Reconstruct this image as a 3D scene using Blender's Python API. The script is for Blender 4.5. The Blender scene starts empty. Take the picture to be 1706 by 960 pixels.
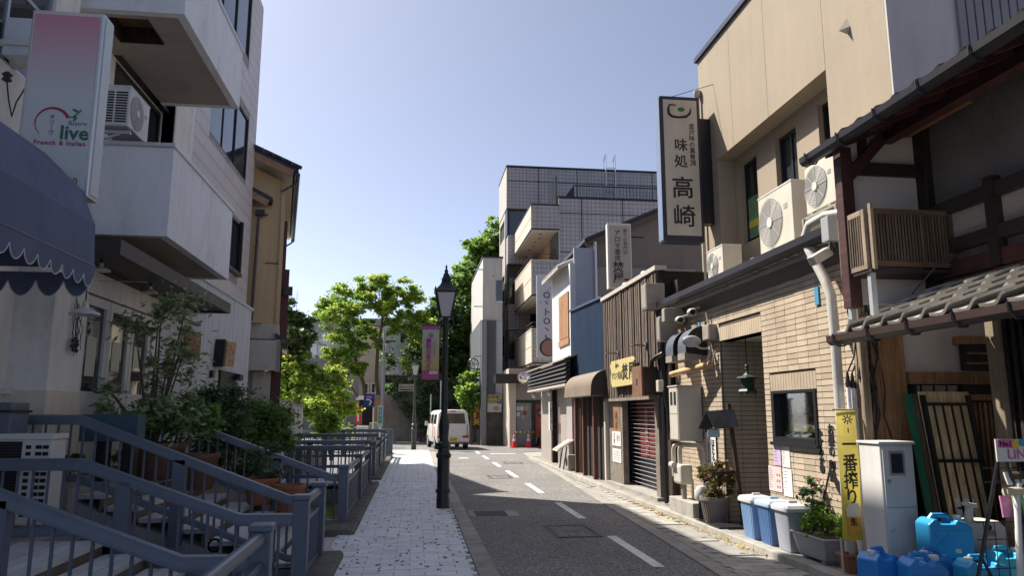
import bpy, bmesh, math, random
import numpy as np
from mathutils import Vector, Matrix, Euler
R = math.radians
rng = random.Random(7)
scene = bpy.context.scene
C = scene.collection

# ------------------------------------------------------------------ camera, sky, sun, exposure
cam_d = bpy.data.cameras.new('camera'); cam = bpy.data.objects.new('camera', cam_d); C.objects.link(cam)
cam_d.sensor_width = 36.0; cam_d.lens = 36.0 * 1240.0 / 1706.0
cam_d.clip_start = 0.05; cam_d.clip_end = 3000
cam.location = (0, 0, 1.6)
cam.rotation_euler = (R(90 + 9.52), 0, R(-7.39))
scene.camera = cam

SUN_DIR = Vector((-1.0, 0.85, 1.6)).normalized()      # towards the sun
world = bpy.data.worlds.new('World'); scene.world = world; world.use_nodes = True
wn = world.node_tree.nodes; wl = world.node_tree.links
bg = wn.get('Background') or wn.new('ShaderNodeBackground')
sky = wn.new('ShaderNodeTexSky'); sky.sky_type = 'NISHITA'; sky.sun_disc = False
sky.sun_elevation = math.asin(SUN_DIR.z); sky.sun_rotation = math.atan2(SUN_DIR.x, SUN_DIR.y)
sky.air_density = 0.4; sky.dust_density = 1.3; sky.ozone_density = 1.6
hz = wn.new('ShaderNodeHueSaturation'); hz.inputs['Saturation'].default_value = .76      # hazy early-summer sky
wl.new(sky.outputs[0], hz.inputs['Color']); wl.new(hz.outputs[0], bg.inputs[0]); bg.inputs[1].default_value = 0.12
sun_d = bpy.data.lights.new('sun', 'SUN'); sun_d.energy = 4.6; sun_d.angle = R(0.5); sun_d.color = (1.0, 0.93, 0.82)
sun = bpy.data.objects.new('sun', sun_d); C.objects.link(sun)
sun.rotation_euler = (-SUN_DIR).to_track_quat('-Z', 'Y').to_euler(); sun.location = (-20, 20, 40)
scene.view_settings.view_transform = 'Standard'; scene.view_settings.look = 'None'
scene.view_settings.exposure = 1.1; scene.view_settings.gamma = 1.0
scene.cycles.use_denoising = True
scene.cycles.max_bounces = 6; scene.cycles.diffuse_bounces = 5; scene.cycles.transparent_max_bounces = 12
scene.cycles.sample_clamp_indirect = 6.0

# ------------------------------------------------------------------ materials
def lin(h):
    h = h.lstrip('#'); v = [int(h[i:i+2], 16) / 255 for i in (0, 2, 4)]
    return tuple(c / 12.92 if c <= .04045 else ((c + .055) / 1.055) ** 2.4 for c in v)
MATS = {}
def mat(name, col, rough=.75, var=.12, scale=2.5, bump=0.0, bscale=60., metal=0., spec=.4, streak=0., rnd=0., grain=None, dirt=None):
    """painted / plastered / wooden surface: base colour, blotches, vertical streaks, fine bump, per-object variation"""
    if name in MATS: return MATS[name]
    m = bpy.data.materials.new(name); m.use_nodes = True; MATS[name] = m
    n = m.node_tree.nodes; l = m.node_tree.links; b = n['Principled BSDF']
    if isinstance(col, str): col = lin(col)
    b.inputs['Roughness'].default_value = rough; b.inputs['Metallic'].default_value = metal
    b.inputs['Specular IOR Level'].default_value = spec
    geo = n.new('ShaderNodeNewGeometry')
    def noise(sc, vec=(1, 1, 1), detail=4, rough_=.55):
        mp = n.new('ShaderNodeMapping'); mp.inputs['Scale'].default_value = vec
        l.new(geo.outputs['Position'], mp.inputs['Vector'])
        t = n.new('ShaderNodeTexNoise'); t.inputs['Scale'].default_value = sc; t.inputs['Detail'].default_value = detail
        t.inputs['Roughness'].default_value = rough_
        l.new(mp.outputs[0], t.inputs['Vector']); return t.outputs['Fac']
    def mr(src, a, c, lo=.25, hi=.75):
        x = n.new('ShaderNodeMapRange'); x.inputs['From Min'].default_value = lo; x.inputs['From Max'].default_value = hi
        x.inputs['To Min'].default_value = a; x.inputs['To Max'].default_value = c; l.new(src, x.inputs['Value']); return x.outputs[0]
    def mul(a, c):
        x = n.new('ShaderNodeMath'); x.operation = 'MULTIPLY'; l.new(a, x.inputs[0]); l.new(c, x.inputs[1]); return x.outputs[0]
    f = mr(noise(scale), 1 - var, 1 + var)
    f = mul(f, mr(noise(scale * 14), 1 - var * .5, 1 + var * .5))
    if streak: f = mul(f, mr(noise(5.0, (1, 1, .12)), 1 - streak, 1.0, .3, .6))
    if grain:                                           # wood grain along axis 'x','y','z'
        v = {'x': (.06, 1, 1), 'y': (1, .06, 1), 'z': (1, 1, .06)}[grain]
        f = mul(f, mr(noise(38, v, 5, .65), .55, 1.3, .3, .7))
    if rnd:
        oi = n.new('ShaderNodeObjectInfo'); f = mul(f, mr(oi.outputs['Random'], 1 - rnd, 1 + rnd, 0, 1))
    mx = n.new('ShaderNodeVectorMath'); mx.operation = 'SCALE'; mx.inputs[0].default_value = col
    l.new(f, mx.inputs['Scale']); out = mx.outputs[0]
    if dirt:                                            # (colour, amount): irregular stains
        dm = n.new('ShaderNodeMix'); dm.data_type = 'RGBA'
        l.new(mr(noise(3.3, (1, 1, .5), 8, .7), 0, dirt[1], .5, .72), dm.inputs['Factor'])
        l.new(out, dm.inputs['A']); dm.inputs['B'].default_value = (*(lin(dirt[0]) if isinstance(dirt[0], str) else dirt[0]), 1); out = dm.outputs['Result']
    l.new(out, b.inputs['Base Color'])
    if bump:
        bp = n.new('ShaderNodeBump'); bp.inputs['Strength'].default_value = bump; bp.inputs['Distance'].default_value = .02
        l.new(noise(bscale, detail=5), bp.inputs['Height']); l.new(bp.outputs[0], b.inputs['Normal'])
    return m
def glassy(name, col, rough=.04, spec=.9):
    m = mat(name, col, rough, .1, 1.2, spec=spec); return m
def see_glass(name, tint=(.8, .85, .85), refl=.12):
    if name in MATS: return MATS[name]
    m = bpy.data.materials.new(name); m.use_nodes = True; MATS[name] = m
    n = m.node_tree.nodes; l = m.node_tree.links
    for x in list(n):
        if x.type == 'BSDF_PRINCIPLED': n.remove(x)
    o = [x for x in n if x.type == 'OUTPUT_MATERIAL'][0]
    tr = n.new('ShaderNodeBsdfTransparent'); tr.inputs[0].default_value = (*tint, 1)
    gl = n.new('ShaderNodeBsdfGlossy'); gl.inputs['Roughness'].default_value = .03
    fr = n.new('ShaderNodeFresnel'); fr.inputs[0].default_value = 1.5
    mr = n.new('ShaderNodeMapRange'); mr.inputs['To Min'].default_value = refl * .5; mr.inputs['To Max'].default_value = .5
    l.new(fr.outputs[0], mr.inputs[0])
    mx = n.new('ShaderNodeMixShader'); l.new(mr.outputs[0], mx.inputs[0]); l.new(tr.outputs[0], mx.inputs[1]); l.new(gl.outputs[0], mx.inputs[2])
    l.new(mx.outputs[0], o.inputs[0]); return m
def leafmat(name, col, var=.35, trans=.35):
    if name in MATS: return MATS[name]
    m = bpy.data.materials.new(name); m.use_nodes = True; MATS[name] = m
    n = m.node_tree.nodes; l = m.node_tree.links; b = n['Principled BSDF']; o = [x for x in n if x.type == 'OUTPUT_MATERIAL'][0]
    if isinstance(col, str): col = lin(col)
    g = n.new('ShaderNodeNewGeometry')
    mr = n.new('ShaderNodeMapRange'); mr.inputs['To Min'].default_value = 1 - var; mr.inputs['To Max'].default_value = 1 + var
    l.new(g.outputs['Random Per Island'], mr.inputs[0])
    hs = n.new('ShaderNodeHueSaturation'); hs.inputs['Color'].default_value = (*col, 1)
    l.new(mr.outputs[0], hs.inputs['Value'])
    mh = n.new('ShaderNodeMapRange'); mh.inputs['To Min'].default_value = .47; mh.inputs['To Max'].default_value = .53
    wn_ = n.new('ShaderNodeTexNoise'); wn_.inputs['Scale'].default_value = 1.3; l.new(g.outputs['Position'], wn_.inputs['Vector'])
    l.new(wn_.outputs['Fac'], mh.inputs[0]); l.new(mh.outputs[0], hs.inputs['Hue'])
    l.new(hs.outputs[0], b.inputs['Base Color']); b.inputs['Roughness'].default_value = .5; b.inputs['Specular IOR Level'].default_value = .35
    t = n.new('ShaderNodeBsdfTranslucent'); h2 = n.new('ShaderNodeHueSaturation'); h2.inputs['Value'].default_value = 1.5; h2.inputs['Hue'].default_value = .485
    l.new(hs.outputs[0], h2.inputs['Color']); l.new(h2.outputs[0], t.inputs[0])
    mx = n.new('ShaderNodeMixShader'); mx.inputs[0].default_value = trans
    l.new(b.outputs[0], mx.inputs[1]); l.new(t.outputs[0], mx.inputs[2]); l.new(mx.outputs[0], o.inputs[0]); return m
def translucent(m, f):
    n = m.node_tree.nodes; l = m.node_tree.links; b = n['Principled BSDF']; o = [x for x in n if x.type == 'OUTPUT_MATERIAL'][0]
    t = n.new('ShaderNodeBsdfTranslucent'); l.new(b.inputs['Base Color'].links[0].from_socket, t.inputs[0]); mx = n.new('ShaderNodeMixShader'); mx.inputs[0].default_value = f
    l.new(b.outputs[0], mx.inputs[1]); l.new(t.outputs[0], mx.inputs[2]); l.new(mx.outputs[0], o.inputs[0]); return m
def tilemat(name, col, joint, plane, tw, th, gap=.006, var=.12, bump=.4, offset=0.0):
    """far tiled face: tiles too small to pick apart; plane 'x' (face normal along X) or 'y'"""
    if name in MATS: return MATS[name]
    m = mat(name, col, .45, var, 1.5, streak=.12); n = m.node_tree.nodes; l = m.node_tree.links; b = n['Principled BSDF']
    src = b.inputs['Base Color'].links[0].from_socket
    geo = n.new('ShaderNodeNewGeometry'); sx = n.new('ShaderNodeSeparateXYZ'); l.new(geo.outputs['Position'], sx.inputs[0])
    cx = n.new('ShaderNodeCombineXYZ'); l.new(sx.outputs['Y' if plane == 'x' else 'X'], cx.inputs[0]); l.new(sx.outputs['Z'], cx.inputs[1])
    br = n.new('ShaderNodeTexBrick'); br.offset = offset; br.inputs['Scale'].default_value = 1.0
    br.inputs['Brick Width'].default_value = tw; br.inputs['Row Height'].default_value = th; br.inputs['Mortar Size'].default_value = gap; br.inputs['Mortar Smooth'].default_value = .1
    l.new(cx.outputs[0], br.inputs['Vector'])
    mx = n.new('ShaderNodeMix'); mx.data_type = 'RGBA'; l.new(br.outputs['Fac'], mx.inputs['Factor']); l.new(src, mx.inputs['A'])
    mx.inputs['B'].default_value = (*lin(joint), 1); l.new(mx.outputs['Result'], b.inputs['Base Color'])
    bp = n.new('ShaderNodeBump'); bp.inputs['Strength'].default_value = bump; bp.inputs['Distance'].default_value = .01; bp.invert = True
    l.new(br.outputs['Fac'], bp.inputs['Height']); l.new(bp.outputs[0], b.inputs['Normal']); return m
def asphalt():
    m = mat('asphalt', (.155, .15, .145), .85, .2, .7, spec=.35, dirt=('#6f6a64', .45)); n = m.node_tree.nodes; l = m.node_tree.links; b = n['Principled BSDF']
    src = b.inputs['Base Color'].links[0].from_socket; g = n.new('ShaderNodeNewGeometry')
    v = n.new('ShaderNodeTexVoronoi'); v.inputs['Scale'].default_value = 55; l.new(g.outputs['Position'], v.inputs['Vector'])
    bw = n.new('ShaderNodeRGBToBW'); l.new(v.outputs['Color'], bw.inputs[0])
    mr = n.new('ShaderNodeMapRange'); mr.inputs['From Min'].default_value = .15; mr.inputs['From Max'].default_value = .85; mr.inputs['To Min'].default_value = .5; mr.inputs['To Max'].default_value = 1.75; l.new(bw.outputs[0], mr.inputs[0])
    s = n.new('ShaderNodeVectorMath'); s.operation = 'SCALE'; l.new(src, s.inputs[0]); l.new(mr.outputs[0], s.inputs['Scale']); l.new(s.outputs[0], b.inputs['Base Color'])
    bp = n.new('ShaderNodeBump'); bp.inputs['Strength'].default_value = .7; bp.inputs['Distance'].default_value = .01; l.new(v.outputs['Distance'], bp.inputs['Height']); l.new(bp.outputs[0], b.inputs['Normal'])
    return m

# ------------------------------------------------------------------ mesh helpers
ORG = {}
def aim(p0, p1):
    d = (Vector(p1) - Vector(p0)); q = d.to_track_quat('Z', 'Y'); return q.to_matrix(), d.length
class MB:
    def __init__(s): s.v = []; s.f = []
    def add(s, vs, fs):
        n = len(s.v); s.v += [tuple(v) for v in vs]; s.f += [tuple(i + n for i in f) for f in fs]; return s
    def box(s, x0, x1, y0, y1, z0, z1):
        x0, x1 = sorted((x0, x1)); y0, y1 = sorted((y0, y1)); z0, z1 = sorted((z0, z1))
        return s.add([(x0,y0,z0),(x1,y0,z0),(x1,y1,z0),(x0,y1,z0),(x0,y0,z1),(x1,y0,z1),(x1,y1,z1),(x0,y1,z1)],
                     [(0,3,2,1),(4,5,6,7),(0,1,5,4),(1,2,6,5),(2,3,7,6),(3,0,4,7)])
    def obox(s, c, size, rot=(0, 0, 0), m=None):
        m = m or Euler(rot).to_matrix(); c = Vector(c); a, b, d = [x / 2 for x in size]
        vs = [c + m @ Vector(p) for p in ((-a,-b,-d),(a,-b,-d),(a,b,-d),(-a,b,-d),(-a,-b,d),(a,-b,d),(a,b,d),(-a,b,d))]
        return s.add(vs, [(0,3,2,1),(4,5,6,7),(0,1,5,4),(1,2,6,5),(2,3,7,6),(3,0,4,7)])
    def bar(s, p0, p1, w, h):                           # box beam between two points, w sideways, h upwards
        p0 = Vector(p0); p1 = Vector(p1); d = (p1 - p0).normalized(); up = Vector((0, 0, 1))
        if abs(d.z) > .99: up = Vector((0, 1, 0))
        sd = d.cross(up).normalized() * (w / 2); u = sd.cross(d).normalized() * (h / 2)
        vs = [p0 - sd - u, p0 + sd - u, p0 + sd + u, p0 - sd + u, p1 - sd - u, p1 + sd - u, p1 + sd + u, p1 - sd + u]
        return s.add(vs, [(0,1,2,3),(7,6,5,4),(0,4,5,1),(1,5,6,2),(2,6,7,3),(3,7,4,0)])
    def prism(s, poly, axis, a, b):                     # axis 'x': poly (y,z); 'y': (x,z); 'z': (x,y)
        f = {'x': lambda p, t: (t, p[0], p[1]), 'y': lambda p, t: (p[0], t, p[1]), 'z': lambda p, t: (p[0], p[1], t)}[axis]
        k = len(poly)
        return s.add([f(p, a) for p in poly] + [f(p, b) for p in poly],
                     [tuple(range(k)), tuple(range(2*k-1, k-1, -1))] + [(i, (i+1) % k, (i+1) % k + k, i + k) for i in range(k)])
    def tube(s, pts, r, n=8, caps=True):
        pts = [Vector(p) for p in pts]; rs = r if isinstance(r, (list, tuple)) else [r] * len(pts); base = len(s.v); vs = []
        ref = Vector((0, 0, 1))
        for i, p in enumerate(pts):
            d = (pts[min(i+1, len(pts)-1)] - pts[max(i-1, 0)]).normalized()
            if i == 0: ref = Vector((1, 0, 0)) if abs(d.x) < .9 else Vector((0, 1, 0))
            a = (ref - d * ref.dot(d)).normalized(); b = d.cross(a); ref = a
            vs += [p + (a * math.cos(t) + b * math.sin(t)) * rs[i] for t in [2 * math.pi * k / n for k in range(n)]]
        fs = [(i*n+k, i*n+(k+1) % n, (i+1)*n+(k+1) % n, (i+1)*n+k) for i in range(len(pts)-1) for k in range(n)]
        if caps: fs += [tuple(range(n-1, -1, -1)), tuple(range((len(pts)-1)*n, len(pts)*n))]
        return s.add(vs, fs)
    def cyl(s, p0, p1, r0, r1=None, n=12): return s.tube([p0, p1], [r0, r0 if r1 is None else r1], n)
    def lathe(s, prof, c=(0, 0, 0), n=16, caps=True, sx=1., sy=1., ph=0.):
        vs = [(c[0] + r*math.cos(2*math.pi*k/n+ph)*sx, c[1] + r*math.sin(2*math.pi*k/n+ph)*sy, c[2] + z) for r, z in prof for k in range(n)]
        m = len(prof); fs = [(i*n+k, i*n+(k+1) % n, (i+1)*n+(k+1) % n, (i+1)*n+k) for i in range(m-1) for k in range(n)]
        if caps: fs += [tuple(range(n-1, -1, -1)), tuple(range((m-1)*n, m*n))]
        return s.add(vs, fs)
    def ball(s, c, r, n=10, m=6, sc=(1, 1, 1)):
        pr = [(max(1e-4, r*math.sin(math.pi*i/m)), -r*math.cos(math.pi*i/m)) for i in range(m+1)]
        vs = [(c[0]+q*math.cos(2*math.pi*k/n)*sc[0], c[1]+q*math.sin(2*math.pi*k/n)*sc[1], c[2]+z*sc[2]) for q, z in pr for k in range(n)]
        return s.add(vs, [(i*n+k, i*n+(k+1) % n, (i+1)*n+(k+1) % n, (i+1)*n+k) for i in range(m) for k in range(n)])
    def quad(s, *p): return s.add(p, [tuple(range(len(p)))])
    def disc(s, c, r, axis, t, n=24, sc=1.):            # thin disc, thickness t along the axis
        a = [(c0, c1) for c0, c1 in [(r*math.cos(2*math.pi*k/n), r*sc*math.sin(2*math.pi*k/n)) for k in range(n)]]
        i = 'xyz'.index(axis); o = [j for j in range(3) if j != i]
        return s.prism([(c[o[0]]+p, c[o[1]]+q) for p, q in a], axis, c[i]-t/2, c[i]+t/2)
    def wall_x(s, x0, x1, y0, y1, z0, z1, holes=()):
        return s._wall(y0, y1, z0, z1, holes, lambda a, b, c, d: s.box(x0, x1, a, b, c, d))
    def wall_y(s, y0, y1, x0, x1, z0, z1, holes=()):
        return s._wall(x0, x1, z0, z1, holes, lambda a, b, c, d: s.box(a, b, y0, y1, c, d))
    def _wall(s, a0, a1, z0, z1, holes, em):
        ys = sorted({a0, a1, *[min(max(v, a0), a1) for h in holes for v in h[:2]]})
        for ya, yb in zip(ys, ys[1:]):
            cut = sorted([(max(h[2], z0), min(h[3], z1)) for h in holes if h[0] <= ya + 1e-6 and h[1] >= yb - 1e-6])
            z = z0
            for ca, cb in cut:
                if ca > z + 1e-5: em(ya, yb, z, ca)
                z = max(z, cb)
            if z < z1 - 1e-5: em(ya, yb, z, z1)
        return s
    def mesh(s, name, material, smooth=False, off=(0, 0, 0), fix=True):
        me = bpy.data.meshes.new(name); o = Vector(off)
        me.from_pydata([tuple(Vector(v) - o) for v in s.v], [], s.f)
        if fix:
            b = bmesh.new(); b.from_mesh(me); bmesh.ops.recalc_face_normals(b, faces=b.faces); b.to_mesh(me); b.free()
        me.materials.append(material)
        if smooth:
            me.polygons.foreach_set('use_smooth', [True] * len(me.polygons)); me.set_sharp_from_angle(angle=R(38))
        me.update(); return me
    def build(s, name, material, parent=None, smooth=False, bev=0., label=None, off=None):
        o_ = ORG[parent.name] if parent is not None else (off or Vector((0, 0, 0)))
        ob = bpy.data.objects.new(name, s.mesh(name, material, smooth, o_)); C.objects.link(ob)
        if parent is not None: ob.parent = parent
        else: ob.location = o_
        ORG[ob.name] = Vector(o_)
        if bev:
            md = ob.modifiers.new('bevel', 'BEVEL'); md.width = bev; md.segments = 2; md.limit_method = 'ANGLE'; md.angle_limit = R(40)
        if label: ob['label'] = label
        return ob
def tag(o, label, cat, group=None):
    o['label'] = label; o['category'] = cat
    if group: o['group'] = group
    return o
def thing(name, label, cat, loc=(0, 0, 0), group=None):
    o = bpy.data.objects.new(name, None); C.objects.link(o); o.location = loc; o.empty_display_size = .2
    ORG[o.name] = Vector(loc); return tag(o, label, cat, group)
def solo(name, mb, m, label, cat, group=None, smooth=False, bev=0.):
    vs = np.array(mb.v); c = Vector(((vs[:, 0].min() + vs[:, 0].max()) / 2, (vs[:, 1].min() + vs[:, 1].max()) / 2, vs[:, 2].min()))
    return tag(mb.build(name, m, None, smooth, bev, off=c), label, cat, group)
def struct(name, mb, m, smooth=False, bev=0.):
    o = mb.build(name, m, None, smooth, bev); o['kind'] = 'structure'; return o
def stuff(o): o['kind'] = 'stuff'; return o
def piece(name, me, parent, loc, rot=None):
    ob = bpy.data.objects.new(name, me); C.objects.link(ob); ob.parent = parent; ob.location = Vector(loc) - ORG[parent.name]
    if rot: ob.rotation_euler = rot
    ORG[ob.name] = ORG[parent.name]; return ob
def dup(root, loc, rz=0, label=None, sc=None):
    def cp(o, par):
        c = o.copy(); C.objects.link(c)
        if par is not None: c.parent = par; c.matrix_parent_inverse = o.matrix_parent_inverse
        for ch in KIDS(o): cp(ch, c)
        return c
    r = cp(root, None); r.location = loc; r.rotation_euler = (0, 0, rz)
    if label: r['label'] = label
    if sc: r.scale = sc
    ORG[r.name] = Vector(loc); return r
def KIDS(o): return [c for c in o.children]
FACE = {'-y': (R(90), 0, 0), '-x': (R(90), 0, R(-90)), '+x': (R(90), 0, R(90)), 'up': (0, 0, 0)}
def text(s, size, loc, face, material, parent=None, align='CENTER', bold=0., space=1., line=1., ext=.002, name='lettering', rot=None, sx=1.):
    c = bpy.data.curves.new('lettering', 'FONT'); c.body = s; c.size = size; c.align_x = align; c.align_y = 'CENTER'
    c.extrude = ext; c.offset = bold * size; c.space_character = space; c.space_line = line; c.resolution_u = 2
    o = bpy.data.objects.new('lettering', c); me = bpy.data.meshes.new_from_object(o)
    me.name = name; me.materials.clear(); me.materials.append(material)
    bpy.data.objects.remove(o); bpy.data.curves.remove(c)
    o_ = ORG[parent.name] if parent is not None else Vector((0, 0, 0))
    M_ = Matrix.Translation(Vector(loc) - o_) @ Euler(rot or FACE[face]).to_matrix().to_4x4() @ Matrix.Diagonal((sx, 1, 1, 1))
    me.transform(M_); ob = bpy.data.objects.new(name, me); C.objects.link(ob)
    if parent is not None: ob.parent = parent
    ORG[ob.name] = o_; return ob
def vtext(s, *a, **k): return text('\n'.join(s), *a, **k)

# leaves -------------------------------------------------------------------
def leaf_mesh(name, centres, radii, per, size, material, seed, squash=.75, long=1.6, droop=0.):
    g = np.random.default_rng(seed); P = []
    for (c, r, k) in zip(centres, radii, per):
        d = g.normal(size=(k, 3)); d /= np.linalg.norm(d, axis=1)[:, None]
        rr = r * np.minimum(np.abs(g.normal(size=k)) * .62, 1.7); p = np.array(c) + d * rr[:, None] * np.array([1, 1, squash]); P.append(p)
    P = np.concatenate(P); n = len(P)
    u = g.normal(size=(n, 3)); u[:, 2] = u[:, 2] * .45 - droop; u /= np.linalg.norm(u, axis=1)[:, None]
    w = g.normal(size=(n, 3)); w = np.cross(u, w); w /= np.linalg.norm(w, axis=1)[:, None]
    nn = np.cross(u, w); s = size * (.65 + .7 * g.random(n))[:, None]
    V = np.stack([P - u*s*long/2, P + w*s*.42 + nn*s*.10, P + u*s*long/2, P - w*s*.42 + nn*s*.10], axis=1).reshape(-1, 3)
    F = np.arange(4*n).reshape(-1, 4)
    me = bpy.data.meshes.new(name); me.vertices.add(4*n); me.vertices.foreach_set('co', V.astype(np.float32).ravel())
    me.loops.add(4*n); me.loops.foreach_set('vertex_index', F.ravel().astype(np.int32))
    me.polygons.add(n); me.polygons.foreach_set('loop_start', np.arange(0, 4*n, 4, dtype=np.int32))
    me.materials.append(material); me.update(calc_edges=True); me.validate(); return me
def leaves(name, parent, centres, radii, per, size, material, seed, **k):
    o_ = ORG[parent.name]; me = leaf_mesh(name, [tuple(Vector(c) - o_) for c in centres], radii, per, size, material, seed, **k)
    ob = bpy.data.objects.new(name, me); C.objects.link(ob); ob.parent = parent; ORG[ob.name] = o_; return ob
def blob(c, r, n, seed, sc=(1, 1, 1), rad=(.3, .5), shell=.5):
    """clump centres scattered through an ellipsoid, denser near its surface"""
    q = random.Random(seed); out = []; rr = []
    while len(out) < n:
        v = Vector((q.uniform(-1, 1), q.uniform(-1, 1), q.uniform(-1, 1)))
        if shell < v.length <= 1: out.append((c[0]+v.x*r*sc[0], c[1]+v.y*r*sc[1], c[2]+v.z*r*sc[2])); rr.append(q.uniform(*rad))
    return out, rr
# ================================================================== the ground, road, paving, canal
m_asph = asphalt()
m_conc = mat('concrete', (.30, .29, .275), .85, .14, 2.2, .25, 70, streak=.12, dirt=('#4a463f', .35))
m_kerb = mat('kerb_concrete', (.30, .285, .255), .85, .16, 3, .3, 80, rnd=.1, dirt=('#57503f', .5))
m_pav = mat('pale_paver', (.64, .65, .68), .6, .08, 2.0, .12, 80, rnd=.09, dirt=('#6d7076', .3))
m_pav2 = mat('brick_paver', (.34, .325, .295), .75, .14, 2.2, .25, 90, rnd=.14, dirt=('#57503f', .35))
m_chip = mat('dark_insert', (.03, .03, .035), .6)
m_white = mat('road_paint', (.68, .68, .66), .7, .1, 6, .2, 60, dirt=('#8d8d88', .5))
m_iron = mat('cast_iron', (.07, .07, .075), .55, .2, 6, .3, 60, metal=.6)
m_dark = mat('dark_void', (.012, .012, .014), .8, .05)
m_fargr = mat('far_paving', (.30, .285, .26), .85, .14, .7, .2, 40)

struct('ground', MB().quad((-.9,-8,-.016),(120,-8,-.016),(120,31,-.016),(-.9,31,-.016)).quad((-120,-8,-.016),(-5,-8,-.016),(-5,31,-.016),(-120,31,-.016)).quad((-600,31,-.016),(600,31,-.016),(600,1500,-.016),(-600,1500,-.016)), m_fargr)
gx = lambda y: 3.03 + .0545 * (y - 7.44)                # right-hand edge of the asphalt
struct('road', MB().quad((.80,-6,0),(gx(-6)+.1,-6,0),(gx(31)+.1,31,0),(9,33.5,0),(9,44,0),(-9,60,0),(-26,60,0),(-9,40,0),(-3,33,0),(.80,31,0)), m_asph)
lm = MB()
for y0, ln in ((.5,2),(4.2,2),(7.9,2.0),(11.55,2.05),(15.25,2.05),(18.95,2.1),(22.7,2.0),(26.4,1.9),(30.0,1.6)):
    mk = MB().quad((2.52,y0,.005),(2.645,y0,.005),(2.655,y0+ln,.005),(2.53,y0+ln,.005))
    o = mk.build('road_marking', m_white); o['kind'] = 'structure'
for q in (((1.6,26.9),(1.95,26.9),(1.95,27.2),(1.6,27.2)), ((3.0,29.6),(4.0,29.6),(4.0,29.9),(3.0,29.9))):
    o = MB().quad(*[(a, b, .005) for a, b in q]).build('road_marking', m_white); o['kind'] = 'structure'

# left pavement: rows of pale pavers with dark inserts, edged by kerb stones
walk = struct('sidewalk', MB().box(-.98, .66, -6, 33, -.2, .018), mat('paver_joint', (.42, .42, .44), .8, .15, 3, .2, 60))
inv = MB(); far = MB(); k = 0
me_p = MB().box(-.151, .151, -.0735, .0735, 0, .014).mesh('paver', m_pav)
rows = int((26 - 5) / .153)
for i in range(rows):
    y = 5.0 + i * .153; x = -.94 + (.155 if i % 2 else 0) - .155
    while x < .66:
        x0, x1 = max(x, -.95), min(x + .306, .655)
        if x1 - x0 > .05:
            if k < 300 and x1 - x0 > .3 and y > 7.2:
                piece('paver', me_p, walk, ((x0 + x1) / 2, y, .018 + rng.uniform(-.0015, .0015))); k += 1
            else: far.box(x0 + .003, x1 - .003, y - .0735, y + .0735, .016, .032)
        for q in range(2):
            if rng.random() < .30 and y < 19:
                a = rng.uniform(x0, x1); inv.obox((min(.64, a), y + rng.choice((-.0765, 0, .03)), .0325), (.024, rng.choice((.05, .075)), .003), (0, 0, rng.choice((0, 0, .35, -.3))))
        x += .310
stuff(far.build('paver_field', m_pav, walk)); stuff(inv.build('dark_inserts', m_chip, walk))
kerbL = struct('kerb', MB().box(.66, .80, -6, 31, -.2, .004), m_conc)
me_k = MB().box(.002, .198, .004, .596, 0, .032).mesh('kerb_stone', m_kerb)
for i in range(44): piece('kerb_stone', me_k, kerbL, (.662, 4.6 + i * .6, .003))

# right side: gutter slabs, brick paving, raised kerb, apron
pavR = struct('pavement', MB().quad((gx(-6),-6,.006),(4.0,-6,.006),(4.0,26,.006),(gx(26),26,.006)), m_conc)
for i in range(34):
    y = 5 + i * .62
    MB().prism([(gx(y)+.005, y+.006), (gx(y)+.185, y+.006), (gx(y+.62)+.185, y+.614), (gx(y+.62)+.005, y+.614)], 'z', .004, .014).build('gutter_slab', m_kerb, pavR)
k = 0; far = MB(); hatch = [(3.5, 3.88, 9.45, 10.6), (3.52, 3.92, 8.35, 9.25), (3.62, 3.9, 15.2, 16.1)]
me_p2 = MB().box(-.106, .106, -.074, .074, 0, .012).mesh('paver', m_pav2)
i = 0; y = 5.2
while y < 25:
    x = 3.94 - (.108 if i % 2 else 0)
    while x > gx(y) + .22:
        x0 = max(x - .216, gx(y) + .19); c = (x + x0) / 2
        if not any(h[0] - .04 < c < h[1] + .04 and h[2] - .05 < y < h[3] + .05 for h in hatch) and x - x0 > .05:
            if k < 300 and x - x0 > .21 and y > 6.5: piece('paver', me_p2, pavR, (c, y, .006 + rng.uniform(-.002, .002))); k += 1
            else: far.box(x0 + .003, x - .003, y - .074, y + .074, .004, .017)
        x -= .219
    y += .155; i += 1
stuff(far.build('paver_field', m_pav2, pavR))
m_lid = mat('access_lid', (.27, .26, .24), .7, .14, 4, .2, 60, dirt=('#5c5647', .5))
for h in hatch:
    t = thing('access_cover', {8.35: 'near rectangular access cover set in the paving beside the blue bins', 9.45: 'rectangular access cover set in the paving below the gas meter', 15.2: 'access cover set in the sunlit paving by the lattice shop'}[h[2]], 'access cover', (h[0], h[2], .006), 'access covers in the right-hand paving')
    MB().box(*h, -.05, .008).build('frame', m_iron, t); MB().box(h[0]+.025, h[1]-.02, h[2]+.025, h[3]-.025, 0, .0135).build('lid', m_lid, t)
    MB().box(h[0]+.2, h[0]+.26, h[2]+.1, h[2]+.13, .01, .016).build('lifting_slot', m_dark, t)
kerbR = struct('kerb', MB().box(3.97, 4.08, -6, 26.2, -.2, .075), m_conc)
for i in range(35):
    y = 5.0 + i * .605
    MB().prism([(3.955, 0), (3.965, .078), (3.985, .09), (4.095, .09), (4.095, 0)], 'y', y + .003, y + .602).build('kerb_stone', m_kerb, kerbR)
struct('shop_apron', MB().box(4.08, 5.2, -6, 26.2, -.2, .082), mat('apron_gravel', (.24, .225, .20), .9, .2, 4, .5, 90, dirt=('#4e4635', .5)))
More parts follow.
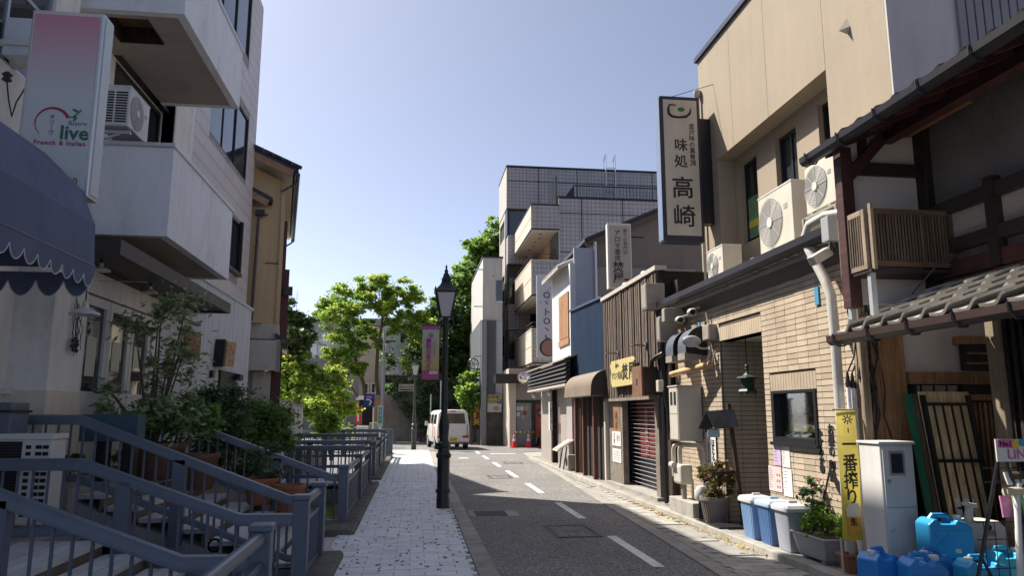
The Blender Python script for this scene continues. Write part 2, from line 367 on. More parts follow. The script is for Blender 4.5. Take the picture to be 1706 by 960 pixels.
struct('far_kerb', MB().prism([(3.96,26.2),(4.0,26.9),(4.3,27.6),(5.2,28.1),(8,28.4),(8,26.2)], 'z', -.2, .088), m_kerb)
# fallen leaves in the gutter
lf = MB()
for i in range(240):
    y = rng.uniform(8.2, 13.5); x = 3.95 - abs(rng.gauss(0, .055)); s = rng.uniform(.012, .028)
    lf.obox((x, y, .028), (s*1.6, s, .002), (rng.uniform(-.4,.4), rng.uniform(-.4,.4), rng.uniform(0, 6)))
stuff(lf.build('fallen_leaves', leafmat('dry_leaf', '#b49a58', .4, .1))).__setitem__('label', 'dry yellow leaves gathered along the right kerb')

# covers in the carriageway
t = thing('drain_grate', 'steel drain grating in the road beside the left kerb', 'drain', (1.28, 12.27, 0))
MB().box(.9,1.68,11.9,12.66,-.1,.008).build('frame', m_kerb, t)
MB().box(1.0,1.5,11.98,12.58,-.05,.0095).build('pit', m_dark, t)
for i in range(16): MB().box(1.005+i*.031,1.02+i*.031,11.985,12.575,0,.016).build('grate_bar', m_iron, t)
for (x0,x1,y0,y1,l) in ((1.86,2.47,9.85,10.9,'square manhole cover filled with asphalt in the shaded road'),(1.88,2.46,18.7,19.58,'square manhole cover in the sunlit road beyond the shadow'),(2.9,3.5,24.0,24.8,'manhole cover in the sunlit road nearest the van')):
    t = thing('manhole_cover', l, 'manhole cover', (x0, y0, 0), 'square manhole covers in the road')
    fr = MB()
    for a in (0, .045): fr.box(x0+a,x0+a+.02,y0+a,y1-a,-.02,.007).box(x1-a-.02,x1-a,y0+a,y1-a,-.02,.007).box(x0+a+.02,x1-a-.02,y0+a,y0+a+.025,-.02,.007).box(x0+a+.02,x1-a-.02,y1-a-.025,y1-a,-.02,.007)
    fr.build('frame', m_iron, t); MB().box(x0+.066,x1-.066,y0+.07,y1-.07,-.02,.004).build('lid', m_asph, t)
    MB().box((x0+x1)/2-.1,(x0+x1)/2+.1,(y0+y1)/2-.04,(y0+y1)/2+.04,-.01,.0065).build('lifting_slot', m_iron, t)

# canal along the left, its walls, and the raised terrace of the shops
m_water = mat('canal_water', (.02, .028, .03), .06, .2, 2, .25, 6, spec=.7)
m_stone = mat('canal_stone', (.14, .135, .12), .9, .3, 3, .5, 20, streak=.3, dirt=('#2c2f22', .5))
struct('canal_bed', MB().box(-5.2, -.9, -6, 31, -1.5, -1.35), m_stone)
struct('canal_water', MB().quad((-3.2,-6,-1.12),(-1.0,-6,-1.12),(-1.0,31,-1.12),(-3.2,31,-1.12)), m_water)
struct('canal_wall', MB().box(-1.06, -.98, -6, 31, -1.5, -.02).box(-3.3, -3.2, -6, 7.4, -1.5, .30), m_stone)
struct('terrace', MB().box(-5.4, -3.46, 8.3, 20.3, -1.5, .84).box(-5.4, -3.3, -6, 8.3, -1.5, .46).box(-5.4, -3.4, 20.3, 31, -1.5, .3), m_conc)

# ================================================================== railings and footbridges over the canal
m_rail = mat('slate_blue_paint', (.098, .118, .158), .38, .1, 4, .06, 50, spec=.5, rnd=.06, dirt=('#4a4d50', .35))
m_tread = mat('grey_tread_board', (.48, .485, .49), .7, .12, 3, .15, 60, rnd=.12)
m_riser = mat('riser_brick', (.15, .115, .085), .85, .25, 8, .3, 40)
BAL = {}
def baluster(parent, x, y, z0, z1, r=.0135):
    k = (round(z1 - z0, 3), r)
    if k not in BAL: BAL[k] = MB().cyl((0,0,0), (0,0,k[0]), r, n=6).mesh('baluster', m_rail, True)
    piece('baluster', BAL[k], parent, (x, y, z0))
def hand(pts, w=.10, h=.105):                          # rounded rail following points, mitred by short joints
    mb = MB(); prof = [(-.5,-.5),(.5,-.5),(.5,.18),(.36,.42),(.14,.5),(-.14,.5),(-.36,.42),(-.5,.18)]; n = len(prof)
    pts = [Vector(p) for p in pts]; vs = []
    for i, p in enumerate(pts):
        d = (pts[min(i+1,len(pts)-1)] - pts[max(i-1,0)]).normalized(); sd = Vector((-d.y, d.x, 0)).normalized(); up = Vector((0,0,1))
        vs += [p + sd*(a*w) + up*(b*h) for a, b in prof]
    fs = [(i*n+k, i*n+(k+1)%n, (i+1)*n+(k+1)%n, (i+1)*n+k) for i in range(len(pts)-1) for k in range(n)] + [tuple(range(n)), tuple(range((len(pts)-1)*n, len(pts)*n))]
    return mb.add(vs, fs)
def post(parent, x, y, z0, z1, w=.135, d=None):
    d = d or w
    p = MB().box(x-w/2, x+w/2, y-d/2, y+d/2, z0, z1-.05).build('post', m_rail, parent, bev=.008)
    MB().box(x-w/2-.012, x+w/2+.012, y-d/2-.012, y+d/2+.012, z1-.05, z1).build('post_cap', m_rail, p, bev=.012)
def zat(path, x):
    for (xa, za), (xb, zb) in zip(path, path[1:]):
        if min(xa, xb) - 1e-6 <= x <= max(xa, xb) + 1e-6: return za + (zb - za) * (x - xa) / (xb - xa)
    return path[-1][1]
def bridge_rail(y, path, mids, drop, label, step=.125, sag=.04):
    """railing across the canal, path = [(x, z of the rail's top)] from the street leftwards"""
    t = thing('bridge_railing', label, 'railing', (path[0][0], y, 0), 'railings of the canal footbridges')
    hand([(x, y, z - .045) for x, z in path]).build('handrail', m_rail, t, True)
    MB_ = hand([(x, y, z - drop) for x, z in path], .065, .075); MB_.build('lower_rail', m_rail, t, True)
    x = path[0][0] - step
    while x > path[-1][0] + .02:
        if not any(abs(x - m) < .1 for m in mids): z = zat(path, x); baluster(t, x, y, round(z - drop, 3) + .01, round(z - drop, 3) + .01 + drop - .09)
        x -= step
    for m in mids:
        z = zat(path, m); MB().box(m-.065, m+.065, y-.05, y+.05, z - drop - .30, z - .06).build('post', m_rail, t, bev=.006)
    return t
bridge_rail(5.40, [(-1.07,.655),(-1.5,.66),(-2.75,1.135),(-3.4,1.15)], [-2.66], .60, 'nearest bridge railing, sloping down to the lowest capped post in the corner')
bridge_rail(7.24, [(-1.07,.685),(-1.53,.69),(-2.92,1.19),(-4.4,1.2)], [-2.55], .62, 'second bridge railing, meeting the tall post and passing in front of the white outdoor unit')
bridge_rail(8.49, [(-1.07,.71),(-1.3,.72),(-3.48,1.57),(-4.3,1.575)], [-2.45], .64, 'bridge railing in front of the terracotta pots, level at its upper left')
bridge_rail(11.09, [(-.97,.735),(-1.15,.74),(-2.6,1.29),(-3.45,1.62),(-3.9,1.62)], [-1.9], .66, 'thin bridge railing rising left into the olive shrubs, behind the pots')
for y, z, l in ((16.15,.92,'level bridge railing with two bright rails beyond the potted plants'),(17.2,.86,'dark level bridge railing just behind the first level one'),(18.9,.93,'bridge railing below the round green shrub'),(22.2,1.0,'far bridge railing between the shrub and the footpath'),(27.8,1.0,'farthest bridge railing by the big corner post')):
    bridge_rail(y, [(-1.0, z), (-2.6, z + .005), (-4.2, z)], [-2.5], .62, l, .16)
# street-side railings on their stone plinths
def street_rail(ys, x, label, plinth, zt=.86, gap=.13, pw=.135):
    t = thing('canal_railing', label, 'railing', (x, ys[0], 0), 'railings along the canal side of the footpath')
    for y in ys: post(t, x, y, -.02, zt + (.01 if y > 10 else 0), pw)
    for a, b in zip(ys, ys[1:]):
        hand([(x, a + .07, zt - .08), (x, b - .07, zt - .08)], .075, .06).build('handrail', m_rail, t, True)
        MB().box(x-.025, x+.025, a+.07, b-.07, zt-.28, zt-.235).build('mid_rail', m_rail, t, bev=.005)
        MB().box(x-.03, x+.03, a+.07, b-.07, .10, .15).build('lower_rail', m_rail, t, bev=.005)
        y = a + .07 + gap
        while y < b - .1: baluster(t, x, y, .15, round(zt - .275, 3)); y += gap
    p0, p1 = plinth
    MB().prism([(-1.15,-.3),(-.75,-.3),(-.74,.07),(-.77,.10),(-1.13,.10)], 'y', p0, p1).build('stone_plinth', m_stone, t, bev=.01)
street_rail([2.4, 5.40], -1.0, 'street railing running towards the viewer from the lowest capped post', (1.5, 5.62))
street_rail([7.24, 8.49], -1.0, 'short street railing between two tall square posts', (7.05, 8.75))
street_rail([11.05, 13.93, 16.9], -.97, 'street railing of three posts on the first long stone plinth', (10.25, 17.25))
street_rail([18.75, 21.8, 24.8, 27.8], -.97, 'far street railing on the second stone plinth', (18.3, 28.2), .9)
t = thing('corner_post', 'big dark square post where the canal railings end by the junction', 'post', (-.95, 29.9, 0))
MB().box(-1.12,-.8,29.75,30.05,-.02,.96).build('post_shaft', m_rail, t, bev=.01); MB().box(-1.17,-.75,29.7,30.1,0,.06).build('post_base', m_rail, t, bev=.01)

def bridge(y0, y1, steps, x_end, label, z0=.0):
    t = thing('footbridge', label, 'footbridge', (-1.1, y0, 0), 'footbridges over the canal')
    def tread(xa, xb, z):
        n = max(2, round((xa - xb) / .115)); w = (xa - xb) / n
        for i in range(n): MB().box(xa - i*w - .004, xa - (i+1)*w + .004, y0 + .06, y1 - .06, z - .045, z + rng.uniform(-.002, .002)).build('tread_board', m_tread, t)
    tread(-.98, steps[0][0], z0 + .012)
    for i, (x, z) in enumerate(steps):
        xb = steps[i+1][0] if i + 1 < len(steps) else x_end
        MB().box(x - .02, x - .05, y0 + .06, y1 - .06, (steps[i-1][1] if i else 0) - .05, z - .046).build('riser', m_riser, t)
        tread(x, xb, z)
    poly = [(-1.0,-.06),(steps[0][0],-.05)] + [(x, z - .2) for x, z in steps[1:]] + [(x_end, steps[-1][1] - .06), (x_end, steps[-1][1] - .4)] + [(steps[0][0], -.3), (-1.0, -.3)]
    MB().prism(poly, 'y', y0 + .02, y1 - .02).build('deck_beam', m_conc, t)
bridge(5.4, 7.24, [(-1.6,.12),(-1.95,.25),(-2.3,.38),(-2.65,.50)], -3.35, 'nearest stepped footbridge to the bistro with pale slatted treads')
bridge(8.49, 11.09, [(-1.45,.12),(-1.8,.25),(-2.15,.38),(-2.5,.50),(-2.85,.62),(-3.2,.75)], -3.5, 'second stepped footbridge carrying the terracotta pots')
bridge(16.9, 18.7, [(-1.5,.08)], -4.2, 'flat far footbridge beyond the first stone plinth')
# small coil of hose on the ledge
solo('hose_coil', MB().tube([(-1.98+.06*math.cos(a), 8.2+.0*a, .27+.06*math.sin(a)) for a in [i*.3 for i in range(40)]], .012, 6), m_dark, 'small black coil hanging at the foot of the second bridge railing', 'hose', smooth=True)
# ================================================================== left side: apartment block over the bistro
m_plas = mat("white_plaster", (.70, .675, .63), .85, .06, 1.2, .2, 60, streak=.10, dirt=('#8a857a', .3))
m_cream = mat('cream_plaster', (.60, .54, .43), .85, .08, 1.2, .2, 60, streak=.12)
m_balc = mat("balcony_plaster", (.72, .72, .75), .85, .07, 1.1, .25, 90, streak=.07, dirt=('#9a9ca4', .35))
m_soff = mat('soffit_board', (.34, .30, .265), .85, .07, 1.5, .15, 60, dirt=('#55493f', .3))
m_tileL = tilemat('taupe_tile_course', (.56, .50, .485), '#a39a97', 'x', .10, .33, .006, .07, .3)
m_grayb = mat('grey_boarding', (.52, .53, .54), .7, .06, 1.5, .1, 50, streak=.12)
m_black = mat('black_frame', (.014, .014, .017), .4, .1)
m_alu = mat('aluminium', (.55, .56, .57), .35, .06, 3, metal=.7)
m_gl = glassy('window_glass', (.03, .035, .04))
m_navy = mat('navy_canvas', (.105, .125, .20), .8, .12, 2, .25, 160, streak=.15)
m_piping = mat('white_piping', (.5, .5, .5), .7)
m_acw = mat('ac_white', (.60, .59, .55), .5, .05, 3, streak=.08, dirt=('#8f8877', .25))
m_acg = mat('ac_grille', (.30, .295, .28), .5)
m_brownm = mat('brown_metal', (.055, .042, .042), .5, .1, 3)
m_wood = mat('wood_brown', (.22, .12, .055), .65, .2, 4, .15, 40, grain='z')
m_woodd = mat('wood_dark', (.045, .025, .02), .6, .25, 4, .15, 40, grain='z')
m_cableg = mat('cable_black', (.02, .02, .02), .6)
m_whiteptd = mat('white_painted_wood', (.60, .585, .54), .55, .05, 3)
m_curtain = mat('pale_curtain', (.50, .51, .50), .9, .1, 8)

def window_x(parent, X, side, y0, y1, z0, z1, nx=2, nz=1, fm=None, gm=None, fw=.045, fd=.08, name='window', sash=None):
    """window in a wall whose face is at X; side = +1 when the outside is towards +X. frame part with pane sub-parts"""
    fm = fm or m_black; gm = gm or m_gl; a, b = X - side * fd, X - side * .02
    f = MB().box(a, b, y0, y1, z0, z0+fw).box(a, b, y0, y1, z1-fw, z1).box(a, b, y0, y0+fw, z0+fw, z1-fw).box(a, b, y1-fw, y1, z0+fw, z1-fw)
    ya = [y0 + fw/2 + (y1 - y0 - fw) * i / nx for i in range(nx + 1)]; za = [z0 + fw/2 + (z1 - z0 - fw) * i / nz for i in range(nz + 1)]
    for v in ya[1:-1]: f.box(a, b - side*.01, v-fw/2, v+fw/2, z0+fw, z1-fw)
    for v in za[1:-1]: f.box(a, b - side*.015, y0+fw, y1-fw, v-fw/2, v+fw/2)
    w = f.build(name, fm, parent)
    for i in range(nx):
        for j in range(nz):
            o = X - side * (.05 + .012 * (i % 2)); MB().box(o, o - side*.006, ya[i]+fw/2, ya[i+1]-fw/2, za[j]+fw/2, za[j+1]-fw/2).build('pane', gm, w)
    return w
def window_y(parent, Y, x0, x1, z0, z1, nx=2, nz=1, fm=None, gm=None, fw=.045, fd=.08, name='window'):
    fm = fm or m_black; gm = gm or m_gl; a, b = Y + fd, Y + .02
    f = MB().box(x0, x1, a, b, z0, z0+fw).box(x0, x1, a, b, z1-fw, z1).box(x0, x0+fw, a, b, z0+fw, z1-fw).box(x1-fw, x1, a, b, z0+fw, z1-fw)
    xa = [x0 + fw/2 + (x1 - x0 - fw) * i / nx for i in range(nx + 1)]; za = [z0 + fw/2 + (z1 - z0 - fw) * i / nz for i in range(nz + 1)]
    for v in xa[1:-1]: f.box(v-fw/2, v+fw/2, a, b+.01, z0+fw, z1-fw)
    for v in za[1:-1]: f.box(x0+fw, x1-fw, a, b+.015, v-fw/2, v+fw/2)
    w = f.build(name, fm, parent)
    for i in range(nx):
        for j in range(nz):
            o = Y + .05 + .012 * (i % 2); MB().box(xa[i]+fw/2, xa[i+1]-fw/2, o, o + .006, za[j]+fw/2, za[j+1]-fw/2).build('pane', gm, w)
    return w

apt = thing('apartment_building', 'tall taupe tiled apartment block with projecting grey balconies above the bistro', 'building', (-4.4, 13, 0))
XW = -4.4
H0 = 12.72
# tiled bay: courses of long narrow tiles with recessed joints, split round the windows
wins = [(15.6, 19.05, 7.45, 9.1), (15.6, 18.78, 4.98, 6.25), (14.9, 18.6, 10.55, 12.3)]
MB().wall_x(-4.9, XW - .012, 13.45, 19.9, .84, H0, wins).box(-11, -4.9, 19.5, 19.9, .5, H0).build('wall_core', m_conc, apt)
z = 3.7; courses = []
while z < H0 - .05:
    zt = min(z + .322, H0)
    cuts = [14.55]
    for a, b, c, d in wins:
        if c < zt - .01 and d > z + .01: cuts += [a, b]
    cuts.append(19.9)
    for a, b in zip(cuts[::2], cuts[1::2]):
        MB().box(XW - .02, XW, a, b, z + .004, zt).build('tile_course', m_tileL, apt)
    z += .328
MB().box(-4.9, XW - .002, 19.9, 19.93, .84, H0).build('end_wall', m_tileL, apt)
# recessed plastered wall behind the balconies, and the wall to its left
win2 = [(11.3, 13.42, 5.15, 6.92), (7.2, 9.0, 5.3, 7.2), (10.9, 12.9, 8.3, 9.6), (7.2, 9.0, 8.6, 10.4)]
MB().wall_x(-5.0, -4.62, 9.6, 13.45, 3.3, H0, win2).wall_x(-5.0, -4.42, 2.0, 9.6, 3.3, H0, win2).build('wall', m_plas, apt)
MB().box(-4.62, -4.39, 13.45, 14.55, 3.7, H0).build('pilaster', m_plas, apt)
MB().box(-11, -5.0, 2.0, 2.3, 0, H0).box(-11, -10.7, 2.3, 19.5, 0, H0).build('back_wall', m_plas, apt)
MB().box(-11.1, -4.41, 1.9, 19.92, H0, H0 + .05).build('roof', m_conc, apt)
MB().box(-7.5, -4.42, 11.6, 15.2, H0 + .05, 14.55).build('roof_shade_block', m_plas, apt)  # unseen roof block, added and sized to cast shade across the street
for (a, b, c, d), n in zip(wins, (3, 2, 3)): window_x(apt, XW, 1, a, b, c, d, n, 1, m_black, m_gl)
MB().box(-4.46, -4.30, 15.55, 18.83, 4.90, 4.98).build('window_sill', m_black, apt)
MB().box(-4.46, -4.33, 18.78, 18.86, 4.98, 6.3).build('shutter_rail', m_black, apt)
window_x(apt, -4.62, 1, 11.3, 13.42, 5.15, 6.92, 2, 1, m_black, m_gl, .07)
for a in ((7.2, 9.0, 5.3, 7.2), (7.2, 9.0, 8.6, 10.4)): window_x(apt, -4.42, 1, *a, 2, 2, m_alu, m_gl)
window_x(apt, -4.62, 1, 10.9, 12.9, 8.3, 9.6, 2, 1, m_black, m_gl)
MB().box(-4.62, -4.5, 11.2, 13.44, 6.93, 6.99).build('lintel_box', m_black, apt)
def balcony(zb, zt, hole):
    b = thing_part('balcony', apt)
    bb = MB().box(-3.32, -3.2, 9.82, 13.05, zb, zt - .03).box(-4.75, -3.32, 9.82, 9.94, zb, zt - .03).box(-4.75, -3.32, 12.93, 13.05, zb, zt - .03)
    o = bb.build('balcony', m_balc, apt)
    s = MB().wall_x(0, 0, 0, 1, 0, 1) if False else MB()
    hx = [(-4.35, -3.75)]; hy = (10.05, 10.75)
    if hole:
        s.box(-4.75, -3.32, 9.94, hy[0], zb + .01, zb + .12).box(-4.75, -3.32, hy[1], 12.93, zb + .01, zb + .12).box(-4.75, -4.35, *hy, zb + .01, zb + .12).box(-3.75, -3.32, *hy, zb + .01, zb + .12)
        MB().box(-4.36, -3.74, 10.04, 10.76, zb + .25, zb + .3).build('hatch_lining', m_wood, o)
        MB().box(-4.36, -4.345, 10.04, 10.76, zb + .0, zb + .25).box(-3.755, -3.74, 10.04, 10.76, zb, zb + .25).box(-4.345, -3.755, 10.745, 10.76, zb, zb + .25).build('hatch_frame', m_woodd, o)
    else: s.box(-4.75, -3.32, 9.94, 12.93, zb + .01, zb + .12)
    s.build('soffit', m_soff, o)
    MB().box(-3.36, -3.17, 9.79, 13.08, zt - .03, zt + .03).box(-4.75, -3.36, 9.79, 9.97, zt - .03, zt + .03).build('coping', m_alu, o, bev=.01)
    return o
def thing_part(n, p): return p
balcony(3.84, 5.06, False); balcony(6.93, 8.02, True); balcony(10.0, 11.1, False)

def ac_unit(label, loc, facing, w=.78, h=.55, d=.29, group='air-conditioner outdoor units', fan=.21, m=None):
    """outdoor unit: case, fan grille with hub and rings, side slots, feet; local +Y is its back, fan on -Y"""
    t = thing('outdoor_unit', label, 'air conditioner', loc, group); ox, oy, oz = loc
    MB().box(ox-w/2, ox+w/2, oy-d/2, oy+d/2, oz+.03, oz+h).build('case', m or m_acw, t, bev=.012)
    MB().box(ox-w/2-.006, ox+w/2+.006, oy-d/2-.006, oy+d/2+.006, oz+h-.01, oz+h+.015).build('lid', m_acw, t, bev=.006)
    fx = ox - w*.14; fz = oz + h*.52
    g = MB().disc((fx, oy-d/2-.004, fz), fan, 'y', .008, 28).build('fan_opening', m_acg, t)
    gr = MB()
    for q in (.3, .42, .54, .66, .78, .9, 1.02):
        r = fan*q; gr.tube([(fx+r*math.cos(a), oy-d/2-.013, fz+r*math.sin(a)) for a in [i*math.pi/14 for i in range(29)]], .0022, 4, False)
    for i in range(8):
        a = i*math.pi/4; gr.bar((fx+.03*math.cos(a), oy-d/2-.014, fz+.03*math.sin(a)), (fx+fan*math.cos(a), oy-d/2-.014, fz+fan*math.sin(a)), .004, .004)
    gr.build('fan_guard', m_acw, g); MB().disc((fx, oy-d/2-.018, fz), fan*.22, 'y', .012, 16).build('hub', m_acw, g)
    sl = MB()
    for k in range(12):
        for c in (0, 1): sl.box(ox-w/2-.004, ox-w/2+.01, oy-d*.42+c*d*.42, oy-d*.42+c*d*.42+d*.36, oz+.08+k*(h-.14)/12, oz+.08+k*(h-.14)/12+(h-.14)/21)
    sl.build('side_slots', m_dark, t)
    MB().box(ox+w*.26, ox+w*.36, oy-d/2-.004, oy-d/2, oz+h*.62, oz+h*.7).build('badge', m_acg, t)
    for s in (-1, 1): MB().box(ox+s*w*.3-.03, ox+s*w*.3+.03, oy-d/2-.02, oy+d/2+.02, oz, oz+.03).build('foot', m_acg, t)
    t.rotation_euler = (0, 0, facing); return t
# unit on a bracket over the lower balcony: fan side towards the street (+X)
u = ac_unit('white outdoor unit on a bracket above the lower grey balcony on the left', (-4.02, 10.25, 5.3), R(90), .72, .58, .40, fan=.23)
br = thing('wall_bracket', 'steel bracket carrying the outdoor unit over the left balcony', 'bracket', (-4.2, 10.2, 5.1))
for y in (10.0, 10.5): MB().box(-4.75, -3.82, y-.02, y+.02, 5.255, 5.298).build('arm', m_alu, br); MB().bar((-4.72, y, 4.98), (-3.95, y, 5.25), .03, .03).build('strut', m_alu, br)
solo('conduit', MB().tube([(-4.68, 10.35, 6.9), (-4.68, 10.35, 6.45), (-4.6, 10.35, 6.2), (-4.5, 10.35, 5.95)], .06, 10), m_plas, 'pale insulated pipe running down the wall to the outdoor unit on the left balcony', 'pipe', smooth=True)

# bistro light-box sign
m_signw = mat('sign_acrylic', (.50, .52, .53), .35, .05, 2)
def grad_mat(name, ca, cb, z0, z1):
    m = mat(name, ca, .4, .03, 2); n = m.node_tree.nodes; l = m.node_tree.links; b = n['Principled BSDF']
    g = n.new('ShaderNodeNewGeometry'); s = n.new('ShaderNodeSeparateXYZ'); l.new(g.outputs['Position'], s.inputs[0])
    r = n.new('ShaderNodeMapRange'); r.inputs['From Min'].default_value = z0; r.inputs['From Max'].default_value = z1; l.new(s.outputs['Z'], r.inputs[0])
    mx = n.new('ShaderNodeMix'); mx.data_type = 'RGBA'; l.new(r.outputs[0], mx.inputs['Factor'])
    mx.inputs['A'].default_value = (*(lin(ca) if isinstance(ca, str) else ca), 1); mx.inputs['B'].default_value = (*(lin(cb) if isinstance(cb, str) else cb), 1)
    l.new(mx.outputs['Result'], b.inputs['Base Color']); return m
sg = thing('lightbox_sign', 'pink-topped white light-box sign of the bistro with red arc and green letters', 'sign', (-3.55, 7.6, 3.7))
MB().box(-3.90, -3.21, 7.50, 7.74, 3.68, 5.62).build('case', m_alu, sg, bev=.015)
MB().box(-3.865, -3.25, 7.49, 7.498, 3.74, 5.57).build('face', grad_mat('pink_print', (.52, .54, .54), (.52, .20, .27), 4.7, 5.6), sg)
MB().box(-3.214, -3.2, 7.53, 7.71, 3.72, 5.58).build('side_panel', m_signw, sg)
m_red = mat('print_red', (.30, .02, .05), .5); m_green = mat('print_green', (.03, .13, .08), .5); m_grey = mat('print_grey', (.16, .17, .18), .5); m_ink = mat('ink_black', (.015, .014, .014), .5)
arc = MB(); cx, cz, r0 = -3.60, 4.42, .155
pa = [(math.radians(a)) for a in range(22, 236, 8)]
for a, b in zip(pa, pa[1:]):
    w = .016*(1-(a-pa[0])/4.2); w2 = .016*(1-(b-pa[0])/4.2)
    arc.quad((cx+(r0-w)*math.cos(a),7.487,cz+(r0-w)*math.sin(a)),(cx+(r0+w)*math.cos(a),7.487,cz+(r0+w)*math.sin(a)),(cx+(r0+w2)*math.cos(b),7.487,cz+(r0+w2)*math.sin(b)),(cx+(r0-w2)*math.cos(b),7.487,cz+(r0-w2)*math.sin(b)))
arc.build('red_arc', m_red, sg)
MB().tube([(-3.45,7.486,4.49),(-3.41,7.486,4.49),(-3.37,7.486,4.53),(-3.34,7.486,4.57)], .006, 5).obox((-3.395,7.486,4.56),(.05,.003,.022),(0,.5,0)).obox((-3.39,7.486,4.475),(.05,.003,.022),(0,-1.2,0)).build('olive_sprig', m_green, sg)
text('live', .20, (-3.385, 7.487, 4.32), '-y', m_green, sg, bold=.02); text('Bistro', .066, (-3.36, 7.487, 4.425), '-y', m_grey, sg, space=1.1)
text('French & Italian', .068, (-3.51, 7.487, 4.215), '-y', m_red, sg, space=1.1, bold=.008); vtext('オリ丨ヴ', .055, (-3.60, 7.487, 4.40), '-y', m_grey, sg, line=1.0)
text('6-6960', .10, (-3.45, 7.487, 3.83), '-y', m_red, sg)
for zz in (4.1, 5.3): MB().bar((-4.42,7.62,zz),(-3.9,7.62,zz),.05,.05).build('mounting_arm', m_alu, sg)
b_ = solo('wall_box', MB().box(-4.42,-4.1,8.0,8.4,5.35,5.78), m_balc, 'grey meter box on the wall behind the bistro light-box sign', 'box', bev=.01)
ins = thing('cable_anchor', 'cable insulator with dangling black wire behind the bistro sign', 'cable', (-4.3, 7.9, 4.9))
MB().lathe([(.02,0),(.05,.02),(.03,.05),(.05,.08),(.02,.11)], (-4.28,7.9,5.0), 10).build('insulator', m_brownm, ins, True)
MB().tube([(-4.28,7.9,5.02),(-4.22,7.86,4.8),(-4.16,7.84,4.6),(-4.12,7.82,4.75),(-4.02,7.8,4.95),(-3.92,7.7,5.0)], .008, 5).build('wire', m_cableg, ins, True)

# navy awning: folds along the street, scalloped valances with white piping
aw = thing('bistro_awning', 'navy blue canvas awning with scalloped white-edged valance over the bistro', 'awning', (-3.6, 5, 2.6))
prof = [(-4.42,4.22),(-3.9,4.17),(-3.49,4.01),(-3.14,3.67),(-2.99,3.33),(-2.96,2.92)]
y0, y1 = 2.2, 7.2
ft = MB()
for (xa,za),(xb,zb) in zip(prof, prof[1:]):
    n = 10
    for i in range(n):
        ya, yb = y0+(y1-y0)*i/n, y0+(y1-y0)*(i+1)/n; ft.quad((xa,ya,za),(xb,ya,zb),(xb,yb,zb),(xa,yb,za))
ft.build('canvas', m_navy, aw, fix=None) if False else ft.build('canvas', m_navy, aw)
MB().prism(prof + [(-4.42,2.92)], 'y', y1 - .012, y1).build('end_panel', m_navy, aw)
def scallop(mk, length, dep=.16, wid=.21, top=.10):
    mb = MB(); pp = []; n = max(1, round(length / wid)); w = length / n; edge = []
    for i in range(n):
        for j in range(9):
            u = (i + j / 8) * w; edge.append((u, -top - dep * math.sin(math.pi * j / 8) ** .7 * .62))
    for (u0, d0), (u1, d1) in zip(edge, edge[1:]): mb.quad(mk(u0, 0), mk(u1, 0), mk(u1, d1), mk(u0, d0))
    return mb, [mk(u, d) for u, d in edge]
mk1 = lambda u, d: (-2.955 - .12*min(0, d)*-.5, y1 - .0 - u, 2.93 + d)
mb, e = scallop(mk1, 5.0); v = mb.build('front_valance', m_navy, aw); MB().tube(e, .0055, 5).build('piping', m_piping, v)
mk2 = lambda u, d: (-2.97 - u, y1 - .02, 2.93 + d*1.35 - .06)
mb, e = scallop(mk2, 1.42, .17, .235, .06); v = mb.build('end_valance', m_navy, aw); MB().tube(e, .0055, 5).build('piping', m_piping, v)
MB().tube([(-2.97,y0,2.935),(-2.97,y1,2.935)], .018, 8).build('frame_bar', m_black, aw, True)
MB().tube([(-3.01,7.21,3.3),(-3.0,7.215,2.93)], .01, 6).build('frame_bar', m_black, aw, True)

# bistro ground floor
bis = thing('bistro_shop', 'white plastered bistro front with cream base and glazed white doors', 'shopfront', (-4.4, 10, .84))
MB().box(-5.4, -4.0, 8.8, 9.0, 1.84, 3.3).build('upper_wall', m_plas, bis); MB().box(-5.4, -3.985, 8.785, 9.0, .46, 1.84).build('base_wall', m_cream, bis)
MB().wall_x(-4.2, -4.0, 9.0, 12.25, 1.84, 3.35, [(9.62, 12.0, .9, 3.07)]).build('upper_wall', m_plas, bis); MB().box(-4.2, -3.985, 9.0, 9.62, .46, 1.84).build('base_wall', m_cream, bis)
MB().box(-5.4, -4.42, 2, 8.8, .4, 3.3).build('side_wall', m_plas, bis)
# glazed doors: three leaves
for i in range(3):
    a = 9.64 + i * .79; d = MB().box(-4.1, -4.03, a, a+.09, .86, 3.05).box(-4.1, -4.03, a+.66, a+.77, .86, 3.05).box(-4.1, -4.03, a+.09, a+.66, 2.93, 3.05).box(-4.1, -4.03, a+.09, a+.66, .86, 1.86).build('door', m_whiteptd, bis)
    MB().box(-4.075, -4.065, a+.09, a+.66, 1.86, 2.93).build('pane', m_gl, d); MB().box(-4.03, -4.025, a+.16, a+.6, 1.0, 1.7).build('door_panel', m_whiteptd, d, bev=.01)
    MB().box(-4.062, -4.058, a+.22, a+.5, 2.05 + .1*i, 2.55).build('pasted_notice', mat('notice_paper', (.55,.54,.42), .8), d)
    MB().cyl((-4.0, a+.70, 1.85), (-4.0, a+.70, 2.05), .012).build('handle', m_alu, d)
MB().box(-5.35, -4.2, 9.7, 12.0, .86, .9).box(-5.4, -5.3, 9.0, 12.3, .86, 3.3).build('interior', m_cream, bis)
# lattice window in the end wall, panes set in white bars
window_y(bis, 8.785, -4.98, -4.38, 1.86, 3.08, 3, 7, m_whiteptd, m_gl, .035, .02, 'lattice_window')
MB().box(-5.02, -4.33, 8.72, 8.79, 1.80, 1.86).build('window_sill', m_whiteptd, bis)
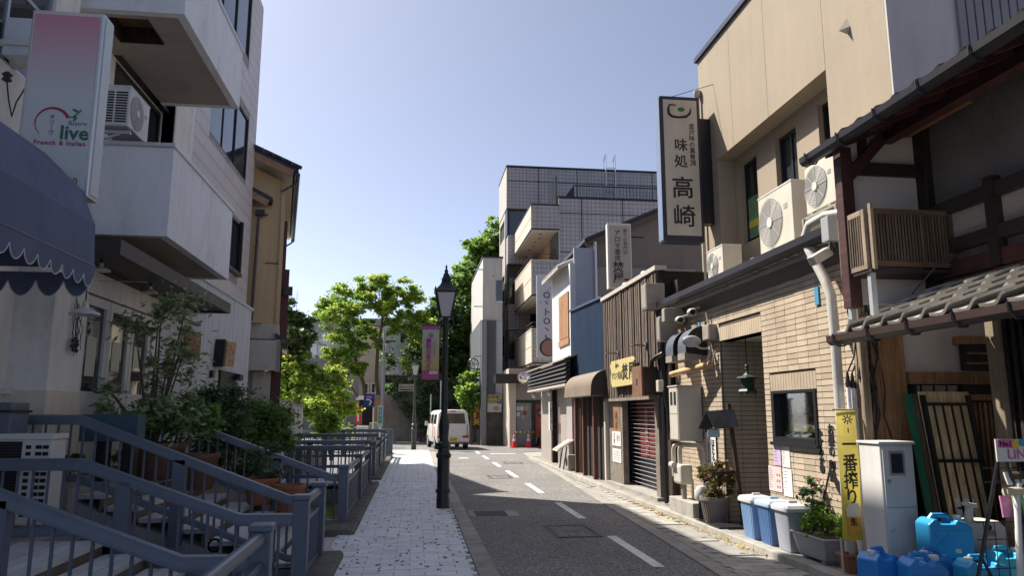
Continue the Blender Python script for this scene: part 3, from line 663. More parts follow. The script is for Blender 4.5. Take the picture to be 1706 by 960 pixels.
# brown canopy over the terrace
cn = thing('flat_canopy', 'thin dark brown canopy over the bistro terrace with two small lamps beneath', 'canopy', (-3.9, 11, 3.4))
MB().box(-4.38, -3.42, 8.85, 13.95, 3.42, 3.46).build('deck', m_brownm, cn)
MB().box(-3.42, -3.36, 8.8, 14.0, 3.38, 3.56).box(-4.36, -3.42, 13.95, 14.0, 3.38, 3.56).box(-4.36, -3.42, 8.8, 8.85, 3.38, 3.56).build('fascia', m_brownm, cn)
MB().box(-4.38, -4.0, 8.85, 13.9, 3.36, 3.42).build('lintel', m_brownm, cn)
for y in (9.3, 11.0):
    l_ = MB().lathe([(.02,.1),(.03,.05),(.1,.02),(.11,0)], (-3.75, y, 3.27), 14).build('lamp', m_whiteptd, cn, True); MB().cyl((-3.75,y,3.36),(-3.75,y,3.42),.012).build('stem', m_black, l_)
for y, z in ((9.9,3.25),(12.7,3.2)): MB().cyl((-4.0,y,z),(-3.42,y,z),.006,n=6).build('tie_wire', m_alu, cn)
pl = thing('pendant_lamp', 'white enamel pendant lamp hanging in front of the bistro corner', 'lamp', (-3.51, 8.4, 2.6))
MB().lathe([(.155,0),(.15,.02),(.09,.055),(.04,.075),(.03,.12),(.0301,.15)], (-3.51,8.4,2.63), 24, False).build('shade', mat('enamel_white',(.55,.55,.50),.35,.05), pl, True)
MB().tube([(-3.51,8.4,2.78),(-3.515,8.4,3.42)], .008, 6).build('cord', m_cableg, pl)
MB().ball((-3.51,8.4,2.655),.035).build('bulb', m_signw, pl, True)
vn = thing('dried_vine_ornament', 'dried vine with dark seed pods hung on the white bistro wall', 'ornament', (-3.93, 9.3, 2.3))
vb = MB(); q = random.Random(3)
for i in range(9):
    p = [(-3.97, 9.25+q.uniform(-.05,.05), 2.95 - .02*i)]
    for k in range(6): p.append((-3.96+q.uniform(-.01,.04), p[-1][1]+q.uniform(-.05,.05), p[-1][2]-.09))
    vb.tube(p, .004, 4)
vb.build('stems', m_woodd, vn); vb = MB()
for i in range(16): vb.ball((-3.95+q.uniform(-.01,.05), 9.25+q.uniform(-.09,.09), 2.38+q.uniform(-.08,.12)), q.uniform(.012,.028), 6, 4)
vb.build('seed_pods', mat('seed_pod',(.035,.025,.035),.6), vn, True)
cb = thing('menu_cabinet', 'blue-grey box on the wall below the bistro lattice window', 'cabinet', (-4.2, 8.0, 1.3))
MB().box(-4.42,-3.86,7.85,8.2,1.30,1.70).build('body', m_rail, cb, bev=.01); MB().box(-4.44,-3.84,7.83,8.22,1.6,1.625).build('lid', m_black, cb)

# grey boarded wall past the canopy with a wooden sign, a corkboard and a lamp
gw = thing('boarded_wall', 'pale grey vertically boarded wall below the tiled block', 'wall', (-4.0, 16, .84))
n = 26
for i in range(n):
    a = 12.28 + (18.75-12.28)*i/n; MB().box(-4.06, -4.0 + rng.uniform(-.003,.003), a+.004, a+(18.75-12.28)/n-.004, .84, 4.06).build('board', m_grayb, gw)
MB().box(-4.38, -4.065, 12.27, 18.76, .84, 4.05).build('backing', m_conc, gw); MB().box(-4.39,-3.96,12.25,18.8,4.06,4.12).build('coping', m_grayb, gw)
ws = thing('wooden_sign', 'tilted pale wooden sign board standing off the grey boarded wall', 'sign', (-3.95, 15.9, 2.5))
MB().prism([(15.62,2.52),(16.35,2.55),(16.5,3.08),(15.72,3.03)], 'x', -3.84, -3.79).build('board', mat('sign_wood',(.40,.235,.12),.6,.15,5,grain='z'), ws)
MB().prism([(15.5,2.5),(15.62,2.52),(15.72,3.03),(15.6,3.06)], 'x', -3.99, -3.8).build('dark_edge', m_black, ws)
tw = MB(); 
for k,(y,z) in enumerate(((15.9,2.95),(16.05,2.9),(15.9,2.78),(16.2,2.85),(16.0,2.66),(16.2,2.65))): tw.obox((-3.787,y,z),(.004,.07,.03),(.4*k,0,0))
tw.build('painted_marks', m_woodd, ws)
cp_ = thing('cork_board', 'square brown panel on the grey boarded wall behind the olive tree', 'notice board', (-3.97, 13.9, 2.6))
MB().box(-3.998,-3.96,13.35,14.45,2.58,3.04).build('panel', mat('brown_panel',(.22,.095,.035),.7,.15,5), cp_); MB().box(-3.998,-3.97,13.35,14.45,3.2,3.22).build('hanging_rail', m_black, cp_)
wl_ = thing('wall_lamp', 'small black square-headed lamp on an arm on the grey boarded wall', 'lamp', (-3.95, 16.9, 2.3))
MB().bar((-3.99,16.3,2.38),(-3.9,17.3,2.4),.03,.03).build('arm', m_black, wl_); MB().box(-3.96,-3.82,17.1,17.45,2.30,2.44).build('head', m_black, wl_); MB().box(-3.99,-3.93,15.3,15.45,2.28,2.42).build('socket', m_black, wl_)
wb = thing('wall_blackboard', 'dark board on the grey boarded wall half hidden by the shrub', 'blackboard', (-3.96,16.7,1.8))
MB().box(-3.998,-3.95,16.0,17.4,1.75,2.42).build('slate', m_black, wb); MB().box(-3.999,-3.94,15.96,17.44,2.42,2.46).build('frame', m_woodd, wb)

# outdoor unit on the ledge between the footbridges
t = thing('outdoor_unit', 'white outdoor unit with a dark finned back on the ledge behind the second bridge railing', 'air conditioner', (-3.78,7.85,.5), 'air-conditioner outdoor units')
MB().box(-4.25,-3.40,7.72,8.02,.56,1.37).build('case', m_acw, t, bev=.012); MB().box(-4.26,-3.385,7.70,8.03,1.345,1.40).build('lid', m_acw, t, bev=.01)
MB().box(-4.22,-3.665,7.712,7.72,.62,1.33).build('coil_recess', m_dark, t)
for k in range(26): MB().box(-4.22,-3.665,7.708,7.713,.63+k*.027,.636+k*.027).build('fin', m_brownm, t)
for k in range(11):
    for x0,x1 in ((-3.63,-3.585),(-3.545,-3.49),(-3.48,-3.43)): MB().box(x0,x1,7.714,7.722,.64+k*.062,.675+k*.062).build('vent_slot', m_dark, t)
for x in (-4.1,-3.55): MB().box(x-.05,x+.05,7.7,8.04,.46,.56).build('foot', m_kerb, t)

# ------------------------------------------------------------------ plants and pots by the bistro
m_bark = mat('bark', (.10, .078, .058), .9, .25, 8, .5, 40)
m_terra = mat('terracotta', (.30, .115, .055), .75, .15, 5, .15, 60, dirt=('#6b5a4c', .3))
m_brownpot = mat('brown_glazed_pot', (.12, .06, .04), .5, .2, 4)
m_soil = mat('soil', (.035, .025, .018), .95, .3, 20, .5, 60)
m_olive = leafmat('olive_leaf', (.21, .27, .13), .5, .3)
m_leafd = leafmat('dark_leaf', (.065, .115, .045), .5, .3)
m_leafm = leafmat('mid_leaf', (.10, .19, .04), .45, .45)
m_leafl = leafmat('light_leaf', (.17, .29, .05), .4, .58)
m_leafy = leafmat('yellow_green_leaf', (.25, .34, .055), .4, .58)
m_leafr = leafmat('reddish_leaf', (.17, .10, .05), .45, .3)
def pot(parent, c, r, h, m, name='pot', rim=True):
    x, y, z = c
    MB().lathe([(r*.68,0),(r*.74,.02),(r*.97,h*.88),(r*1.05,h*.88),(r*1.05,h),(r*.92,h),(r*.9,h*.9)], c, 24, False).add([], []).build(name, m, parent, True)
    MB().lathe([(r*.92, h*.9),(.001,h*.92)], c, 20, False).build('soil', m_soil, parent)
    MB().lathe([(.001,.004),(r*.69,.004)], c, 20, False).build('pot_base', m, parent)
def twigs(mb, base, top, n, q, r=.012, spread=.5):
    for i in range(n):
        e = Vector(top) + Vector((q.uniform(-1,1), q.uniform(-1,1), q.uniform(-.8,.6))) * spread
        b = Vector(base) + Vector((q.uniform(-.03,.03), q.uniform(-.03,.03), 0)); m1 = b.lerp(e, .5) + Vector((q.uniform(-.12,.12), q.uniform(-.12,.12), .08))
        mb.tube([b, m1, e], [r, r*.7, r*.25], 5)
def bush(name, label, cat, base, cs, rs, per, size, m, seed, stem_r=.014, n_st=8, group=None, **k):
    t = thing(name, label, cat, base, group); q = random.Random(seed)
    c = Vector((sum(a[0] for a in cs)/len(cs), sum(a[1] for a in cs)/len(cs), sum(a[2] for a in cs)/len(cs)))
    st = MB()
    for i in range(n_st):
        e = Vector(cs[q.randrange(len(cs))]); b = Vector(base) + Vector((q.uniform(-.06,.06), q.uniform(-.06,.06), 0)); m1 = b.lerp(e, .5) + Vector((0,0,.06))
        st.tube([b, m1, e], [stem_r, stem_r*.7, stem_r*.3], 5)
    st.build('stems', m_bark, t, True); leaves('foliage', t, cs, rs, per, size, m, seed, **k); return t
# olive tree in a big brown planter
q = random.Random(11); cs = []; rs = []
for i in range(34):
    a = q.random(); z = 1.35 + 1.75*a; w = .78 * (1 - abs(a-.35)*.75); cs.append((-3.42 + q.uniform(-1,1)*w, 10.25 + q.uniform(-.5,.5)*w*1.2, z)); rs.append(q.uniform(.16,.29))
ot = bush('olive_tree', 'airy olive tree with narrow grey-green leaves in front of the bistro doors', 'tree', (-3.35, 10.3, 1.0), cs, rs, [95]*34, .044, m_olive, 12, .022, 16, long=2.3, squash=1.)
cs, rs = blob((-3.15,10.35,1.5), .5, 18, 5, (1.1,.7,.55), (.16,.26), .2)
bush('leafy_shrub', 'dense low shrub with broader green leaves at the foot of the olive tree', 'shrub', (-3.1,10.4,.95), cs, rs, [90]*18, .055, m_leafm, 6, .012, 10)
cs, rs = blob((-3.0,12.3,1.5), .58, 30, 8, (.75,.75,1.05), (.18,.3), .2)
bush('dark_shrub', 'dark upright feathery shrub by the grey boarded wall', 'shrub', (-2.9,12.3,.84), cs, rs, [120]*30, .05, m_leafd, 9, .014, 10, long=2.2)
cs, rs = blob((-2.85,14.2,1.25), .70, 40, 15, (1.05,.9,.75), (.22,.36), .25)
bush('round_shrub', 'broad sunlit-topped green shrub left of the level bridge railings', 'shrub', (-2.8,14.2,.3), cs, rs, [150]*40, .065, m_leafm, 16, .02, 14)
cs, rs = blob((-2.55,11.9,.95), .45, 16, 25, (1.2,.8,.6), (.14,.22), .2)
bush('trailing_shrub', 'thin trailing shrub hanging over the sloping railing', 'shrub', (-2.6,11.9,.6), cs, rs, [46]*16, .06, m_leafd, 26, .01, 12, long=2.)
for i,(x,y,z,r,h,m,l) in enumerate(((-2.0,10.55,.40,.22,.34,m_terra,'wide orange terracotta pot on the footbridge steps'),(-1.62,10.45,.26,.21,.40,m_terra,'ribbed orange terracotta pot nearest the canal railing'),(-2.75,10.35,.62,.24,.46,m_brownpot,'brown glazed pot beside the terracotta pots'),(-3.25,10.3,.76,.34,.46,m_brownpot,'big brown planter holding the olive tree'))):
    t = thing('plant_pot', l, 'pot', (x,y,z), 'pots on the second footbridge'); pot(t, (x,y,z), r, h, m)
    if i == 1:
        for k in range(9): MB().lathe([(r*(.76+.022*k)+.006, .05+k*.036),(r*(.76+.022*k)+.012, .058+k*.036),(r*(.77+.022*k)+.006, .066+k*.036)], (x,y,z), 24, False).build('rib', m, t, True)
cs, rs = blob((-1.95,10.55,.95), .3, 10, 31, (1.,.8,.7), (.1,.18), .1)
bush('potted_herb', 'small dark herb growing in the wide terracotta pot', 'plant', (-2.0,10.55,.7), cs, rs, [40]*10, .05, m_leafd, 32, .006, 8)
for i,(x,y,l) in enumerate(((-3.78,9.2,'low weed at the corner of the cream bistro wall'),(-3.45,9.35,'small leafy seedling beside the bistro door'))):
    cs, rs = blob((x,y,1.05), .16, 6, 40+i, (1,.7,.9), (.06,.1), .1); bush('small_plant', l, 'plant', (x,y,.84), cs, rs, [26]*6, .05, m_leafm, 44+i, .005, 5, 'seedlings by the bistro')
bx = thing('teal_planter', 'teal wooden planter box under the olive tree', 'planter', (-3.35,9.2,.84))
MB().box(-3.72,-3.1,9.05,9.3,1.28,1.58).build('trough', mat('teal_paint',(.04,.09,.115),.6,.15,4), bx, bev=.006)
for x in (-3.5,-3.2): MB().box(x-.06,x+.06,9.08,9.26,.84,1.28).build('leg', m_black, bx)
# ================================================================== right side: brick restaurant, tan upper storeys, old timber house
m_brick = mat('buff_brick', (.43, .35, .26), .7, .10, 3, .2, 90, rnd=.17, dirt=('#7d6a52', .3))
m_mort = mat('dark_mortar', (.075, .062, .05), .9, .15, 5)
m_tan = mat('tan_render', (.315, .26, .195), .85, .06, 1.0, .25, 70, streak=.05, dirt=('#8f7a5f', .12))
m_gut = mat('gutter_dark', (.018, .016, .02), .4, .15, 4, spec=.5)
m_kaw = mat('kawara_tile', (.36, .34, .305), .45, .2, 4, .12, 50, rnd=.15, dirt=('#4c4836', .4))
m_graybox = mat('weathered_box', (.30, .27, .235), .7, .14, 6, .15, 60, dirt=('#5a4a3a', .4))
m_pvc = mat('pale_pvc', (.50, .455, .40), .5, .1, 4, dirt=('#6e5e4c', .35))
m_paper = mat('paper_white', (.62, .61, .58), .85, .05, 5)
m_steelb = mat('cream_steel', (.50, .46, .40), .5, .06, 2, dirt=('#857560', .25))

XB = 4.42; BY0, BY1 = 6.98, 12.32; ZB = .085
REC = (9.06, 10.42, ZB, 2.63); WIN = (7.83, 8.88, 1.25, 1.86)
br_ = thing('brick_restaurant', 'single-storey buff brick restaurant with a recessed entrance and a display window', 'building', (4.45, 9.6, 0))
MB().wall_x(XB + .016, 4.62, BY0, BY1, 0, 3.36, [REC, WIN]).build('wall', m_mort, br_)
al = MB().box(4.62, 5.9, REC[1], REC[1]+.12, 0, 2.8).box(4.62, 5.9, REC[0]-.12, REC[0], 0, 2.8).box(5.9, 6.0, REC[0]-.12, REC[1]+.12, 0, 2.8); al.build('alcove_wall', m_mort, br_)
MB().box(XB+.02, 5.9, REC[0], REC[1], 2.63, 2.7).build('alcove_ceiling', m_plas, br_); MB().box(XB, 5.9, REC[0], REC[1], .06, .095).build('alcove_floor', m_conc, br_)
MB().box(5.84, 5.9, 9.25, 10.2, .1, 2.2).build('entrance_door', m_woodd, br_)
TL, TH, GAP = .236, .0585, .0085; PY, PZ = TL + .006, TH + GAP
me_b = MB().box(0, .02, 0, TL, 0, TH).mesh('brick', m_brick)
sold = [(REC[0], REC[1], 2.635, 2.635 + .205), (WIN[0] - .02, WIN[1] + .02, 1.865, 1.865 + .205)]
spots = []; small = MB()
for i in range(49):
    z = ZB + i * PZ
    if z + TH > 3.34: break
    y = BY0
    for j in range(23):
        ya, yb = y, min(y + TL, BY1); segs = [(ya, yb)]
        for h in [REC, WIN] + [(s[0], s[1], s[2], s[3]) for s in sold]:
            if z + TH > h[2] + .01 and z < h[3] - .005:
                ns = []
                for a, b in segs:
                    if b <= h[0] or a >= h[1]: ns.append((a, b))
                    else:
                        if a < h[0] - .012: ns.append((a, h[0]))
                        if b > h[1] + .012: ns.append((h[1], b))
                segs = ns
        for a, b in segs:
            if b - a < .012: continue
            if abs(b - a - TL) < 1e-4: spots.append((a, z))
            else: small.box(XB - .002, XB + .018, a, b, z, z + TH)
        y += PY
spots.sort(key=lambda s: (s[0] * 1.0))
for n, (a, z) in enumerate(spots):
    dx = rng.uniform(-.0025, .0015)
    if n < 296: piece('brick', me_b, br_, (XB - .002 + dx, a, z))
    else: small.box(XB - .002 + dx, XB + .018, a, a + TL, z, z + TH)
# tiles lining the alcove walls (the far cheek faces the street corner)
z = ZB
while z < 2.6:
    x = XB + .03
    while x < 5.85: small.box(x, min(x + TL, 5.9), REC[1] - .016, REC[1] + .01, z, z + TH); x += PY
    y = REC[0]
    z += PZ
stuff(small.build('brick_field', m_brick, br_))
for s in sold:
    n = int((s[1] - s[0]) / .0665); w = (s[1] - s[0]) / n
    so = MB()
    for k in range(n): so.box(XB - .004, XB + .018, s[0] + k*w + .004, s[0] + (k+1)*w - .004, s[2], s[3] - .006)
    stuff(so.build('soldier_bricks', m_brick, br_))
# eave, gutter, low tiled roof behind it
MB().prism([(4.30,3.36),(5.25,3.64),(5.25,3.60),(4.30,3.30)], 'y', BY0 - .05, BY1 + .05).build('roof', m_kaw, br_)
rl = MB()
for k in range(21):
    y = BY0 + .02 + k * .255; rl.tube([(4.27, y, 3.42), (5.2, y, 3.69)], .055, 8)
rl.build('roof_rolls', m_kaw, br_, True)
MB().prism([(4.42,3.15),(4.42,3.36),(4.32,3.36),(4.32,3.30)], 'y', BY0, BY1).build('eave_board', m_brownm, br_)
gu = MB().prism([(4.14,3.50),(4.145,3.42),(4.18,3.375),(4.25,3.375),(4.29,3.42),(4.295,3.50),(4.285,3.50),(4.28,3.425),(4.245,3.39),(4.185,3.39),(4.155,3.425),(4.15,3.50)], 'y', BY0 - .05, BY1 + .08).build('gutter', m_gut, br_)
MB().cyl((4.36,BY0,3.27),(4.36,BY1,3.27),.022,n=8).build('eave_conduit', m_brownm, br_)
# display window with plates and packets behind glass
wd = MB().box(XB-.02,XB+.16,WIN[0],WIN[0]+.05,WIN[2],WIN[3]).box(XB-.02,XB+.16,WIN[1]-.07,WIN[1],WIN[2],WIN[3]).box(XB-.02,XB+.16,WIN[0]+.05,WIN[1]-.07,WIN[3]-.03,WIN[3]).box(XB-.025,XB+.16,WIN[0]+.05,WIN[1]-.07,WIN[2],WIN[2]+.06).box(XB-.05,XB+.05,WIN[0]-.02,WIN[1]+.02,WIN[2]-.04,WIN[2]).build('display_window', m_black, br_)
MB().box(XB+.07,XB+.076,WIN[0]+.05,WIN[1]-.07,WIN[2]+.06,WIN[3]-.03).build('pane', see_glass('display_glass'), wd)
MB().box(4.85,4.9,WIN[0],WIN[1],WIN[2]-.1,WIN[3]+.1).box(4.62,4.85,WIN[0]-.04,WIN[0],WIN[2]-.1,WIN[3]+.1).box(4.62,4.85,WIN[1],WIN[1]+.04,WIN[2]-.1,WIN[3]+.1).box(4.58,4.85,WIN[0],WIN[1],WIN[2]-.08,WIN[2]+.02).build('display_case', mat('case_wood',(.42,.27,.14),.6,.12,5,grain='y'), wd)
MB().box(4.55,4.75,WIN[0],WIN[1],1.56,1.575).build('shelf', m_woodd, wd)
m_plate = mat('plate_white',(.55,.55,.5),.3,.05); m_yel = mat('food_yellow',(.50,.33,.04),.5,.3,30); m_fgr = mat('food_green',(.12,.22,.05),.5,.4,30); m_pk = mat('packet_white',(.6,.58,.54),.5,.1)
for i, y in enumerate((8.70, 8.50, 8.28)):
    p = thing('display_plate', ['plate of green salad food at the left of the display window','tilted white plate with yellow food in the middle of the display window','yellow plate at the right edge of the display window'][i], 'plate', (4.66, y, WIN[2]+.03), 'sample dishes in the display window')
    a = Matrix.Rotation(R(-52), 3, 'Y'); mb = MB().lathe([(.001,0),(.10,.0),(.15,.025),(.152,.03),(.10,.008),(.001,.006)], (0,0,0), 20, False, .75, 1.0); mb.v = [tuple(Vector(v) @ a.transposed() + Vector((4.585, y, WIN[2]+.14))) for v in mb.v]
    mb.build('dish', m_plate, p, True); f = MB(); q = random.Random(i)
    for k in range(10): f.ball((4.555+q.uniform(-.015,.015), y+q.uniform(-.08,.08), WIN[2]+.14+q.uniform(-.06,.06)), q.uniform(.018,.035), 6, 4)
    f.build('food', (m_fgr, m_yel, m_yel)[i], p, True)
for i, y in enumerate((8.76,8.66,8.55,8.44,8.33)):
    solo('food_packet', MB().obox((4.60, y, 1.625), (.02,.075,.085), (0,-.3,.2*(i%3-1))), (m_pk,m_woodd)[i%2], 'small upright packet on the display shelf, number of five %s' % ('leftmost','second from the left','in the middle','second from the right','rightmost')[i], 'packet', 'packets on the display shelf')
# posters under the window, taped notice, painted calligraphy
for n, y0, y1, z0, z1, m, l, bits in (('poster',8.72,8.90,.965,1.235,mat('lilac_paper',(.48,.36,.52),.8,.1,9),'lilac sheet taped to the brick below the display window',6),('poster',8.50,8.69,.955,1.225,m_paper,'white menu sheet taped beside the lilac sheet',8),('poster',8.73,9.06,.65,.95,mat('pink_paper',(.55,.46,.45),.8,.1,9),'pinkish sheet with six red marks taped low on the brick',9),('poster',8.48,8.69,.62,.94,m_paper,'plain white sheet lowest on the brick beside the pinkish one',7)):
    p = thing(n, l, 'poster', (4.40, (y0+y1)/2, z0), 'sheets taped under the display window'); MB().box(4.408, 4.4145, y0, y1, z0, z1).build('sheet', m, p)
    mk = MB(); q = random.Random(int(y0*100))
    if 'six' in l:
        for a in range(3):
            for b in range(2): mk.disc((4.4065, y0+.05+b*.06, z0+.06+a*.07), .017, 'x', .002, 10)
        mk.build('red_marks', mat('poster_red',(.45,.12,.10),.7), p); mk = MB()
    for k in range(bits):
        z = z1 - .03 - k*(z1-z0-.05)/bits; mk.box(4.4060, 4.4075, y1-.02-q.uniform(.03,.09), y1-.02, z-.005, z)
    mk.build('printed_lines', m_grey, p)
nt = thing('hanging_notice', 'tall white paper notice with brush letters hanging on the brick beside the alcove', 'notice', (4.39, 10.83, .57))
MB().box(4.392, 4.398, 10.66, 11.03, .57, 1.31).build('sheet', m_paper, nt); vtext('ほたるいか', .125, (4.390, 10.76, .94), '-x', m_ink, nt, line=.82, bold=.02); vtext('おさしみ', .085, (4.390, 10.93, 1.0), '-x', m_grey, nt, line=.9)
MB().box(4.385,4.40,10.66,11.03,1.31,1.37).build('clip', m_black, nt)
cg = thing('painted_lettering', 'black brush calligraphy on the brick wall beside the yellow banner', 'lettering', (4.41, 7.65, .8))
for s, y, sz, z in (('お昼の',7.585,.125,1.30),('やすみか',7.80,.105,1.22),('御膳',7.60,.12,.98)): vtext(s, sz, (4.4145, y, z), '-x', m_ink, cg, line=.9, bold=.035, ext=.004)
MB().prism([(7.60,.92),(7.53,.80),(7.44,.72),(7.40,.72),(7.46,.86),(7.56,.95)], 'x', 4.405, 4.416).build('brush_stroke', m_ink, cg); MB().disc((4.412,7.80,1.0),.05,'x',.006).build('seal_dot', m_ink, cg)

# slanted roof-board notice stand in front of the alcove
st = thing('notice_stand', 'leaning dark sign stand with a small pitched blackboard roof by the entrance', 'sign', (4.2, 9.9, .1))
MB().bar((4.44,9.93,.09),(4.30,9.93,1.72),.05,.05).build('pole', m_woodd, st); MB().bar((4.02,9.95,.78),(4.36,9.95,.80),.035,.045).build('cross_bar', m_black, st)
MB().add([(3.93,9.80,1.62),(4.32,9.80,1.65),(4.36,9.76,1.41),(4.02,9.76,1.375),(3.93,9.815,1.62),(4.32,9.815,1.65),(4.36,9.775,1.41),(4.02,9.775,1.375)], [(0,1,2,3),(7,6,5,4),(0,4,5,1),(1,5,6,2),(2,6,7,3),(3,7,4,0)]).build('front_board', mat('slate_board',(.06,.065,.075),.35,.4,6,dirt=('#6f7480',.5)), st)
MB().add([(3.93,9.82,1.62),(4.32,9.82,1.65),(4.28,10.05,1.41),(3.90,10.05,1.375),(3.93,9.835,1.62),(4.32,9.835,1.65),(4.28,10.065,1.41),(3.90,10.065,1.375)], [(0,1,2,3),(7,6,5,4),(0,4,5,1),(1,5,6,2),(2,6,7,3),(3,7,4,0)]).build('back_board', m_black, st)
MB().box(3.95,4.12,9.84,9.85,1.27,1.37).build('blue_card', mat('pale_blue_card',(.28,.40,.46),.7), st); MB().box(4.0,4.6,9.7,10.1,.086,.115).build('base_board', m_black, st)
# hanging bronze lantern
ln = thing('hanging_lantern', 'small green bronze lantern hanging on a chain in the brick alcove', 'lantern', (4.58, 9.9, 1.88))
m_brz = mat('bronze_green', (.045, .07, .06), .5, .25, 12, metal=.4)
MB().lathe([(.02,.36),(.03,.33),(.02,.30),(.03,.27),(.06,.245),(.15,.215),(.155,.205),(.10,.20),(.10,.19)], (4.58,9.9,1.87), 6).build('roof', m_brz, ln); MB().lathe([(.10,.05),(.10,.19)], (4.58,9.9,1.87), 6).build('body', m_brz, ln)
MB().lathe([(.13,0),(.14,.02),(.12,.05),(.10,.055)], (4.58,9.9,1.87), 6).build('base', m_brz, ln); MB().cyl((4.58,9.9,2.22),(4.58,9.9,2.63),.007,n=6).build('chain', m_black, ln); MB().ball((4.58,9.9,2.235),.03).build('finial', m_brz, ln, True)
ft_ = MB()
for a in range(3): ft_.cyl((4.58+.11*math.cos(a*2.1),9.9+.11*math.sin(a*2.1),1.845),(4.58+.11*math.cos(a*2.1),9.9+.11*math.sin(a*2.1),1.88),.012)
ft_.build('feet', m_brz, ln)

# wall clutter at the far end of the brick wall
for y, l, g in ((11.45,'farther black half-round vent hood on the brick wall',0),(10.88,'nearer black half-round vent hood on the brick wall',1)):
    v = thing('vent_hood', l, 'vent', (4.3, y, 2.5), 'half-round vent hoods')
    pr = [(4.42,2.92)] + [(4.42-.34*math.sin(a), 2.62+.30*math.cos(a)) for a in [i*math.pi/16 for i in range(9)]] + [(4.08,2.5),(4.42,2.46)]
    MB().prism(pr, 'y', y, y+.34).build('hood', m_black, v, bev=.006)
    bd = MB()
    for a, b in zip(pr[1:-2], pr[2:-1]): bd.quad((a[0]-.006,y-.004,a[1]+.004),(b[0]-.006,y-.004,b[1]+.002),(b[0]-.006,y+.345,b[1]+.002),(a[0]-.006,y+.345,a[1]+.004))
    bd.build('band', mat('dull_blue_metal',(.10,.115,.14),.4,.2,6), v); MB().box(4.06,4.3,y+.02,y+.32,2.40,2.5).build('outlet', m_graybox, v)
fl = thing('flood_lamp', 'pale oval lamp head on the nearer vent hood', 'lamp', (4.2,10.75,2.62))
MB().ball((4.12,10.74,2.66),.10,12,8,(1.5,.5,.9)).build('head', mat('lamp_grey',(.45,.45,.45),.3,.1), fl, True); MB().tube([(4.15,10.72,2.6),(4.25,10.7,2.55),(4.38,10.68,2.55)],.018,6).build('arm', m_pvc, fl, True)
for c, s, l in (((4.18,12.0,2.98),(.30,.18,.42),'weathered grey junction box under the far end of the gutter'),((4.22,11.75,3.18),(.36,.16,.24),'upper ribbed grey box tucked under the gutter'),((4.36,10.62,2.78),(.13,.26,.24),'small pale junction box above the alcove'),((4.16,12.62,3.62),(.34,.30,.46),'rusty grey cabinet on top of the gap by the lattice shop')):
    t = thing('junction_box', l, 'box', (c[0],c[1],c[2]-s[2]/2), 'junction boxes by the brick wall'); MB().obox(c, s).build('case', m_graybox, t, bev=.012); MB().obox((c[0]-s[0]/2-.003,c[1],c[2]), (.008,s[1]*.86,s[2]*.86)).build('cover', m_graybox, t, bev=.004)
for i,(c,l) in enumerate((((4.17,11.35,3.06),'white dome security camera under the gutter'),((4.24,11.0,3.14),'dark-lensed round spotlight under the gutter'))):
    t = thing('security_camera', l, 'camera', c, 'fittings under the gutter'); MB().ball(c,.075,12,8,(1,1.2,.8)).build('housing', m_steelb, t, True); MB().disc((c[0]-.02,c[1]-.085,c[2]-.01),.045,'y',.02).build('lens', m_black, t); MB().cyl((c[0]+.02,c[1],c[2]+.04),(4.40,c[1],c[2]+.1),.02).build('arm', m_pvc, t)
solo('wall_conduit', MB().tube([(4.36,10.72,3.1),(4.38,10.70,2.9),(4.36,10.64,2.5),(4.33,10.66,2.38),(4.34,10.55,2.3),(4.385,10.5,2.5)],.018,6), m_pvc, 'thin looping pale conduit below the small junction box', 'conduit', smooth=True)
solo('blue_tape', MB().box(4.405,4.416,11.12,11.2,2.72,3.02), mat('blue_tape_mat',(.06,.25,.42),.5), 'strip of blue tape under the dome camera', 'tape')
solo('blue_label', MB().box(4.40,4.416,7.62,7.70,2.78,2.98), mat('blue_tape_mat',0), 'light blue strip on the brick behind the white downpipe', 'label')
solo('timber_pole', MB().tube([(4.05,11.5,2.20),(4.30,10.5,2.30)],[.045,.05],10), mat('pale_timber',(.50,.32,.16),.6,.1,5,grain='y'), 'short pale timber pole fixed slanting across the brick wall', 'pole', smooth=True)
mt = thing('meter_cabinet', 'cream steel meter cabinet with two dark slots on the brick wall', 'cabinet', (4.2, 11.4, 1.17))
MB().box(4.02,4.40,11.15,11.55,1.17,2.0).build('body', m_steelb, mt, bev=.01); MB().box(4.012,4.02,11.17,11.53,1.58,1.98).build('upper_door', m_steelb, mt, bev=.003); MB().box(4.012,4.02,11.17,11.53,1.19,1.57).build('lower_door', m_steelb, mt, bev=.003)
for y in (11.22,11.38): MB().box(4.006,4.013,y,y+.09,1.72,1.92).build('slot', m_black, mt)
MB().box(4.0,4.41,11.13,11.57,2.0,2.02).build('lid', m_steelb, mt)
gp = thing('gas_meter', 'pale gas meter with bent pipes standing on a concrete block', 'meter', (4.2, 11.3, .3))
MB().box(4.03,4.38,10.72,11.75,.08,.30).build('concrete_base', m_kerb, gp, bev=.012)
for x, y in ((4.06,11.55),(4.10,11.38)): MB().tube([(x,y,.62),(x,y,1.02),(x+.01,y-.02,1.08),(x+.05,y-.06,1.11),(x+.12,y-.2,1.11)],.036,10).build('pipe', m_pvc, gp, True)
MB().tube([(4.14,11.25,1.11),(4.28,11.05,1.11),(4.31,11.0,1.08),(4.32,10.98,1.02),(4.32,10.97,.3)],.036,10).build('pipe', m_pvc, gp, True)
for z in (.95,.62): MB().lathe([(.046,0),(.05,.02),(.05,.05),(.046,.07)],(4.32,10.97,z),10).build('coupling', m_pvc, gp, True)
MB().box(4.02,4.22,11.15,11.5,.52,.82).build('meter_body', m_steelb, gp, bev=.04); MB().cyl((4.0,11.35,.8),(4.0,11.5,.8),.05).build('regulator', m_steelb, gp, True); MB().cyl((4.12,11.3,.3),(4.12,11.3,.55),.04).build('riser', m_graybox, gp); MB().cyl((4.22,11.2,.3),(4.22,11.2,.6),.02).build('riser', m_pvc, gp)

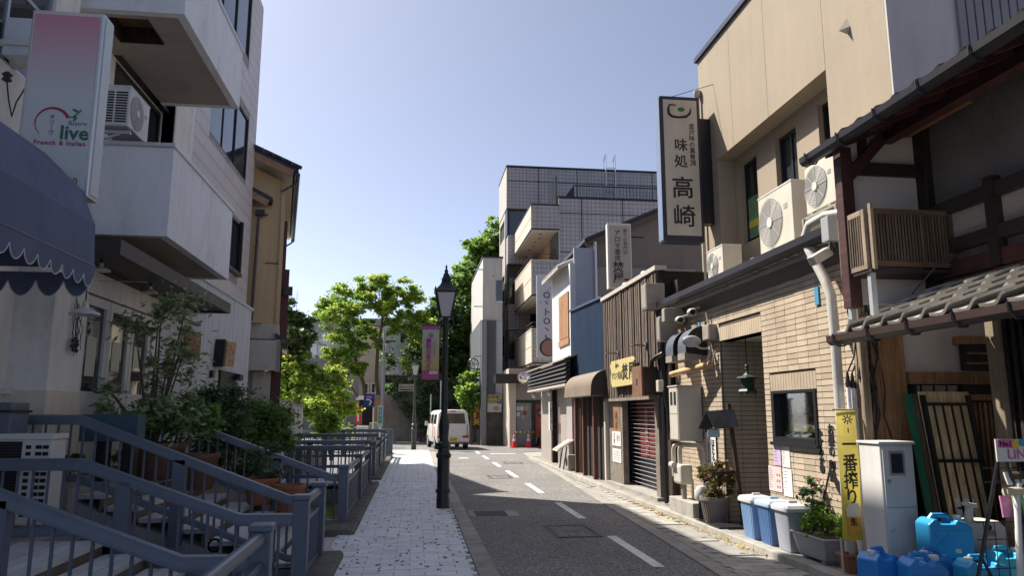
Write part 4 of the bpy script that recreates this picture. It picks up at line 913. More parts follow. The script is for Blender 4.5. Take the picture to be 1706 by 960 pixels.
# ------------------------------------------------------------------ tan rendered upper building
tn = thing('tan_building', 'tan rendered building with an overhanging upper storey above the brick restaurant', 'building', (5.6, 10, 3))
XT = 5.2
TW = [(11.12,11.75,4.42,5.83),(9.83,10.48,4.72,5.83),(8.72,9.22,4.6,5.85)]
PA = [(7.2,8.46),(8.46,10.05),(10.05,11.3),(11.3,12.68)]        # render panels with open joints
for a, b in PA:
    z0 = 3.6 if a < 8 else 6.0
    MB().box(XT, 5.62, a+.004, b-.004, z0, 8.18).build('render_panel', m_tan, tn)
MB().box(XT+.004, 5.62, 11.98, 12.68, 3.6, 5.996).build('corner_pier', m_tan, tn)
MB().wall_x(5.5, 5.8, 8.46, 11.98, 3.4, 5.998, TW).build('wall', m_tan, tn)
MB().box(5.62, 9.5, 12.5, 12.66, 3.0, 8.17).box(5.62, 8.5, 7.22, 7.4, 3.4, 9.5).box(5.3, 5.62, 7.24, 12.6, 6.02, 8.1).build('side_wall', m_tan, tn)
MB().box(XT-.05, 9.5, 7.15, 12.74, 8.18, 8.27).build('parapet_cap', mat('cap_dark_blue',(.03,.035,.06),.4), tn)
for s in TW:
    window_x(tn, 5.62 - .06, -1, *s, 2, 1, m_black, m_gl, .05)
MB().box(5.585,5.59,11.2,11.68,4.5,5.2).build('window_sticker', mat('green_sticker',(.10,.20,.10),.6,.3,8), tn); MB().box(5.583,5.589,11.2,11.68,4.68,4.8).build('window_sticker', mat('yellow_sticker',(.5,.42,.05),.6), tn)
MB().box(5.2, 6.06, 7.17, 7.2, 3.6, 8.17).build('shaded_end', mat('shaded_tan_render', (.46,.43,.41), .85, .07, 1.2, .25, 70, streak=.12), tn)  # tan wall's end face in shade, the grey shade tone put into its colour
for k in range(14): MB().box(6.06+k*.11, 6.15+k*.11, 7.13, 7.17, 4, 9.6).build('cladding_rib', mat('mauve_cladding',(.20,.185,.20),.6,.08,3), tn)
sp = solo('wall_sconce', MB().add([(5.2,7.86,6.28),(5.2,7.98,6.28),(5.2,7.92,6.42),(5.08,7.92,6.24),(5.2,7.92,6.2)], [(0,3,2),(1,2,3),(0,4,3),(1,3,4),(0,2,1,4)]), m_steelb, 'small pointed vent cover on the tan wall near its corner', 'vent')
dp = thing('drain_pipe', 'thin cream drainpipe with a hopper at the far edge of the tan wall', 'pipe', (5.15,12.6,3.6)); MB().cyl((5.14,12.62,3.5),(5.14,12.62,7.45),.035).build('pipe', m_steelb, dp, True); MB().lathe([(.035,0),(.07,.05),(.07,.14),(.05,.16)],(5.14,12.62,7.42),10).build('hopper', m_steelb, dp, True)
# tall lit sign of the restaurant
ts = thing('projecting_sign', 'tall cream projecting sign with black brush characters and a green dot', 'sign', (4.6, 12.3, 4.6))
MB().box(4.26,4.99,12.2,12.46,4.55,7.24).build('case', mat('sign_case_navy',(.025,.03,.055),.35,.1), ts, bev=.006)
MB().box(4.245,4.258,12.215,12.445,4.58,7.21).build('side_face', mat('sign_side_blue',(.16,.21,.30),.35,.08), ts)
MB().box(4.315,4.94,12.186,12.2,4.66,7.17).build('face', mat('sign_face_cream',(.53,.48,.41),.4,.07,1.5,streak=.12), ts)
MB().box(4.99,5.2,12.22,12.44,4.9,6.85).build('mounting_box', m_black, ts)
Yt = 12.183
text('髙' if False else '高', .42, (4.625,Yt,5.50), '-y', m_ink, ts, bold=.010, ext=.003); text('崎', .42, (4.635,Yt,4.98), '-y', m_ink, ts, bold=.010, ext=.003)
text('味', .25, (4.62,Yt,6.30), '-y', m_ink, ts, bold=.012, ext=.003); text('処', .25, (4.61,Yt,6.0), '-y', m_ink, ts, bold=.012, ext=.003)
vtext('金沢味の真骨頂', .115, (4.83,Yt,6.33), '-y', m_ink, ts, line=1.0, bold=.006)
cup = MB(); pts = [(4.43,7.06),(4.41,6.99),(4.42,6.90),(4.48,6.85),(4.60,6.84),(4.74,6.86),(4.81,6.92),(4.83,7.02)]
cup.tube([(x,Yt,z) for x,z in pts],[.012,.022,.026,.022,.02,.024,.022,.008],6).tube([(4.43,Yt,7.07),(4.56,Yt,7.07)],[.014,.008],6).build('bowl_stroke', m_ink, ts)
MB().disc((4.65,Yt,6.99),.065,'y',.006,16,.62).build('green_dot', mat('sign_green',(.01,.16,.02),.5), ts)
solo('guy_wire', MB().cyl((4.42,12.3,7.24),(5.2,12.0,7.42),.006,n=5), m_cableg, 'thin stay wire from the tall cream sign to the tan wall', 'wire')
# rooftop outdoor units standing on the eave
m_bigac = mat('ac_cream',(.58,.54,.46),.5,.05,3,streak=.1,dirt=('#9a8a70',.2))
for k,(c,w,h,d,l) in enumerate(((( 4.98,9.22,3.72),.95,.86,.40,'large cream outdoor unit in the middle of the brick roof'),((4.93,11.27,3.66),.62,.56,.32,'small cream outdoor unit at the far end of the brick roof'),((4.80,7.85,3.92),.66,.62,.30,'cream outdoor unit on a rack beside the old timber house'))):
    ac_unit(l, c, R(-90), w, h, d, fan=(.33,.21,.24)[k], m=m_bigac)
rk = thing('unit_rack', 'slatted metal rack under the outdoor unit next to the timber house', 'rack', (4.8,7.85,3.5))
for y in (7.5,8.2):
    MB().bar((4.6,y,3.88),(5.2,y,3.9),.04,.05).build('arm', m_graybox, rk)
    for x in (4.62,5.1): MB().bar((x,y,3.4),(x,y,3.88),.035,.035).build('leg', m_graybox, rk)
for x in (4.65,4.8,4.95): MB().bar((x,7.45,3.905),(x,8.25,3.905),.05,.03).build('slat', m_graybox, rk)
for y in (9.0,9.6): solo('unit_sleeper', MB().box(4.6,5.2,y-.05,y+.05,3.5,3.72), m_kerb, 'concrete sleeper under the %s end of the large roof unit' % ('near' if y<9.2 else 'far'), 'block', 'sleepers under the large roof unit')
for y in (11.1,11.45): solo('unit_sleeper', MB().box(4.7,5.15,y-.05,y+.05,3.5,3.66), m_kerb, 'sleeper under the %s end of the small roof unit' % ('near' if y<11.3 else 'far'), 'block', 'sleepers under the small roof unit')
# white downpipe with swan neck and satellite cables
dw = thing('downpipe', 'thick white downpipe with a swan neck running down the brick beside the timber house', 'pipe', (4.25,7.1,1))
MB().tube([(4.45,6.98,3.66),(4.3,7.2,3.67),(4.24,7.42,3.63),(4.23,7.5,3.52),(4.23,7.46,3.38),(4.24,7.2,2.98),(4.25,7.12,2.8),(4.25,7.1,2.5),(4.25,7.1,.1)],.052,12).build('pipe', mat('downpipe_white',(.52,.50,.46),.45,.08,3,streak=.15,dirt=('#7b7464',.3)), dw, True)
for z in (2.3,1.5): MB().box(4.2,4.42,7.06,7.14,z,z+.02).build('bracket', m_alu, dw)
for k in range(4): 
    c = thing('conduit', 'grey plastic conduit beside the white downpipe, %s of four' % ('first','second','third','last')[k], 'conduit', (4.3+.055*k,6.95,.1), 'grey conduits beside the downpipe'); x = 4.27+.05*k
    MB().cyl((x,6.96,.09),(x,6.96,1.86-.01*k),.021).build('tube', m_balc, c, True); MB().lathe([(.024,0),(.026,.03),(.012,.14),(.01,.15)],(x,6.96,1.85-.01*k),8).build('boot', m_black if k==3 else m_gut, c, True)
    MB().tube([(x,6.96,1.99),(x+.05,6.9,2.15),(x+.10+.02*k,6.88,2.5),(4.5,6.85,3.1)],.009,5).build('cable', m_cableg, c, True)
cbx = MB(); q = random.Random(21)
for k in range(9):
    x = 4.40+q.uniform(-.05,.12); p = [(x,6.9,q.uniform(2.9,3.5))]
    for j in range(7): p.append((x+q.uniform(-.05,.06)+.02*j*(k%2), 6.88+q.uniform(-.04,.02), p[0][2]-.27*(j+1)))
    cbx.tube(p,.008,5)
for k in range(4): cbx.tube([(4.36+.02*k, 6.9+.12*math.cos(a), 2.62+.11*math.sin(a)-.1*k) for a in [i*.4 for i in range(17)]],.007,5)
stuff(cbx.build('cable_tangle', m_cableg))['label'] = 'tangle of black cables between the brick wall and the timber house'
jb = thing('comms_box', 'flat pale grey wall box hanging over the brick beside the swan-neck pipe', 'box', (4.3,7.0,3.3)); MB().box(4.12,4.40,6.86,7.0,3.32,3.58).build('case', mat('comms_grey',(.30,.31,.31),.5,.06), jb, bev=.008); MB().box(4.24,4.28,6.85,6.86,3.46,3.465).build('mark', m_ink, jb); 
for x in (4.2,4.26,4.33): MB().cyl((x,6.96,3.32),(x,6.96,3.24),.015).build('gland', m_black, jb)
fl2 = thing('floodlight', 'white box-shaped floodlight under the pale grey wall box', 'lamp', (4.2,7.05,3.1)); MB().obox((4.14,7.08,3.2),(.26,.1,.1),(0,-.5,.2)).build('housing', m_steelb, fl2, bev=.01); MB().cyl((4.22,7.05,3.24),(4.22,7.0,3.34),.012).build('arm', m_alu, fl2)
# ================================================================== old timber house at the right edge
m_timb = mat('timber_black', (.028, .019, .018), .6, .3, 5, .2, 40, grain='z', rnd=.25)
m_timr = mat('timber_red', (.06, .022, .02), .55, .25, 4, .15, 40, grain='y')
m_timg = mat('timber_grey', (.26, .20, .14), .75, .2, 5, .2, 40, grain='z', rnd=.22)
m_stuc = mat('old_stucco', (.30, .265, .24), .9, .08, 1.5, .3, 60)
m_stucd = mat('dark_stucco', (.15, .135, .13), .95, .2, 3, .5, 50)
m_wplas = mat('old_white_plaster', (.52,.48,.455), .9, .08, 1.5, .25, 60, dirt=('#8d8378',.3))
m_bamb = mat('bamboo_slat', (.10, .07, .05), .6, .2, 6, .1, 60, grain='z', rnd=.3)
m_boardw = mat('board_brown', (.27, .145, .07), .65, .25, 3, .15, 40, grain='z', rnd=.25)
mh = thing('timber_house', 'old dark timber town house with deep tiled eaves at the right edge', 'house', (4.8, 5.5, 0))
# upper storey
MB().box(4.82,5.0,2.0,6.28,2.72,4.48).build('upper_wall', m_stucd, mh)
MB().prism([(3.98,2.6),(4.82,2.6),(4.82,4.47),(3.98,4.12)],'y',6.34,6.44).build('wing_wall', m_wplas, mh)
for c in ((3.94,4.06,6.28,6.40,2.55,4.09),(4.74,4.86,6.2,6.34,2.55,4.43)): MB().box(*c).build('post', m_timr if c[0] < 4 else m_timb, mh, bev=.006)
MB().box(3.96,4.86,6.29,6.34,3.83,3.95).build('beam', m_timb, mh); MB().box(4.16,4.24,6.30,6.34,3.95,4.2).build('strut', m_timb, mh)
MB().bar((3.98,6.31,3.75),(4.45,6.31,4.25),.06,.10).build('brace', m_timr, mh)
for z,h in ((3.38,.12),(3.02,.12),(2.80,.14)): MB().box(4.74,4.82,2.0,6.2,z,z+h).build('wall_rail', m_timb if z > 2.9 else m_timr, mh)
for y in (5.45,4.4,3.4): MB().box(4.72,4.81,y-.05,y+.05,2.8,3.56).build('rail_post', m_timb, mh)
MB().box(4.8,4.83,2.0,6.2,3.14,3.38).build('panel', m_stuc, mh)
# upper roof: boards, rafters, tiles, gutter
zu = lambda x: 4.12 + (x - 3.87) * .42
MB().prism([(3.89,zu(3.89)-.02),(6.4,zu(6.4)-.02),(6.4,zu(6.4)+.02),(3.89,zu(3.89)+.02)], 'y', 1.0, 6.62).build('roof', m_timr, mh)
for k in range(15):
    y = 6.5 - k * .36; MB().bar((3.93,y,zu(3.93)-.06),(4.82,y,zu(4.82)-.06),.05,.07).build('rafter', m_timr, mh)
MB().box(4.40,4.52,1.0,6.55,4.16,4.27).build('purlin', m_timr, mh); MB().box(4.56,4.68,5.45,6.3,4.22,4.28).build('wall_plate', m_boardw, mh)
KT = {}
def kawara(parent, x0, x1, zf, y0, y1, m, w=.26, d=.24, amp=.055):
    """overlapping pantiles, each a curved piece; x0 is the eave"""
    sl = (zf(x1) - zf(x0)) / (x1 - x0); a = math.atan(sl)
    key = (w, d, m.name)
    if key not in KT:
        mb = MB(); n = 8; prof = []
        for i in range(n + 1):
            u = i / n; prof.append((u * w * 1.06, amp * math.cos(min(u, .55) / .55 * math.pi) * .5 if u < .55 else -amp/2 + .012 * (u - .55) / .45))
        top = [(0, p[0], p[1] + .028) for p in prof]; topb = [(d * 1.18, p[0], p[1] + .004) for p in prof]
        mb.v = top + topb + [(0, p[0], p[1] + .004) for p in prof] + [(d * 1.18, p[0], p[1] - .016) for p in prof]; k = n + 1
        for i in range(n): mb.f += [(i, i+1, k+i+1, k+i), (2*k+i, 3*k+i, 3*k+i+1, 2*k+i+1), (i, 2*k+i, 2*k+i+1, i+1), (k+i, k+i+1, 3*k+i+1, 3*k+i)]
        mb.f += [(0, k, 3*k, 2*k), (n, 2*k+n, 3*k+n, k+n)]
        KT[key] = mb.mesh('roof_tile', m, True)
    r = 0; x = x0; dx = d * math.cos(a)
    while x < x1:
        y = y1
        while y > y0:
            piece('roof_tile', KT[key], parent, (x, y - w, zf(x) + .03 + rng.uniform(-.003,.003)), (rng.uniform(-.01,.01), -a + rng.uniform(-.01,.01), 0)); y -= w
        x += dx; r += 1
kawara(mh, 3.87, 4.9, zu, 2.6, 6.6, mat('dark_kawara',(.06,.058,.06),.45,.25,4,.1,50,rnd=.2), amp=.03)
def gutter(name, x, y0, y1, z, parent, m, hooks):
    MB().prism([(x-.06,z),(x-.055,z-.055),(x-.02,z-.085),(x+.03,z-.085),(x+.06,z-.05),(x+.065,z),(x+.055,z),(x+.05,z-.045),(x+.025,z-.075),(x-.018,z-.075),(x-.045,z-.05),(x-.05,z)], 'y', y0, y1).build(name, m, parent)
    for y in hooks: MB().tube([(x-.07,y,z+.01),(x-.068,y,z-.06),(x-.02,y,z-.10),(x+.04,y,z-.095),(x+.08,y,z-.03),(x+.09,y,z+.06)],.009,5).build('gutter_hook', m_gut, parent, True)
gutter('gutter', 3.81, 1.0, 6.68, 4.10, mh, m_gut, [6.55,6.0,5.45,4.9,4.35,3.8])
# lower pent roof over the ground floor
zl = lambda x: 2.30 + (x - 3.8) * .40
MB().prism([(3.82,zl(3.82)-.04),(4.82,zl(4.82)-.04),(4.82,zl(4.82)),(3.82,zl(3.82))], 'y', 1.0, 6.28).build('pent_roof', m_timb, mh)
kawara(mh, 3.80, 4.74, zl, 2.8, 6.31, m_kaw, .25, .27, .075)
gutter('gutter', 3.76, 1.0, 6.33, 2.285, mh, mat('gutter_brown',(.05,.032,.028),.4,.15,4), [6.2,5.7,5.2,4.7,4.2])
MB().prism([(3.84,2.20),(4.8,2.58),(4.8,2.66),(3.84,2.28)],'y',6.22,6.28).build('barge_board', m_timb, mh)
for k in range(9): MB().bar((3.86,6.1-k*.42,2.25),(4.8,6.1-k*.42,2.63),.04,.05).build('rafter', m_timb, mh)
# ground floor: boarded pier, plaster, beams, slatted doors, lattice front
for k in range(3): MB().box(4.43+k*.14,4.565+k*.14,6.88,6.94,.08,2.6).build('pier_board', m_boardw, mh)
MB().box(4.34,4.42,6.82,6.95,.08,2.85).build('corner_post', m_timg, mh, bev=.012)
MB().box(4.86,6.15,6.93,7.02,1.96,2.75).build('plaster_panel', m_wplas, mh)
MB().box(4.86,6.2,6.85,6.95,1.88,2.0).build('lintel', m_boardw, mh)
MB().box(4.86,6.2,6.96,7.02,.08,1.9).build('back_wall', m_timb, mh)
for k in range(4): MB().box(4.90+k*.14,5.02+k*.14,6.93,6.96,1.76,1.87).build('transom_pane', m_gl, mh)
MB().box(5.42,6.2,6.80,6.93,2.28,2.36).build('door_hood', m_boardw, mh); MB().box(5.48,6.1,6.86,6.92,2.02,2.27).build('transom', m_timb, mh)
for z in (2.08,2.18): MB().box(5.5,6.1,6.83,6.86,z,z+.02).build('transom_bar', m_boardw, mh)
dr = MB().box(5.46,6.2,6.9,6.94,.1,1.88).build('slatted_door', m_timb, mh)
for k in range(12): MB().box(5.48+k*.055,5.508+k*.055,6.86,6.9,.12,1.7).build('slat', m_boardw, dr)
for z in (1.72,.9,.15): MB().box(5.46,6.2,6.855,6.905,z,z+.06).build('door_rail', m_boardw, dr)
MB().box(5.20,5.34,6.08,6.22,.08,2.75).build('front_post', m_timg, mh, bev=.012)
MB().box(5.34,5.42,1.5,6.15,.08,2.75).build('front_wall', m_timb, mh)
for z in (.5,1.55,2.15): MB().box(5.27,5.34,1.5,6.08,z,z+.05).build('lattice_rail', m_timb, mh)
for k in range(26): MB().box(5.25,5.28,6.03-k*.09,6.065-k*.09,.3,2.5).build('lattice_slat', m_timb, mh)
MB().box(5.26,5.32,1.5,6.08,.08,.3).build('sill_beam', m_timg, mh)
MB().box(4.1,6.2,1.5,7.0,.0,.09).build('threshold_slab', m_conc, mh)
MB().box(6.15,6.25,1.5,7.0,0,4.6).box(6.26,6.4,6.9,7.1,0,4.6).build('rear_wall', m_stucd, mh)
mb_ = thing('wall_mailbox', 'small dark box on the plaster beside the old house lattice', 'box', (5.3,6.9,2.3)); MB().box(5.86,6.02,6.78,6.92,2.33,2.62).build('case', m_gut, mb_); MB().box(5.85,6.03,6.77,6.92,2.32,2.335).build('lip', m_black, mb_)
# slatted balcony box on steel legs
bk = thing('slatted_balcony', 'weathered slatted wooden balcony box standing on steel legs above the pent roof', 'balcony', (4.4, 6.1, 2.6))
def slat_side(axis, f, a0, a1, z0, z1, n, m, mf):
    """lattice panel: frame plus slats, in plane axis=f"""
    b = (lambda p, q, zz0, zz1, d=0: (f-.02+d, f+.02+d, p, q, zz0, zz1)) if axis == 'x' else (lambda p, q, zz0, zz1, d=0: (p, q, f-.02+d, f+.02+d, zz0, zz1))
    for p, q, zz0, zz1 in ((a0,a0+.05,z0,z1),(a1-.05,a1,z0,z1),(a0+.05,a1-.05,z1-.05,z1),(a0+.05,a1-.05,z0,z0+.05)): MB().box(*b(p,q,zz0,zz1)).build('frame_bar', mf, bk, bev=.004)
    MB().box(*b(a0+.05,a1-.05,(z0+z1)/2-.012,(z0+z1)/2+.012,.012)).build('mid_bar', mf, bk)
    w = (a1-a0-.1)/n
    for k in range(n):
        p = a0+.05+k*w; g = rng.uniform(.42,.68); MB().box(*b(p+.1*w,p+(.1+g)*w,z0+.05,z1-.05,-.004)).build('slat', m, bk)
slat_side('y', 6.0, 4.0, 4.82, 2.88, 3.41, 24, m_bamb, mat('balcony_frame_brown',(.11,.065,.04),.6,.2,5,grain='x'))
slat_side('x', 3.98, 6.02, 6.44, 2.86, 3.41, 9, m_bamb, m_timg)
MB().box(3.97,4.84,5.98,6.46,2.83,2.86).build('floor_board', m_timb, bk); MB().box(3.99,4.02,5.96,6.0,2.85,3.45).build('corner_bar', m_timg, bk)
m_angle = mat('galvanised_angle',(.42,.45,.48),.4,.1,6,metal=.3)
for x, y in ((3.99,6.03),(4.0,6.38)): MB().box(x,x+.05,y,y+.006,2.42,2.84).box(x,x+.006,y+.006,y+.05,2.42,2.84).build('leg', m_angle, bk)
MB().box(3.92,4.45,6.0,6.03,2.40,2.43).build('foot_rail', m_angle, bk); MB().box(3.95,4.5,6.36,6.39,2.42,2.45).build('foot_rail', m_angle, bk)
solo('roof_cable', MB().tube([(4.28,5.9,2.62),(4.45,5.8,2.85),(4.7,5.75,2.98)],.008,5), m_cableg, 'black cable rising from the pent roof under the slatted balcony', 'cable', smooth=True)

# ------------------------------------------------------------------ things standing along the right-hand wall
by = thing('nobori_banner', 'tall yellow banner with four black characters and a beer glass printed on it', 'banner', (4.18, 6.9, .1))
m_byel = grad_mat('banner_yellow', (.40,.36,.05), (.56,.47,.13), .4, 1.5)
bm = MB(); n = 10
for i in range(n):
    for j in range(3):
        f = lambda u, v: (4.085+.205*u-.02*v+.0, 6.9+.012*math.sin(v*7+u*2), 1.62-1.22*v)
        bm.quad(f(j/3,i/n), f((j+1)/3,i/n), f((j+1)/3,(i+1)/n), f(j/3,(i+1)/n))
bm.build('cloth', translucent(m_byel,.6), by, True)
MB().cyl((4.295,6.93,.1),(4.305,6.93,1.75),.011,n=8).build('pole', m_pvc, by); MB().cyl((4.06,6.93,1.63),(4.36,6.93,1.63),.008,n=8).build('cross_pole', m_pvc, by); MB().cyl((4.065,6.93,.1),(4.06,6.93,.42),.011,n=8).build('pole', m_pvc, by)
for s, z in (('一',1.285),('番',1.11),('搾',.945),('り',.79)): text(s, .175, (4.185-.005*(1.3-z)*4, 6.878, z), '-y', m_ink, by, bold=.02, sx=.86)
gl = MB().prism([(4.11,.45),(4.23,.45),(4.25,.68),(4.22,.74),(4.14,.74),(4.10,.68)], 'y', 6.874, 6.882).build('glass_print', mat('beer_amber',(.48,.26,.05),.5,.2,20), by); MB().prism([(4.105,.62),(4.25,.62),(4.255,.69),(4.225,.745),(4.14,.745),(4.10,.69)], 'y', 6.871, 6.8735).build('foam_print', mat('beer_foam',(.50,.52,.48),.6,.1,20), by)
text('生', .07, (4.17,6.868,.57), '-y', m_ink, by, bold=.03); sb = MB()
for a in range(8): sb.obox((4.185+.035*math.cos(a*.785),6.878,1.535+.03*math.sin(a*.785)),(.04,.004,.012),(0,-a*.785,0))
sb.build('sun_print', m_grey, by); MB().obox((4.185,6.878,1.43),(.012,.004,.05)).build('small_print', mat('print_orange',(.5,.16,.05),.6), by)
ec = thing('electric_cabinet', 'tall grey-white steel cabinet with a small square window by the timber pier', 'cabinet', (4.2,6.4,.08))
m_cab = mat('cabinet_grey',(.60,.585,.56),.5,.05,2,streak=.1,dirt=('#8a8071',.25))
MB().box(4.12,4.44,6.3,6.62,.12,1.32).build('body', m_cab, ec, bev=.01); MB().box(4.105,4.455,6.285,6.635,1.32,1.345).build('lid', m_cab, ec, bev=.006)
MB().box(4.135,4.425,6.286,6.3,.78,1.30).build('upper_door', m_cab, ec, bev=.004); MB().box(4.135,4.425,6.286,6.3,.14,.77).build('lower_door', m_cab, ec, bev=.004)
wf = MB().box(4.19,4.335,6.276,6.29,1.05,1.07).box(4.19,4.335,6.276,6.29,1.24,1.26).box(4.19,4.205,6.276,6.29,1.07,1.24).box(4.32,4.335,6.276,6.29,1.07,1.24).build('window_frame', m_alu, ec); MB().box(4.205,4.32,6.281,6.287,1.07,1.24).build('window', m_gl, ec)
for z in (1.0,.58): MB().disc((4.175,6.283,z),.018,'y',.008,12).build('lock', m_alu, ec)
MB().box(4.11,4.455,6.29,6.63,.08,.12).build('plinth', m_kerb, ec)
# lidded bins
def bin_(x, y, l, mbody, mlid, rib, h=.46, w=.30, d=.34, rz=0.):
    t = thing('waste_bin', l, 'bin', (x, y, .085), 'lidded bins against the brick wall')
    bb = MB(); n = 12; prof = []
    def rr(wx, wy, z): return [(x+sx*(wx/2-.03)+.03*math.cos(a), y+sy*(wy/2-.03)+.03*math.sin(a), z) for sx, sy, a0 in ((1,1,0),(-1,1,math.pi/2),(-1,-1,math.pi),(1,-1,1.5*math.pi)) for a in (a0, a0+math.pi/4, a0+math.pi/2)]
    rings = [rr(w*.80,d*.80,.09), rr(w*.97,d*.97,.09+h*.93), rr(w*1.0,d*1.0,.09+h)]
    bb.v = [p for r in rings for p in r]; bb.f = [(i*12+k,i*12+(k+1)%12,(i+1)*12+(k+1)%12,(i+1)*12+k) for i in range(2) for k in range(12)]+[tuple(range(11,-1,-1)),tuple(range(24,36))]
    bb.build('body', mbody, t, True)
    ld = MB(); R2 = [rr(w*1.12,d*1.12,.09+h-.03), rr(w*1.13,d*1.13,.09+h+.005), rr(w*1.0,d*1.0,.09+h+.035), rr(w*.55,d*.5,.09+h+.05)]
    ld.v = [p for r in R2 for p in r]; ld.f = [(i*12+k,i*12+(k+1)%12,(i+1)*12+(k+1)%12,(i+1)*12+k) for i in range(3) for k in range(12)]+[tuple(range(11,-1,-1)),tuple(range(36,48))]
    ld.build('lid', mlid, t, True); MB().box(x-.05,x+.05,y-.02,y+.02,.09+h+.045,.09+h+.075).build('handle', mlid, t, bev=.008)
    if rib:
        for k in range(7):
            u = -w*.36+k*w*.12; MB().add(*[[(x+u*.82-.008,y-d*.40-.004,.11),(x+u*.82+.008,y-d*.40-.004,.11),(x+u+.009,y-d*.478-.004,.09+h*.86),(x+u-.009,y-d*.478-.004,.09+h*.86),(x+u*.82-.008,y-d*.40+.01,.11),(x+u*.82+.008,y-d*.40+.01,.11),(x+u+.009,y-d*.478+.01,.09+h*.86),(x+u-.009,y-d*.478+.01,.09+h*.86)], [(0,1,2,3),(0,4,5,1),(1,5,6,2),(2,6,7,3),(3,7,4,0)]]).build('rib', mbody, t)
            v = -d*.36+k*d*.12; MB().add(*[[(x-w*.40-.004,y+v*.82-.008,.11),(x-w*.40-.004,y+v*.82+.008,.11),(x-w*.478-.004,y+v+.009,.09+h*.86),(x-w*.478-.004,y+v-.009,.09+h*.86),(x-w*.40+.01,y+v*.82-.008,.11),(x-w*.40+.01,y+v*.82+.008,.11),(x-w*.478+.01,y+v+.009,.09+h*.86),(x-w*.478+.01,y+v-.009,.09+h*.86)], [(0,1,2,3),(0,4,5,1),(1,5,6,2),(2,6,7,3),(3,7,4,0)]]).build('rib', mbody, t)
    return t
m_binb = mat('bin_blue',(.20,.34,.56),.45,.06,4,dirt=('#64748c',.3)); m_bind = mat('bin_deep_blue',(.085,.17,.36),.45,.06,4); m_bing = mat('bin_grey',(.30,.32,.37),.45,.06,4,dirt=('#686a6e',.3)); m_lid = mat('lid_offwhite',(.50,.49,.46),.5,.05,4,dirt=('#8d887a',.3))
bin_(4.20,9.0,'light blue ribbed bin with a pale lid, farthest of the three bins',m_binb,m_lid,True); bin_(4.22,8.58,'deeper blue ribbed bin between the light blue and the grey bins',m_bind,mat('lid_blue',(.34,.42,.55),.45,.06,4),True); bin_(4.23,8.16,'grey smooth bin next to the long planter',m_bing,mat('lid_grey',(.42,.44,.47),.45,.06,4),False,.46,.31,.35)
# planter with two plants, terracotta bowl, ribbed pot with reddish bush, watering can
pn = thing('long_planter', 'long grey plastic planter filled with bright green herbs beside the grey bin', 'planter', (4.27,7.62,.085))
MB().add([(4.13,7.36,.11),(4.36,7.36,.11),(4.36,7.88,.11),(4.13,7.88,.11),(4.09,7.28,.33),(4.40,7.28,.33),(4.40,7.96,.33),(4.09,7.96,.33)], [(0,3,2,1),(0,1,5,4),(1,2,6,5),(2,3,7,6),(3,0,4,7),(4,5,6,7)]).build('trough', mat('planter_grey',(.30,.315,.335),.55,.08,4,dirt=('#6a6a66',.35)), pn, bev=.012)
MB().box(4.08,4.41,7.27,7.97,.32,.345).build('rim', mat('planter_grey',0), pn, bev=.008); MB().box(4.1,4.38,7.3,7.94,.335,.35).build('soil', m_soil, pn)
for y in (7.42,7.8): MB().box(4.14,4.35,y-.03,y+.03,.085,.115).build('foot', mat('planter_grey',0), pn)
cs, rs = blob((4.25,7.60,.44),.34,26,51,(.55,1.05,.45),(.06,.10),.1); bush('herb_clump','bright green leafy herbs growing in the long grey planter','plant',(4.25,7.6,.33),cs,rs,[75]*26,.034,m_leafl,52,.005,12,long=1.3)
cs, rs = blob((4.30,7.85,.66),.24,18,53,(.6,.8,1.0),(.05,.09),.1); bush('flowering_shrub','dark shrub with a few pink tips behind the bright herbs','plant',(4.30,7.85,.33),cs,rs,[40]*18,.034,m_leafd,54,.006,9)
tp = MB(); q = random.Random(4)
for k in range(14): tp.ball((4.3+q.uniform(-.12,.12),7.82+q.uniform(-.2,.15),.82+q.uniform(-.06,.08)),.011,5,4)
tp.build('pink_buds', mat('bud_pink',(.32,.08,.09),.6), bpy.data.objects['flowering_shrub'])
tb = thing('terracotta_bowl', 'small square terracotta planter at the foot of the yellow banner', 'planter', (4.2,7.0,.085))
MB().lathe([(.11,0),(.12,.02),(.155,.15),(.175,.155),(.175,.185),(.15,.185),(.14,.14)],(4.21,6.98,.085),4,False,1.1,.8,math.pi/4).build('bowl', m_terra, tb, bev=.006); MB().lathe([(.14,.14),(.001,.14)],(4.21,6.98,.085),4,False,1.1,.8,math.pi/4).build('soil', m_soil, tb)
fl3 = thing('fallen_pot', 'brown clay pot lying on its side in front of the terracotta planter', 'pot', (4.3,6.5,.1)); mbp = MB().lathe([(.05,0),(.06,.01),(.085,.16),(.095,.16),(.095,.185),(.08,.185),(.05,.02)],(0,0,0),18,False); rt = Euler((R(78),0,R(-50))).to_matrix(); mbp.v = [tuple(rt @ Vector(v) + Vector((4.3,6.6,.17))) for v in mbp.v]; mbp.build('pot', m_brownpot, fl3, True); mbp2 = MB().lathe([(.001,.03),(.07,.03)],(0,0,0),14,False); mbp2.v = [tuple(rt @ Vector(v) + Vector((4.3,6.6,.17))) for v in mbp2.v]; mbp2.build('soil', m_soil, fl3)
pr_ = thing('ribbed_pot', 'grey ribbed plastic pot on a dark mat by the brick alcove', 'pot', (4.22,10.35,.09)); m_rp = mat('pot_grey_brown',(.20,.175,.16),.55,.1,5)
MB().lathe([(.145,0),(.15,.02),(.195,.30),(.215,.30),(.215,.345),(.19,.345),(.18,.28)],(4.22,10.35,.09),28,False).build('pot', m_rp, pr_, True); MB().lathe([(.185,.30),(.001,.31)],(4.22,10.35,.09),20,False).build('soil', m_soil, pr_)
for k in range(28):
    a = k*math.pi/14; MB().bar((4.22+.156*math.cos(a),10.35+.156*math.sin(a),.13),(4.22+.192*math.cos(a),10.35+.192*math.sin(a),.36),.014,.014).build('rib', m_rp, pr_)
